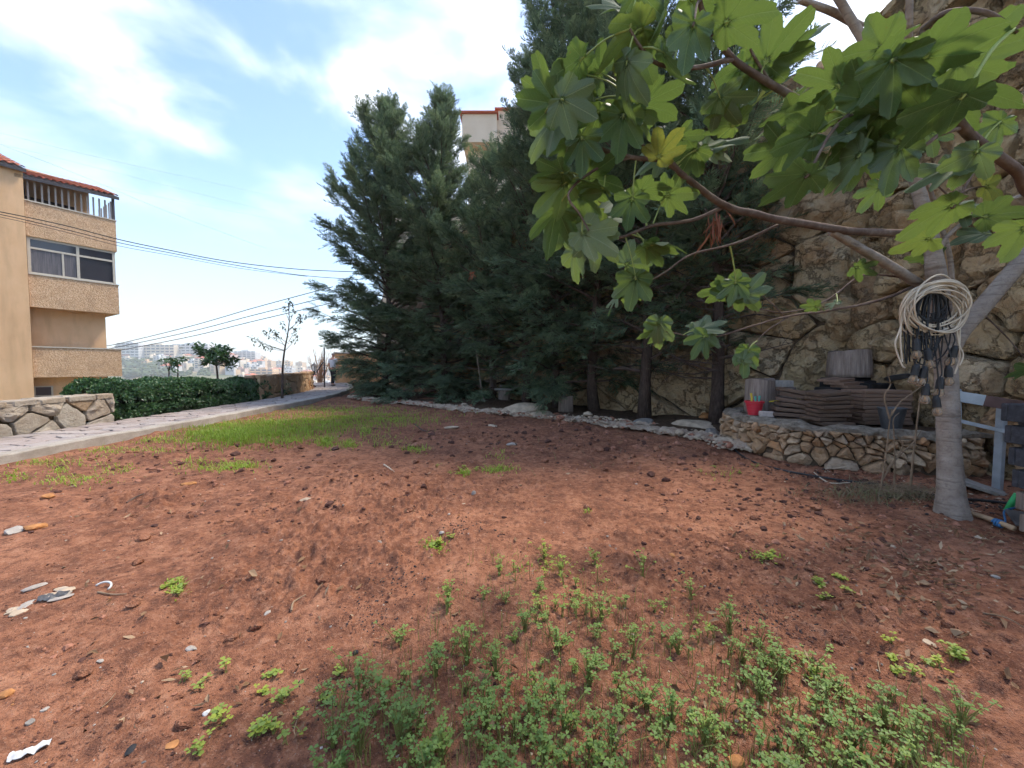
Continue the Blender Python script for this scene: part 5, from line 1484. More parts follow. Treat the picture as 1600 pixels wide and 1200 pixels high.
# ------------------------------------------------------------------ grey metal bench against the wall
Yb_ = 4.05
bench = thing('bench', 'grey metal bench with a rusty back rail and low plank seat by the boulder wall', 'bench', tuple(G(1560, 790)))
b0 = np.array(bench.location)
def bar(name, a, b, w, d, mat, parent=bench):
    a, b = np.array(a) - b0, np.array(b) - b0; t_ = (b - a); l = np.linalg.norm(t_); t_ /= l
    up = np.array([0, 0, 1.0]) if abs(t_[2]) < .8 else np.array([0, 1.0, 0]); s = np.cross(t_, up); s /= np.linalg.norm(s); u_ = np.cross(s, t_)
    V, F = bevbox(w, d, l, min(w, d) * .12); M_ = np.stack([u_, s, t_]); mb = MB(); mb.add(V @ M_ + a, F); return mb.build(name, MAT[mat], parent)
pa, pb_ = P(1496, 619, 4.15), P(1700, 652, 3.75)
mid_ = pa + (pb_ - pa) * .22
bar('back_rail', pa, mid_, .115, .03, 'galvanised'); bar('back_rail', mid_, pb_, .114, .029, 'rusted_paint')
bar('post', P(1498, 608, 4.18), P(1498, 672, 4.18), .035, .035, 'galvanised')
bar('lower_rail', P(1496, 657, 4.16), P(1700, 704, 3.80), .04, .03, 'galvanised')
bar('post', P(1566, 636, 4.12), P(1556, 800, 4.18), .075, .05, 'galvanised')
bar('seat_plank', P(1492, 748, 4.2), P(1690, 812, 3.72), .04, .36, 'grey_wood'); bar('seat_plank', P(1492, 744, 4.62), P(1690, 800, 4.15), .04, .36, 'grey_wood')
bar('leg', P(1549, 775, 4.0), P(1549, 806, 3.98), .05, .05, 'galvanised'); bar('leg', P(1662, 795, 3.75), P(1662, 830, 3.73), .05, .05, 'galvanised'); bar('leg', P(1500, 752, 4.55), P(1500, 772, 4.55), .05, .05, 'galvanised')
# ------------------------------------------------------------------ black slatted wooden planter box at the edge
xb, yb = 4.37, 2.70
box = thing('slatted_box', 'tapered blackened wooden planter box made of thick boards at the edge', 'planter box', (xb, yb, gz(0, yb) + .01))
nb = 6; hz = 1.05 / nb
for k in range(nb):
    z = k * hz; half = .30 + .085 * (k / (nb - 1)); mat = 'black_wood' if k > 1 else 'old_wood'
    for q in range(4):
        mb = MB(); V, F = bevbox(2 * half + (.04 if q % 2 == 0 else -.045), .042, hz * .80, .006); V[:, 1] -= half; V = rotz(V, q * math.pi / 2); V[:, 2] += z + .015; mb.add(V, F); mb.build('board', MAT[mat], box)
for q in range(4):
    mb = MB(); V, F = bevbox(.07, .07, 1.0, .006); V[:, 0] += V[:, 2] * .085 ; V[:, 1] += V[:, 2] * .085; V[:, 0] += .235; V[:, 1] += .235; V[:, 2] += .01; mb.add(rotz(V, q * math.pi / 2), F); mb.build('corner_post', MAT['black_wood'], box)
mb = MB(); mb.add(boxv(-.33, .33, -.33, .33, .80, .86), BOXF); mb.build('soil_fill', MAT['needle_litter'], box)
# the letter H painted on a board
mb = MB()
for q in ((-.020, -.013, 0, .045), (.013, .020, 0, .045), (-.013, .013, .019, .027)): mb.add(boxv(-.003, .0, q[0], q[1], q[2], q[3]), BOXF)
fo = mb.build('painted_letter', MAT['black_rubber'], box); fo.location = (-.363, .06, .285)
# ------------------------------------------------------------------ tools lying behind the trunk
gA, gB = G(1504, 798, .035), G(1585, 826, .03)
o = thing('shovel', 'wooden-handled shovel lying on the soil behind the fig trunk', 'shovel', tuple(gA))
mb = MB(); mb.add(*tube(smooth_path([gA - gA, (gB - gA) * .5 + [0, 0, .01], gB - gA], 5), .021, 10)); mb.build('wooden_handle', plain('ash_wood', (.42, .28, .17), .7, .15, 8), o, smooth=True)
mb = MB(); V, F = bevbox(.22, .02, .28, .006); V = eul(V, (R(80), 0, 0)); mb.add(rotz(V, R(140)) + (gB - gA) + [.12, -.05, .02], F); mb.build('blade', MAT['grey_metal'], o)
mb = MB(); c_ = gA + (gB - gA) * .72; th_ = np.linspace(0, 6 * math.pi, 40); d_ = (gB - gA) / np.linalg.norm(gB - gA); s_ = np.cross(d_, [0, 0, 1]); s_ /= np.linalg.norm(s_); u_ = np.cross(s_, d_)
pts = c_ + d_ * np.linspace(-.025, .025, 40)[:, None] + .027 * (np.cos(th_)[:, None] * s_ + np.sin(th_)[:, None] * u_)
pts = np.concatenate([pts, smooth_path([pts[-1], c_ + [.12, .05, -.01], c_ + [.2, .12, .06], c_ + [.3, .1, .10]], 6)[1:]])
mb.add(*tube(pts, .007, 6)); tag(mb.build('blue_cord', MAT['blue_cord'], smooth=True), 'blue cord wound round the shovel handle', 'cord')
a, b = P(1590, 772, 3.45), P(1572, 800, 3.5); c_ = P(1560, 818, 3.55); c_[2] = gz(0, 3.5) + .02
o = thing('hand_tool', 'garden tool with a bright green grip leaning by the shovel', 'tool', tuple(c_))
mb = MB(); mb.add(*tube([b - c_, (a + b) / 2 - c_, a - c_], [.021, .025, .023], 12)); mb.build('grip', MAT['green_plastic'], o, smooth=True)
mb = MB(); mb.add(*tube([(0, 0, 0), b - c_], [.012, .013], 8)); mb.build('shaft', MAT['black_rubber'], o, smooth=True)
# ------------------------------------------------------------------ bed under the conifers, pale rubble edging
def ground_z(x, y): return float(soil_h(np.array([x]), np.array([y]))[0])
E = np.array([G(a, b)[:2] for a, b in ((545, 622), (580, 628), (640, 633), (700, 641), (760, 647), (800, 650), (850, 655), (920, 664), (1000, 673), (1070, 684), (1120, 696), (1140, 706))])
E = smooth_path(np.column_stack([E, np.zeros(len(E))]), 14)[:, :2]
ET = np.gradient(E, axis=0); ET /= np.linalg.norm(ET, axis=1)[:, None]; EN = np.stack([-ET[:, 1], ET[:, 0]], -1)
if EN[len(EN) // 2] @ np.array([.7, .7]) < 0: EN = -EN
n = 11; f = np.linspace(0, 1, n)
V = []
for k in range(len(E)):
    wd = .60 + .10 * math.sin(k * .35) + .08 * math.sin(k * 1.1)
    for q in f:
        xy = E[k] + EN[k] * (q * wd - .03)
        h_ = .06 * math.sin(math.pi * min(1, q * 1.0) ** .8) - .02
        V.append([xy[0], xy[1], gz(*xy) + .02 + h_])
V = np.array(V); V[:, 2] += .05 * fbm2(V[:, 0] * 5, V[:, 1] * 5, 3, 4) + .04 * abs(fbm2(V[:, 0] * 19, V[:, 1] * 19, 8, 2)); V[:, :2] += .02 * np.stack([fbm2(V[:, 0] * 9, V[:, 1] * 9, 5, 2), fbm2(V[:, 0] * 9, V[:, 1] * 9, 6, 2)], -1)
i = np.arange(len(E) - 1)[:, None] * n; j = np.arange(n - 1)[None]
mb = MB(); mb.add(V, np.stack([i + j, i + n + j, i + n + j + 1, i + j + 1], -1).reshape(-1, 4))
tag(mb.build('rubble_edging', MAT['rubble_strip'], smooth=False), 'pale crumbly rubble edging between the soil and the conifer bed', 'edging', kind='thing')
# litter bed
V = []; m = 9
for k in range(len(E)):
    for q in np.linspace(0, 1, m):
        xy = E[k] + EN[k] * (.3 + q * 3.0); V.append([xy[0], xy[1], gz(*xy) + .055])
V = np.array(V); V[:, 2] += .05 * fbm2(V[:, 0] * 2, V[:, 1] * 2, 13, 3)
i = np.arange(len(E) - 1)[:, None] * m; j = np.arange(m - 1)[None]
mb = MB(); mb.add(V, np.stack([i + j, i + m + j, i + m + j + 1, i + j + 1], -1).reshape(-1, 4)); tag(mb.build('planting_bed', MAT['needle_litter'], smooth=True), kind='structure')

def put_rock(name, label, px, py, size, seed, mat='field_stone', cat='stone', group=None, rz=None, sink=.3, sub=2, pos=None):
    g = G(px, py) if pos is None else np.array(pos); V, F = rock(size, seed, sub)
    mb = MB(); mb.add(V, F); o = mb.build(name, MAT[mat], smooth=False)
    o.location = (g[0], g[1], (ground_z(g[0], g[1]) if pos is None else g[2]) + size[2] * (.5 - sink)); o.rotation_euler = (0, 0, rz if rz is not None else seed * 1.7)
    tag(o, label, cat, group); return o
plain('pale_rock', (.46, .36, .26), .95, .2, 6, bump=.9)
plain('orange_rock', (.42, .19, .07), .9, .25, 12, bump=.7)
plain('white_rock', (.36, .32, .28), .9, .12, 12, bump=.6)
plain('grey_rock', (.24, .215, .19), .9, .15, 12, bump=.6)
plain('charcoal', (.025, .025, .028), .8, .3, 20, bump=.6)
for k, (a, b, s, mt, lab) in enumerate(((1085, 668, (.95, .5, .26), 'pale_rock', 'large flat pale boulder in the rubble edging'), (1006, 664, (.62, .4, .22), 'grey_rock', 'greyish flat boulder in the rubble edging behind the clods'), (1113, 680, (.5, .32, .2), 'grey_rock', 'rounded grey boulder at the foot of the end conifer'), (1103, 660, (.34, .3, .26), 'orange_rock', 'upright brown stone beside the end conifer trunk'), (815, 646, (1.3, .7, .42), 'pale_rock', 'broken pale boulder heaped in the rubble edging near the pedestal'), (845, 651, (.7, .45, .26), 'pale_rock', 'smaller pale boulder joining the broken heap'), (1060, 678, (.4, .22, .1), 'orange_rock', 'flat orange stone lying on the rubble edging'), (1135, 694, (.42, .3, .14), 'pale_rock', 'pale slab at the corner of the stone planter'), (560, 622, (.9, .5, .1), 'white_rock', 'flat pale slab beside the kerb at the leftmost conifer'), (595, 626, (.7, .45, .1), 'grey_rock', 'flat grey slab under the leftmost conifer'))):
    put_rock('boulder', lab, a, b, s, 40 + k, mt, 'boulder', sub=3, rz=(k * .9) % 3 - .6)
# little pedestal and the short cut log in the bed
g = G(788, 628); pd = thing('pedestal', 'little stone pedestal with a wide flat slab on top, before the conifers', 'pedestal', (g[0], g[1], gz(*g[:2]) + .05))
mb = MB(); mb.add(*lathe([(0, 0), (.21, 0), (.20, .2), (.21, .36), (0, .36)], 14)); mb.build('column', MAT['old_wood'], pd, smooth=False)
mb = MB(); V, F = bevbox(.68, .42, .07, .012); V[:, 2] += .36; mb.add(V, F); mb.build('slab', MAT['grey_wood'], pd)
mb = MB(); V, F = rock((.12, .1, .13), 5, 1); mb.add(V + [-.12, 0, .485], F); tag(mb.build('small_stone', MAT['grey_rock']), 'small grey stone sitting on the pedestal slab', 'stone').location = pd.location
g = G(884, 645); stump('log_stump', 'short pale cut log standing in the conifer bed', (g[0], g[1], gz(*g[:2]) + .03), .19, .42, seed=9)
a, b = P(742, 535, 13.0), P(755, 622, 12.9); c_ = P(770, 634, 12.8); mb = MB(); mb.add(*tube(smooth_path([a, (a + b) / 2, b, c_], 6), .022, 6)); tag(mb.build('leaning_pole', MAT['old_wood']), 'thin pale pole leaning against the conifers beside the pedestal', 'pole')

# ------------------------------------------------------------------ things lying on the soil, each one
DEB = [(298, 1006, (.072, .036, .016), 'white_rock', 'flat pale stone flake lying alone below the clods'), (418, 950, (.05, .03, .02), 'white_rock', 'small pale stone beside the lumpy clod'), (156, 1032, (.036, .024, .014), 'white_rock', 'small white shell-like chip on the soil'),
 (322, 1110, (.034, .03, .02), 'white_plastic', 'crumpled white scrap near the foreground weeds'), (270, 1162, (.05, .04, .01), 'orange_rock', 'flat orange chip near the bottom of the foreground'), (204, 1168, (.045, .03, .016), 'charcoal', 'black charcoal piece beside the orange chip'),
 (294, 754, (.15, .10, .05), 'orange_rock', 'orange stone on the soil below the grass patch'), (76, 778, (.16, .10, .06), 'orange_rock', 'rust-coloured stone on the soil near the kerb'), (56, 828, (.15, .10, .06), 'orange_rock', 'rust-coloured stone beside the pale rock'), (24, 831, (.2, .12, .06), 'white_rock', 'pale grey rock lying on the soil at the edge of the view'),
 (478, 782, (.14, .08, .035), 'pale_rock', 'pale wedge-shaped stone in the middle of the soil'), (46, 1118, (.036, .03, .016), 'grey_rock', 'small grey stone above the white plastic scrap'), (70, 1100, (.03, .02, .012), 'white_rock', 'small white stone above the grey one'), (8, 1085, (.06, .05, .03), 'orange_rock', 'orange stone at the edge of the foreground'),
 (556, 1010, (.032, .028, .022), 'charcoal', 'black pebble by the foreground weeds'), (690, 842, (.045, .04, .03), 'white_rock', 'pale pebble left of the charcoal streak'), (740, 770, (.08, .06, .05), 'grey_rock', 'grey pebble lying in the middle of the soil'), (800, 697, (.2, .13, .06), 'white_rock', 'pale stone lying below the rubble edging'),
 (770, 665, (.3, .2, .08), 'pale_rock', 'pale flat stone below the pedestal'), (706, 668, (.35, .2, .06), 'pale_rock', 'broad pale flake beside the thin grass'), (592, 860, (.06, .05, .035), 'grey_rock', 'brownish pebble above the curved root'), (1150, 1196, (.06, .05, .04), 'orange_rock', 'tan pebble among the foreground weeds'), (1050, 862, (.05, .04, .03), 'orange_rock', 'rusty pebble in the open soil near the fig'), (1395, 853, (.07, .04, .02), 'pale_rock', 'pale chip on the soil below the fig trunk'),
 (1555, 905, (.05, .04, .02), 'white_rock', 'white chip on the dark soil below the planter box'), (1450, 1010, (.06, .05, .03), 'pale_rock', 'tan stone on the bare soil beside the weeds'), (1530, 845, (.08, .05, .02), 'pale_rock', 'flat tan chip in front of the shovel')]
for k, (a, b, s, mt, lab) in enumerate(DEB): put_rock('loose_stone', lab, a, b, s, 70 + k, mt, 'stone', 'loose stones lying on the soil', sub=2)
for k, (a, b, s) in enumerate(((400, 972, .085), (360, 990, .07), (505, 905, .09), (210, 946, .08), (225, 838, .11), (340, 950, .05), (130, 1050, .07), (918, 796, .10), (290, 1130, .07), (215, 875, .08), (640, 800, .09), (1180, 815, .10), (1275, 800, .12), (1215, 880, .09), (1480, 985, .07), (1345, 1110, .06))):
    put_rock('soil_clod', ['lumpy red clod beside the small pale stone', 'lower lumpy red clod in the middle of the foreground soil', 'lone red clod above the curved root', 'dark red clod right of the rubbish patch', 'dark clod in the upper bare soil', 'small clod left of the lumpy clod', 'dark clod above the small grey stones', 'greenish clod in the middle of the open soil', 'elongated dark clod near the bottom', 'dark clod below the upper bare soil', 'clod in the centre of the field', 'rough clod right of the field centre', 'big rough clod in front of the planter', 'rough clod on the way to the fig', 'dark clod on the bare ground by the edge', 'clod beside the foreground weeds'][k], a, b, (s, s * .8, s * .55), 140 + k, 'soil', 'clod', 'clods of red soil', sink=.25, sub=3)
# white plastic bag scrap, ring, root, sticks
def crumple(name, label, px, py, w, h_, ang, mat, seed, cat):
    g = G(px, py); n = 15; u, v = np.meshgrid(np.linspace(-1, 1, n), np.linspace(-1, 1, 8)); r = np.random.default_rng(seed)
    sh = (1 - .35 * abs(u) ** 2); X, Y = u.ravel() * w / 2, (v * sh).ravel() * h_ / 2; Z = .012 + .35 * h_ * (.5 - .5 * v.ravel() ** 2) + .22 * h_ * fbm2(X / w * 7, Y / h_ * 3, seed, 3)
    V = np.column_stack([X, Y, np.maximum(Z, .003)]); i = np.arange(7)[:, None] * n; j = np.arange(n - 1)[None]; Fq = np.stack([i + j, i + j + 1, i + n + j + 1, i + n + j], -1).reshape(-1, 4)
    mb = MB(); mb.add(rotz(V, ang), Fq); mb.add(rotz(V - [0, 0, .002], ang), Fq[:, ::-1]); o = mb.build(name, MAT[mat], smooth=True); o.location = (g[0], g[1], ground_z(*g[:2])); tag(o, label, cat)
crumple('plastic_scrap', 'crumpled white plastic scrap in the bottom corner of the soil', 46, 1160, .10, .038, R(35), 'white_plastic', 3, 'plastic')
crumple('dark_scrap', 'torn dark plastic sheet on the rubbish patch', 84, 935, .12, .06, R(30), 'grey_metal', 5, 'plastic')
g = G(160, 921); a_ = np.linspace(R(-20), R(170), 12); mb = MB(); mb.add(*tube(np.stack([.045 * np.cos(a_), .03 * np.sin(a_), .008 + .02 * np.sin(a_ * .9)], -1), .006, 7)); o = mb.build('broken_ring', MAT['white_plastic'], smooth=True); o.location = (g[0], g[1], ground_z(*g[:2])); tag(o, 'white broken ring right of the rubbish patch', 'ring')
def stick(label, pix, rad, mat='twig', name='stick', cat='stick'):
    pts = np.array([G(a, b) for a, b in pix]); pts[:, 2] = soil_h(pts[:, 0], pts[:, 1]) + rad * 1.6
    mb = MB(); q = smooth_path(pts, 5); mb.add(*tube(q, np.linspace(rad, rad * .55, len(q)), 6)); tag(mb.build(name, MAT[mat]), label, cat)
stick('curved tan root lying in the open soil', ((455, 952), (458, 940), (466, 931), (478, 926)), .006, 'dry_stalk')
stick('thin stick beside the white ring', ((153, 928), (175, 931), (198, 930)), .005, 'dry_stalk')
stick('long thin twig lying below the kerb', ((198, 786), (218, 778), (250, 770)), .010)
stick('forked pale twig in the upper soil', ((600, 725), (607, 732), (616, 742)), .010, 'beige_cable')
stick('straight pale straw on the soil near the bottom', ((158, 1092), (170, 1082), (180, 1070)), .0025, 'dry_stalk')
stick('thin pale straw on the bare ground by the edge', ((1535, 968), (1570, 978), (1600, 988)), .004, 'dry_stalk')
stick('thin upright pale straw among the weeds', ((1372, 1030), (1373, 1040), (1375, 1052)), .003, 'dry_stalk')
stick('brown twig on the thin grass', ((648, 665), (662, 672), (678, 676)), .016)
# rubbish patch: pale flakes of plaster
r = np.random.default_rng(50)
for k in range(14):
    a, b = 22 + r.random() * 95, 905 + r.random() * 55 - 0
    b = 960 - (a - 10) * .38 + r.normal() * 12
    put_rock('plaster_flake', 'pale plaster flake in the rubbish patch on the soil', a, b, (r.uniform(.05, .12), r.uniform(.03, .07), r.uniform(.015, .03)), 200 + k, ['white_rock', 'pale_rock'][k % 2], 'flake', 'plaster flakes in the rubbish patch')

# ------------------------------------------------------------------ uncountable: grit, gravel, charcoal, clods, leaf litter
def pebbles(name, label, xy, size, mats, cat, seed, flat=.7, sub=1, up=0.0):
    r = np.random.default_rng(seed); mb = MB(); prot = [rock((1, 1, 1), 500 + seed + k, sub, .5) for k in range(6)]
    zz_ = soil_h(xy[:, 0], xy[:, 1]) + up; ok = xy[:, 0] > -6.7
    mi = r.integers(0, len(mats), len(xy))
    for k in range(len(xy)):
        if not ok[k]: continue
        V, F = prot[k % 6]; s = size[k]
        mb.add(rotz(V * np.array([s, s * r.uniform(.55, .95), s * flat * r.uniform(.6, 1.1)]), r.uniform(0, 6.28)) + [xy[k, 0], xy[k, 1], zz_[k] + s * .12], F, mi[k])
    o = mb.build(name, [MAT[m] for m in mats], smooth=False); tag(o, label, cat, kind='stuff')
def near_xy(n, seed, ymin=1.15, ymax=9.0, spread=1.35):
    r = np.random.default_rng(seed); Y_ = 1 / (1 / ymax + (1 / ymin - 1 / ymax) * r.random(n)); return np.column_stack([(r.random(n) * 2 - 1) * spread * Y_, Y_])
plain('soil_grit', (.30, .135, .085), .95, .3, 30)
plain('dark_grit', (.085, .038, .028), .95, .3, 30)
r = np.random.default_rng(61)
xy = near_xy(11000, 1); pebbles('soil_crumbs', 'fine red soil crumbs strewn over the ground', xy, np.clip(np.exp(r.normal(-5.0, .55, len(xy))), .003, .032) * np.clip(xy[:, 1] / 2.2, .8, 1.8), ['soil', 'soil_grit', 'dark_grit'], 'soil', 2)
xy = near_xy(900, 3); pebbles('gravel', 'scattered small pale and grey pebbles on the soil', xy, np.clip(np.exp(r.normal(-4.9, .5, len(xy))), .004, .025) * np.clip(xy[:, 1] / 2.2, .8, 1.8), ['white_rock', 'pale_rock', 'orange_rock', 'grey_rock'], 'gravel', 4, .6)
# dark grit streaks of charcoal between the weeds
cl = []
for (a, b, n_, sa, sb) in ((630, 905, 190, 42, 14), (585, 960, 170, 28, 16), (720, 830, 120, 26, 12), (520, 1060, 110, 30, 22), (1190, 960, 200, 45, 18), (1240, 985, 110, 30, 14), (1120, 945, 70, 26, 10), (960, 900, 40, 18, 8), (1070, 890, 60, 18, 10), (960, 1130, 60, 22, 16)):
    for k in range(n_): cl.append(G(a + r.normal() * sa, b + r.normal() * sb)[:2])
cl = np.array(cl); pebbles('charcoal_grit', 'streaks of black charcoal grit on the soil', cl, np.clip(np.exp(r.normal(-4.75, .4, len(cl))), .004, .02) * np.clip(cl[:, 1] / 2, .8, 1.6), ['charcoal', 'dark_grit', 'charcoal'], 'charcoal', 6, .6)
# cloddier ground to the right and by the edging
cl = []
for (a, b, n_, sa, sb) in ((880, 680, 160, 110, 14), (1050, 720, 170, 80, 18), (1230, 790, 260, 110, 26), (1150, 860, 200, 110, 30), (1400, 880, 260, 110, 50), (1350, 1010, 160, 130, 50), (300, 720, 120, 150, 16), (430, 790, 120, 130, 26), (220, 1010, 90, 130, 50), (700, 690, 110, 110, 14), (620, 760, 90, 140, 26)):
    for k in range(int(n_ * 1.8)): cl.append(G(a + r.normal() * sa, max(642, b + r.normal() * sb))[:2])
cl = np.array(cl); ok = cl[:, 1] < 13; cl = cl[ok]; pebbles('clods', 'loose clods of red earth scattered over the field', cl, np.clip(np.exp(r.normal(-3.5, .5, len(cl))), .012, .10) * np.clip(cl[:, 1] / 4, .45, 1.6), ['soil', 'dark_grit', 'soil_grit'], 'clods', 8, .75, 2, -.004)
# pebbles on the rubble strip
idx = r.integers(0, len(E), 2000); xy = E[idx] + EN[idx] * r.uniform(-.15, .68, 2000)[:, None] + r.normal(size=(2000, 2)) * .04
pebbles('edging_gravel', 'crumbled pale stones along the rubble edging', xy, np.clip(np.exp(r.normal(-2.95, .55, 2000)), .015, .24), ['pale_rock', 'rubble_strip', 'rubble_strip', 'soil_grit', 'pale_rock'], 'gravel', 10, .6, 2, .05)
# dark gravel between hose and planter and round the fig
cl = []
for (a, b, n_, sa, sb) in ((1260, 738, 200, 50, 4), (1360, 752, 300, 60, 6), (1470, 770, 160, 50, 8), (1550, 790, 300, 50, 14), (1450, 790, 100, 60, 10)):
    for k in range(n_): cl.append(G(a + r.normal() * sa, b + r.normal() * sb)[:2])
cl = np.array(cl); pebbles('dark_gravel', 'dark gravel and litter at the foot of the planter and bench', cl, np.clip(np.exp(r.normal(-3.9, .4, len(cl))), .01, .05), ['charcoal', 'charcoal', 'dark_grit', 'pale_rock', 'dark_grit'], 'gravel', 12, .5)
# dry leaf litter near the fig
t = NT('dry_leaf'); t.leafy(t.ramp(t.attr(), [(0, (.10, .055, .03)), (.5, (.24, .14, .075)), (1, (.42, .30, .19))]), .15, .8, .2); MAT['dry_leaf'] = t.m
mb = MB()
for k in range(900):
    a, b = (1430 + r.normal() * 110, 850 + abs(r.normal()) * 75 - 30) if k < 560 else (r.uniform(100, 1600), r.uniform(700, 1150))
    g = G(a, max(b, 690)); l = r.uniform(.02, .06)
    if g[0] < -6.6: continue
    V, F = leaf_strip(l, l * r.uniform(.25, .6), 2, r.normal() * .5, r.normal() * .4); V = eul(V, (r.normal() * .5, r.normal() * .35, r.uniform(0, 6.28)))
    mb.add(V + [g[0], g[1], ground_z(g[0], g[1]) + .008] if k < 0 else V + [g[0], g[1], gz(*g[:2]) + .02], F, col=np.clip(r.normal(.5, .3), 0, 1))
    mb.V[-1][:, 2] += 0
allV = np.concatenate(mb.V); zz_ = soil_h(allV[:, 0], allV[:, 1]) - gz(allV[:, 0], allV[:, 1]); allV[:, 2] += zz_ - .006; mb.V = [allV]; mb.A = [np.concatenate(mb.A)]
tag(mb.build('leaf_litter', MAT['dry_leaf'], attr=True), 'dry brown leaf bits and twigs strewn over the soil', 'leaf litter', kind='stuff')
# ------------------------------------------------------------------ weeds and grass
t = NT('weed_leaf'); c = t.ramp(t.attr(), [(0, (.105, .165, .050)), (.4, (.175, .275, .072)), (.75, (.24, .32, .065)), (1, (.36, .42, .055))]); t.leafy(c, .35, .5, .35, tcol=t.mix(.5, c, (.25, .42, .06))); MAT['weed_leaf'] = t.m
t = NT('weed_stem'); c = t.ramp(t.attr(), [(0, (.15, .11, .045)), (.5, (.19, .20, .05)), (1, (.26, .30, .07))]); t.leafy(c, .15, .6, .3); MAT['weed_stem'] = t.m
t = NT('grass_blade'); c = t.ramp(t.attr(), [(0, (.17, .23, .04)), (.5, (.26, .40, .045)), (1, (.40, .47, .08))]); t.leafy(c, .4, .5, .3, tcol=t.mix(.5, c, (.3, .45, .04))); MAT['grass_blade'] = t.m
def trifoliate(mb, c, s, r, tint, az=None):
    """three notched leaflets round a stalk tip"""
    a0 = r.uniform(0, 6.28) if az is None else az; tilt = R(r.uniform(-8, 28))
    for q in range(3):
        a = a0 + q * 2.094; l = s * r.uniform(.85, 1.1); w = l * .42
        V = np.array([[0, 0, 0], [l * .55, w, .06 * l], [l, w * .72, .0], [l * .90, 0, -.04 * l], [l, -w * .72, 0], [l * .55, -w, .06 * l]])
        V = eul(V, (r.normal() * .12, -tilt * .4 + r.normal() * .12, 0)); mb.add(rotz(V, a) + c, [np.array([[0, 1, 2, 3]]), np.array([[0, 3, 4, 5]])], 1, col=np.clip(tint + r.normal() * .08, 0, 1))
def weed(mb, b, h_, n, s, r, tint, spread=.35):
    for k in range(n):
        a = r.uniform(0, 6.28); d = abs(r.normal()) * spread * h_; hh = h_ * r.uniform(.5, 1.1)
        e = b + np.array([math.cos(a) * d, math.sin(a) * d, hh]); m = b + np.array([math.cos(a) * d * .35, math.sin(a) * d * .35, hh * .55])
        b2 = b + r.normal(size=3) * np.array([.006, .006, 0])
        mb.add(*tube([b2, m, e], [.0020, .0017, .0012], 3, False), 0, col=np.clip(.35 + tint * .5 + r.normal() * .15, 0, 1))
        trifoliate(mb, e, s * r.uniform(.7, 1.25), r, tint)
        if r.random() < .35: trifoliate(mb, m + (e - m) * r.uniform(.2, .7) + r.normal(size=3) * .012, s * r.uniform(.5, .9), r, tint)
def patch_den(px, py):
    """where the clover weeds grow, in the photo's frame"""
    if py < 850: return 0
    lo = np.interp(py, [850, 900, 950, 1000, 1060, 1120, 1200], [720, 700, 660, 560, 500, 480, 470])
    hi = np.interp(py, [850, 900, 950, 1000, 1060, 1120, 1200], [800, 960, 1120, 1230, 1330, 1480, 1560])
    e = min((px - lo) / 60, (hi - px) / 60); return max(0, min(1, e))
r = np.random.default_rng(91)
spots = []
while len(spots) < 300:
    py = 850 + 400 * r.random() ** .8; px = r.uniform(440, 1600)
    if r.random() < patch_den(px, py) * (.35 + .65 * (fbm2(np.array([px / 70]), np.array([py / 40]), 6, 2)[0] > -.15)): spots.append((px, py))
spots.sort(key=lambda q: -q[1])
big = [(520, 1150, .17), (560, 1165, .13), (625, 1150, .15), (640, 1135, .14), (730, 1020, .17), (775, 1040, .15), (880, 1130, .18), (955, 1165, .14), (1005, 900, .15), (875, 900, .13), (1220, 1060, .13), (1380, 1130, .14), (1290, 1120, .13), (1060, 1010, .15), (1140, 985, .15), (990, 1015, .14), (920, 1060, .13), (1330, 1170, .14), (1430, 1180, .15), (1190, 1090, .12), (700, 950, .11), (820, 980, .13), (1100, 1160, .12), (760, 1130, .12), (690, 1175, .12), (1500, 1150, .13), (850, 1180, .11), (1050, 1120, .11), (1160, 1030, .12), (940, 960, .13), (560, 1080, .13), (600, 1090, .11), (680, 1040, .12), (1270, 1050, .11), (1010, 1090, .12), (870, 1010, .14), (1080, 930, .13), (780, 900, .10), (850, 870, .09), (930, 880, .10)]
for k, (px, py, h_) in enumerate(big):
    g = G(px, py); g[2] = ground_z(g[0], g[1]) - .005
    o = thing('clover_weed', 'tall upright clump of clover-leaved weed in the foreground patch', 'weed', tuple(g), 0, 'tall clover-leaved weed clumps')
    mb = MB(); weed(mb, np.zeros(3), h_ * r.uniform(.95, 1.25), int(r.integers(12, 24)), .0145, r, np.clip(np.interp(py, [870, 1000, 1200], [.80, .42, .36]) + r.normal() * .10, 0, 1))
    st = MB(); st.V, st.n = mb.V, mb.n; st.A = mb.A
    st.F = [f for f, m_ in zip(mb.F, mb.M) if m_[0] == 0]; st.M = [m_ for m_ in mb.M if m_[0] == 0]
    lv = MB(); lv.V, lv.n, lv.A = mb.V, mb.n, mb.A; lv.F = [f for f, m_ in zip(mb.F, mb.M) if m_[0] == 1]; lv.M = [m_ * 0 for m_ in mb.M if m_[0] == 1]
    st.build('stems', MAT['weed_stem'], o, attr=True); lv.build('leaves', MAT['weed_leaf'], o, attr=True)
mb = MB()
for k, (px, py) in enumerate(spots):
    g = G(px, py); g[2] = ground_z(g[0], g[1]) - .004
    weed(mb, g, r.uniform(.04, .11), int(r.integers(3, 8)), .0145, r, np.clip(np.interp(py, [870, 1000, 1200], [.85, .45, .38]) + r.normal() * .12, 0, 1), .45)
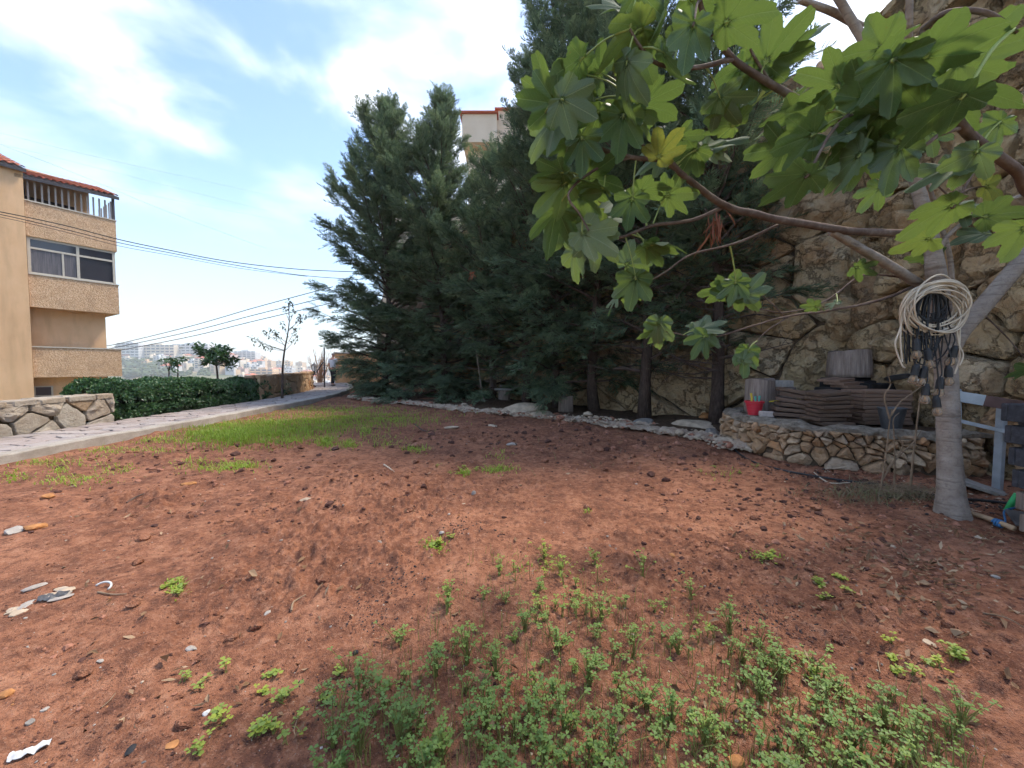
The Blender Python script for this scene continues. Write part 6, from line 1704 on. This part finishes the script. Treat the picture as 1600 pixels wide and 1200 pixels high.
for (a, b, n_, sa, sb) in ((680, 855, 5, 10, 5), (860, 1000, 0, 0, 0), (1310, 915, 6, 22, 8), (1500, 1040, 7, 60, 12), (430, 1100, 9, 40, 40), (370, 1140, 6, 40, 30), (275, 925, 4, 10, 8), (1200, 870, 5, 20, 8), (1130, 735, 4, 30, 10), (720, 735, 5, 20, 6), (1350, 1030, 6, 60, 20), (310, 1060, 3, 30, 20)):
    for k in range(n_):
        g = G(a + r.normal() * sa, b + r.normal() * sb); g[2] = ground_z(g[0], g[1]) - .004; weed(mb, g, r.uniform(.02, .05), int(r.integers(3, 7)), .020, r, np.clip(.85 + r.normal() * .1, 0, 1), .6)
tag(mb.build('weeds', [MAT['weed_stem'], MAT['weed_leaf']], attr=True), 'low scattered clover-leaved weed seedlings on the red soil', 'weeds', kind='stuff')
# grass patch beside the path, vectorised blades
def blades(name, label, pts, hgt, wid, tint, cat, mat, seed, lean=.5):
    r = np.random.default_rng(seed); n = len(pts); a = r.uniform(0, 6.28, n); d = np.stack([np.cos(a), np.sin(a), 0 * a], -1); s = np.stack([-np.sin(a), np.cos(a), 0 * a], -1) * wid[:, None] / 2
    b = pts; m = b + np.column_stack([d[:, :2] * (hgt * lean * .3)[:, None], hgt * .6]); e = b + np.column_stack([d[:, :2] * (hgt * lean)[:, None], hgt * .95])
    V = np.stack([b - s, b + s, m + s * .8, m - s * .8, e], 1).reshape(-1, 3); k = np.arange(n)[:, None] * 5
    mb = MB(); mb.add(V, [k + np.array([[0, 1, 2, 3]]), k + np.array([[3, 2, 4]])], col=np.repeat(tint, 5))
    tag(mb.build(name, MAT[mat], attr=True), label, cat, kind='stuff')
def gpts(lst, seed):
    r = np.random.default_rng(seed); out = []
    for (a, b, n_, sa, sb) in lst:
        for k in range(n_):
            px_, py_ = a + r.normal() * sa, b + r.normal() * sb
            if py_ < 626: continue
            g = G(px_, py_)
            if g[0] < -6.68: continue
            out.append(g)
    out = np.array(out); out[:, 2] = soil_h(out[:, 0], out[:, 1]) - .005; return out
pts = gpts(((350, 680, 3600, 34, 8), (420, 672, 4200, 52, 9), (480, 662, 3000, 55, 9), (560, 650, 2200, 60, 7), (620, 655, 800, 45, 7), (400, 690, 800, 60, 4), (520, 640, 900, 50, 4)), 1)
n = len(pts); r = np.random.default_rng(4)
blades('grass', 'bright green grass patch beside the kerb', pts, np.clip(r.normal(.06, .028, n), .015, .14) * np.interp(pts[:, 1], [7, 13], [1.1, .75]), np.full(n, .010), np.clip(r.normal(.5, .25, n) + .04 * (pts[:, 1] - 9), 0, 1), 'grass', 'grass_blade', 2)
pts = gpts(((510, 690, 400, 8, 3), (545, 695, 220, 8, 3), (455, 690, 90, 10, 3), (345, 728, 420, 28, 5), (380, 725, 240, 12, 3), (300, 725, 60, 30, 6), (650, 702, 160, 12, 3), (570, 675, 160, 6, 3), (775, 733, 240, 14, 3), (725, 740, 120, 6, 3), (780, 715, 60, 10, 4), (110, 750, 260, 30, 5), (20, 742, 120, 14, 4), (180, 730, 120, 20, 5), (95, 735, 60, 10, 4), (60, 715, 90, 50, 3), (680, 860, 120, 9, 6), (540, 640, 200, 40, 3), (230, 705, 100, 30, 3), (600, 690, 160, 20, 6), (1130, 740, 40, 14, 4), (920, 800, 20, 6, 3), (1195, 870, 50, 14, 5), (850, 880, 60, 60, 8), (275, 920, 110, 9, 7), (250, 690, 260, 22, 3), (160, 703, 200, 40, 3), (60, 722, 200, 45, 3)), 5)
n = len(pts); blades('moss_tufts', 'low yellow-green tufts dotted over the soil', pts, np.clip(r.normal(.038, .016, n), .012, .09) * np.clip(pts[:, 1] / 5, .6, 1.5), np.full(n, .010), np.clip(r.normal(.75, .25, n), 0, 1), 'tufts', 'grass_blade', 6, 1.0)
pts = gpts(((1360, 772, 900, 45, 8), (1420, 775, 400, 30, 6), (900, 700, 140, 120, 20)), 8)
t = NT('straw'); t.leafy(t.ramp(t.attr(), [(0, (.14, .115, .07)), (.6, (.27, .22, .13)), (1, (.20, .24, .09))]), .2, .8, .2); MAT['straw'] = t.m
n = len(pts); blades('dry_grass', 'thin dry grass on the ground before the dry stalks', pts, np.clip(r.normal(.05, .03, n), .01, .14), np.full(n, .005), np.clip(r.normal(.5, .3, n), 0, 1), 'dry grass', 'straw', 9, 1.6)

pts = []
r = np.random.default_rng(14)
while len(pts) < 1900:
    py_ = 858 + 380 * r.random(); px_ = r.uniform(440, 1580)
    if r.random() < patch_den(px_, py_): g = G(px_, py_); pts.append(g)
pts = np.array(pts); pts[:, 2] = soil_h(pts[:, 0], pts[:, 1]) - .005; n = len(pts)
blades('thin_stems', 'thin bare upright weed stems among the clover-leaved weeds', pts, np.clip(r.normal(.075, .035, n), .02, .17), np.full(n, .0032), np.clip(r.normal(.45, .35, n), 0, 1), 'weed stems', 'weed_stem', 15, .25)
# ------------------------------------------------------------------ the town on the far hillside
for nm, c_ in (('town_white', (.58, .57, .55)), ('town_cream', (.68, .58, .45)), ('town_ochre', (.62, .43, .26)), ('town_pink', (.60, .42, .35)), ('town_grey', (.48, .47, .46))): plain(nm, c_, .9, .06, .3)
t = NT('town_glass'); t.set((.10, .12, .15), .2, .5); MAT['town_glass'] = t.m
plain('town_tree', (.06, .085, .04), .95, .3, .4)
WNO = ['town_white', 'town_cream', 'town_ochre', 'town_pink', 'town_grey']
def far_block(label, px, py, Y, wpx, hpx, mat, depth=16, floors=7, group=None, rz=0.0, detail=True, roof=None):
    """a block of flats: slab edges and balcony bands stand proud of dark window strips; base at photo pixel (px, py)"""
    b = P(px, py, Y); w = wpx * Y / 600; h = hpx * Y / 600
    root = thing('far_building', label, 'building', (b[0], b[1], b[2] - 0), rz, group)
    mb = MB(); mb.add(boxv(-w / 2, w / 2, .8, depth, -9, h), BOXF); mb.add(boxv(-w * .2, w * .12, depth * .3, depth * .6, h, h + 2.6), BOXF)
    mb.build('wall', MAT[mat], root)
    fh = h / floors
    if detail:
        for k in range(floors):
            m2 = MB(); m2.add(boxv(-w / 2 - .5, w / 2 + .5, -.6, depth + .3, k * fh - .1, k * fh + fh * .42), BOXF); m2.build('balcony_band', MAT[mat], root)
            nb = max(2, int(w / 7)); m3 = MB()
            for q in range(nb):
                x = -w / 2 + w * (q + .5) / nb; m3.add(boxv(x - w / nb * .36, x + w / nb * .36, .55, .9, k * fh + fh * .44, k * fh + fh * .9), BOXF)
            o = m3.build('window_row', MAT['town_glass'], root); o['kind'] = 'stuff'
    else:
        m3 = MB()
        for k in range(floors):
            nb = max(2, int(w / 5))
            for q in range(nb):
                x = -w / 2 + w * (q + .5) / nb; m3.add(boxv(x - w / nb * .28, x + w / nb * .28, .7, .85, k * fh + fh * .3, k * fh + fh * .75), BOXF)
        o = m3.build('windows', MAT['town_glass'], root); o['kind'] = 'stuff'
    if roof: m4 = MB(); m4.add(np.array([[-w / 2 - .6, 0, h], [w / 2 + .6, 0, h], [w / 2 + .6, depth, h], [-w / 2 - .6, depth, h], [-w / 4, depth / 2, h + 3], [w / 4, depth / 2, h + 3]]), [np.array([[0, 1, 5, 4], [2, 3, 4, 5]]), np.array([[1, 2, 5], [3, 0, 4]])]); m4.build('roof', MAT['roof_tile'], root)
    return root
far_block('white apartment block at the end of the far skyline next to the orange building', 200, 570, 640, 34, 34, 'town_white', floors=8)
far_block('long cream apartment block with balcony bands on the far cliff', 243, 566, 650, 58, 27, 'town_cream', floors=6)
far_block('long white apartment block with dark window bands on the far skyline', 297, 568, 660, 56, 30, 'town_white', floors=7)
far_block('white block standing lower on the far slope, behind the bushy tree', 308, 604, 520, 34, 18, 'town_white', floors=6)
far_block('tall pale block rising on the far skyline right of the bushy tree', 382, 575, 720, 34, 26, 'town_white', floors=8)
far_block('ochre apartment block low on the far slope behind the slender tree', 408, 603, 560, 36, 26, 'town_ochre', floors=6)
far_block('grey and white block low on the far slope left of the ochre one', 372, 604, 545, 30, 20, 'town_cream', floors=5)
r = np.random.default_rng(303)
names = {'town_white': 'white', 'town_cream': 'cream', 'town_ochre': 'ochre', 'town_pink': 'pinkish', 'town_grey': 'grey'}
cnt = 0
for row, (Yr, lo, hi) in enumerate(((880, 395, 560), (830, 385, 560), (780, 390, 560), (730, 400, 560), (680, 415, 560), (700, 190, 400), (660, 190, 560), (620, 190, 560), (590, 190, 560), (560, 190, 540), (530, 250, 540))):
    px = lo + r.uniform(0, 10)
    while px < hi:
        wp = r.uniform(8, 17); xp_ = (px - 800) / 600; zb = float(hill_z(np.array([xp_]), np.array([Yr]))[0]); py_ = 575 + 600 * (H - zb) / Yr
        if not (row >= 5 and px < 340 and r.random() < .35):
            m_ = WNO[r.choice(5, p=[.28, .28, .20, .16, .08])]
            far_block(f'small {names[m_]} building crowded among others on the hazy far hillside', px, py_, Yr + r.normal() * 12, wp, r.uniform(6, 13), m_, 12, int(r.integers(3, 6)), f'small {names[m_]} far buildings', r.normal() * .25, False, roof=r.random() < .25); cnt += 1
        px += wp * r.uniform(.95, 1.5)
# clumps of trees on the slope and skyline read as one mass
mb = MB(); protos = [rock((1, 1, 1), 800 + k, 2, .9) for k in range(5)]
for k in range(420):
    px, Yr = r.uniform(175, 560), r.uniform(480, 895)
    if k < 220: px, Yr = r.uniform(190, 330), r.uniform(500, 640)
    zb = float(hill_z(np.array([(px - 800) / 600]), np.array([Yr]))[0]); s = r.uniform(4, 10); V, F = protos[k % 5]
    mb.add(V * np.array([s * 1.2, s * 1.2, s]) + [(px - 800) / 600 * Yr, Yr, zb + s * .3], F)
for (px, py) in ((188, 538), (230, 540), (262, 538), (285, 540), (310, 541), (330, 545)):
    for q in range(3): V, F = protos[q]; mb.add(V * 5 + P(px + r.normal() * 4, py + 3, 662), F)
tag(mb.build('hillside_trees', MAT['town_tree']), 'dark clumps of trees between the far hillside buildings', 'trees', kind='stuff')

# ------------------------------------------------------------------ the end of the path: ochre wall, lamp, post, bare shrub, person
plain('ochre_wall', (.58, .33, .16), .9, .15, 2, bump=.4)
t = NT('lamp_glass'); t.set((.75, .76, .74), .25, .5); MAT['lamp_glass'] = t.m
Yw = 23.5
ow = thing('garden_wall', 'ochre rendered wall closing the far end of the path behind the person', 'wall', tuple(G(560, 600))); ow['kind'] = 'thing'
c0 = np.array(ow.location)
mb = MB(); a, b = P(524, 606, Yw)[0], P(640, 606, Yw)[0]; V = boxv(a, b, Yw, Yw + .35, -.3, H + (575 - 553) / 600 * Yw); mb.add(V - c0, BOXF); mb.build('wall_body', MAT['ochre_wall'], ow)
mb = MB(); V, F = bevbox(b - a + .12, .5, .09, .02); mb.add(V + [(a + b) / 2, Yw + .17, H + (575 - 553) / 600 * Yw + .003] - c0, F); mb.build('coping', MAT['concrete'], ow)
Yl = 19.0
g = P(491, 586, Yl); lamp = thing('garden_lamp', 'black post-top lantern on the low stone wall near the person', 'lamp', (g[0], g[1], g[2]))
s_ = 18 / 600 * Yl / .66
mb = MB(); mb.add(*lathe([(0, 0), (.09, 0), (.09, .03), (.03, .05), (.025, .16), (.06, .19), (.10, .21), (0, .21)], 12)); mb.build('lamp_foot', MAT['dark_steel'], lamp)
mb = MB(); mb.add(*lathe([(.085, .21), (.14, .47), (0, .47)], 6)); mb.build('glass', MAT['lamp_glass'], lamp)
mb = MB(); mb.add(*lathe([(0, .62), (.02, .62), (.03, .56), (.09, .53), (.17, .47), (0, .47)], 6)); mb.build('lamp_cap', MAT['dark_steel'], lamp)
mb = MB()
for k in range(6): a_ = k * math.pi / 3; mb.add(*tube([(.088 * math.cos(a_), .088 * math.sin(a_), .21), (.144 * math.cos(a_), .144 * math.sin(a_), .475)], .010, 4))
mb.build('lamp_bars', MAT['dark_steel'], lamp)
g = P(507, 600, 19.6); b = P(506.5, 543, 19.6)
po = thing('iron_post', 'thin black iron post with a diagonal strut near the person', 'post', tuple(g))
mb = MB(); mb.add(*tube([(0, 0, -.2), b - g], .035, 8)); mb.build('upright', MAT['dark_steel'], po)
mb = MB(); mb.add(*tube([P(505, 566, 19.6) - g, P(494, 582, 19.5) - g], .03, 6)); mb.build('strut', MAT['dark_steel'], po)
g = P(500, 592, 21.2); sh = thing('bare_shrub', 'leafless orange-twigged shrub behind the iron post', 'shrub', tuple(g)); mb = MB(); r = np.random.default_rng(8)
for k in range(34):
    e = P(500 + r.normal() * 11, 545 + abs(r.normal()) * 9, 21.2 + r.normal() * .3) - g; mb.add(*tube([(r.normal() * .08, r.normal() * .08, -.2), e * .5 + r.normal(size=3) * .08, e], [.018, .012, .005], 4, False))
    for q in range(2): s = r.uniform(.4, .9); mb.add(*tube([e * s, e * s + r.normal(size=3) * .18 + [0, 0, .15]], [.008, .004], 3, False))
mb.build('twigs', plain('orange_twig', (.42, .23, .12), .9, .2), sh)

# the person: one body surface grown over a skeleton, seen from behind, walking away
plain('skin', (.52, .27, .19), .6, .05, 6)
plain('tshirt', (.60, .60, .64), .9, .06, 8, bump=.3)
plain('trousers', (.018, .018, .024), .9, .2, 12, bump=.3)
plain('shoe', (.16, .15, .15), .7, .1)
plain('short_hair', (.30, .25, .22), .9, .2, 40)
gp = G(521, 606); gp[2] = gz(*gp[:2]) + .115
hum = thing('person', 'person in a white T-shirt and black trousers walking away along the path', 'person', tuple(gp), R(-12))
def skinned(name, joints, edges, mat, parent, sub=2, root=0):
    me = bpy.data.meshes.new(name); me.from_pydata([j[:3] for j in joints], edges, []); me.update()
    o = link(name, me, parent); m = o.modifiers.new('skin', 'SKIN'); m.use_smooth_shade = True
    for k, j in enumerate(joints):
        d = me.skin_vertices[0].data[k]; d.radius = (j[3], j[4] if len(j) > 4 else j[3]); d.use_root = k == root
    s = o.modifiers.new('sub', 'SUBSURF'); s.levels = s.render_levels = sub
    me.materials.append(MAT[mat]); return o
J = [(0, 0, .93, .155, .11), (0, .0, 1.10, .145, .105), (0, .01, 1.28, .165, .115), (0, .0, 1.42, .13, .09), (0, .02, 1.50, .055, .055), (0, .035, 1.575, .072, .082), (0, .045, 1.66, .078, .092), (0, .045, 1.725, .055, .065),
     (-.19, 0, 1.40, .062), (-.245, -.02, 1.14, .046), (-.25, .05, .92, .036), (-.25, .075, .86, .038, .022), (.19, 0, 1.40, .062), (.245, .0, 1.14, .046), (.25, .06, .92, .036), (.25, .085, .86, .038, .022),
     (-.09, .02, .82, .088), (-.085, .06, .48, .062), (-.085, .02, .10, .044), (-.09, .16, .045, .042, .035), (.09, -.02, .82, .088), (.085, -.03, .48, .062), (.085, -.16, .12, .044), (.09, -.06, .045, .042, .035)]
Ed = [(0, 1), (1, 2), (2, 3), (3, 4), (4, 5), (5, 6), (6, 7), (3, 8), (8, 9), (9, 10), (10, 11), (3, 12), (12, 13), (13, 14), (14, 15), (0, 16), (16, 17), (17, 18), (18, 19), (0, 20), (20, 21), (21, 22), (22, 23)]
for sx, bx_ in ((-1, 11), (1, 15)):               # five fingers each hand
    hx, hy, hz = J[bx_][:3]
    for q in range(4):
        J.append((hx + sx * .0 + (q - 1.5) * .004, hy + (q - 1.5) * .017, hz - .05, .009)); J.append((hx - sx * .012, hy + (q - 1.5) * .017 + .006, hz - .095 + abs(q - 1.5) * .008, .007)); Ed += [(bx_, len(J) - 2), (len(J) - 2, len(J) - 1)]
    J.append((hx - sx * .02, hy + .045, hz - .015, .010)); J.append((hx - sx * .025, hy + .06, hz - .05, .008)); Ed += [(bx_, len(J) - 2), (len(J) - 2, len(J) - 1)]
skinned('body', J, Ed, 'skin', hum)
k = 1.13
skinned('tshirt', [(0, 0, .90, .180, .135), (0, 0, 1.10, .172, .128), (0, .01, 1.28, .190, .135), (0, 0, 1.425, .145, .10), (-.19, 0, 1.405, .080), (-.232, -.01, 1.20, .072), (.19, 0, 1.405, .080), (.232, -.0, 1.20, .072)], [(0, 1), (1, 2), (2, 3), (3, 4), (4, 5), (3, 6), (6, 7)], 'tshirt', hum)
skinned('trousers', [(0, 0, .96, .165, .122), (-.09, .02, .80, .105), (-.087, .06, .48, .082), (-.086, .02, .09, .066), (.09, -.02, .80, .105), (.087, -.03, .48, .082), (.086, -.16, .11, .066)], [(0, 1), (1, 2), (2, 3), (0, 4), (4, 5), (5, 6)], 'trousers', hum)
for (x, y) in ((-.09, .02), (.09, -.16)):
    V, F = ico(2); V = V * np.array([.052, .14, .05]); V[:, 2] = np.maximum(V[:, 2], -.035); mb = MB(); mb.add(V + [x, y + .05, .038], F); mb.build('shoe', MAT['shoe'], hum, smooth=True)
V, F = ico(3); V = V * np.array([.083, .098, .098]); ok = [f for f in F if V[f][:, 2].mean() > -.01 - .6 * V[f][:, 1].mean() * -1 * .0 and not (V[f][:, 1].mean() > .04 and V[f][:, 2].mean() < .05)]
mb = MB(); mb.add(V + [0, .045, 1.665], np.array(ok)); mb.build('hair', MAT['short_hair'], hum, smooth=True)
for sx in (-1, 1):
    V, F = ico(1); mb = MB(); mb.add(V * np.array([.014, .02, .032]) + [sx * .082, .05, 1.635], F); mb.build('ear', MAT['skin'], hum, smooth=True)
V, F = ico(1); mb = MB(); mb.add(V * np.array([.014, .022, .02]) + [0, .138, 1.632], F); mb.build('nose', MAT['skin'], hum, smooth=True)

# ------------------------------------------------------------------ overhead cables
def wire(label, pts, rad, mat='black_rubber', name='overhead_cable'):
    q = np.array([P(*p_) for p_ in pts]); mb = MB(); mb.add(*tube(smooth_path(q, 10), rad, 5, False)); tag(mb.build(name, MAT[mat]), label, 'cable')
plain('faint_wire', (.35, .38, .40), .6, .05)
wire('uppermost thin overhead wire crossing the clear sky', ((-60, 192, 60), (150, 245, 72), (420, 305, 95)), .018, 'faint_wire')
wire('second thin overhead wire from the top, above the tiled roof', ((-60, 210, 58), (150, 262, 70), (420, 330, 95)), .016, 'faint_wire')
wire('steep thin wire slanting down across the sky from the top edge', ((-80, 195, 40), (110, 268, 46), (260, 330, 52), (420, 390, 60)), .018, 'faint_wire')
wire('faint wire sloping behind the roof of the orange building', ((-60, 236, 62), (190, 296, 72), (440, 345, 95)), .014, 'faint_wire')
wire('upper twisted overhead cable passing in front of the orange building', ((-80, 318, 10.5), (0, 331, 11), (100, 352, 11.6), (185, 374, 12.2), (260, 390, 12.8), (360, 409, 13.6), (470, 421, 14.6), (560, 425, 15.5)), .014)
wire('middle overhead cable passing in front of the orange building', ((-80, 322, 10.5), (0, 335, 11), (100, 358, 11.6), (185, 379, 12.2), (260, 394, 12.8), (360, 413, 13.6), (470, 430, 14.6), (560, 437, 15.5)), .011)
wire('lowest thin cable of the bundle in front of the orange building', ((-80, 326, 10.5), (0, 339, 11), (100, 362, 11.6), (185, 384, 12.2), (260, 398, 12.8), (380, 420, 13.8), (480, 432, 14.6)), .007)
for k, (y0, y1, lab) in enumerate(((536, 452, 'upper'), (541, 466, 'middle'), (547, 477, 'lower'))):
    wire(f'{lab} of three straight cables rising from the orange building to the conifers', ((150, y0 + 7, 21), (190, y0, 20.5), (300, (y0 * .62 + y1 * .38) + 5, 19), (400, (y0 * .3 + y1 * .7) + 3, 17.6), (520, y1 - 4, 16.4)), .017)

# ------------------------------------------------------------------ the hazy air
hz_ = NT('haze'); hz_.n.remove(hz_.b); pv = hz_.node('ShaderNodeVolumePrincipled'); pv.inputs['Color'].default_value = (.93, .95, .97, 1); pv.inputs['Density'].default_value = .00045; pv.inputs['Anisotropy'].default_value = .2
hz_.l.new(pv.outputs[0], hz_.out.inputs['Volume'])
mb = MB(); mb.add(boxv(-2750, 1700, -1700, 1700, -130, 70), BOXF); o = mb.build('haze', hz_.m); o['kind'] = 'stuff'
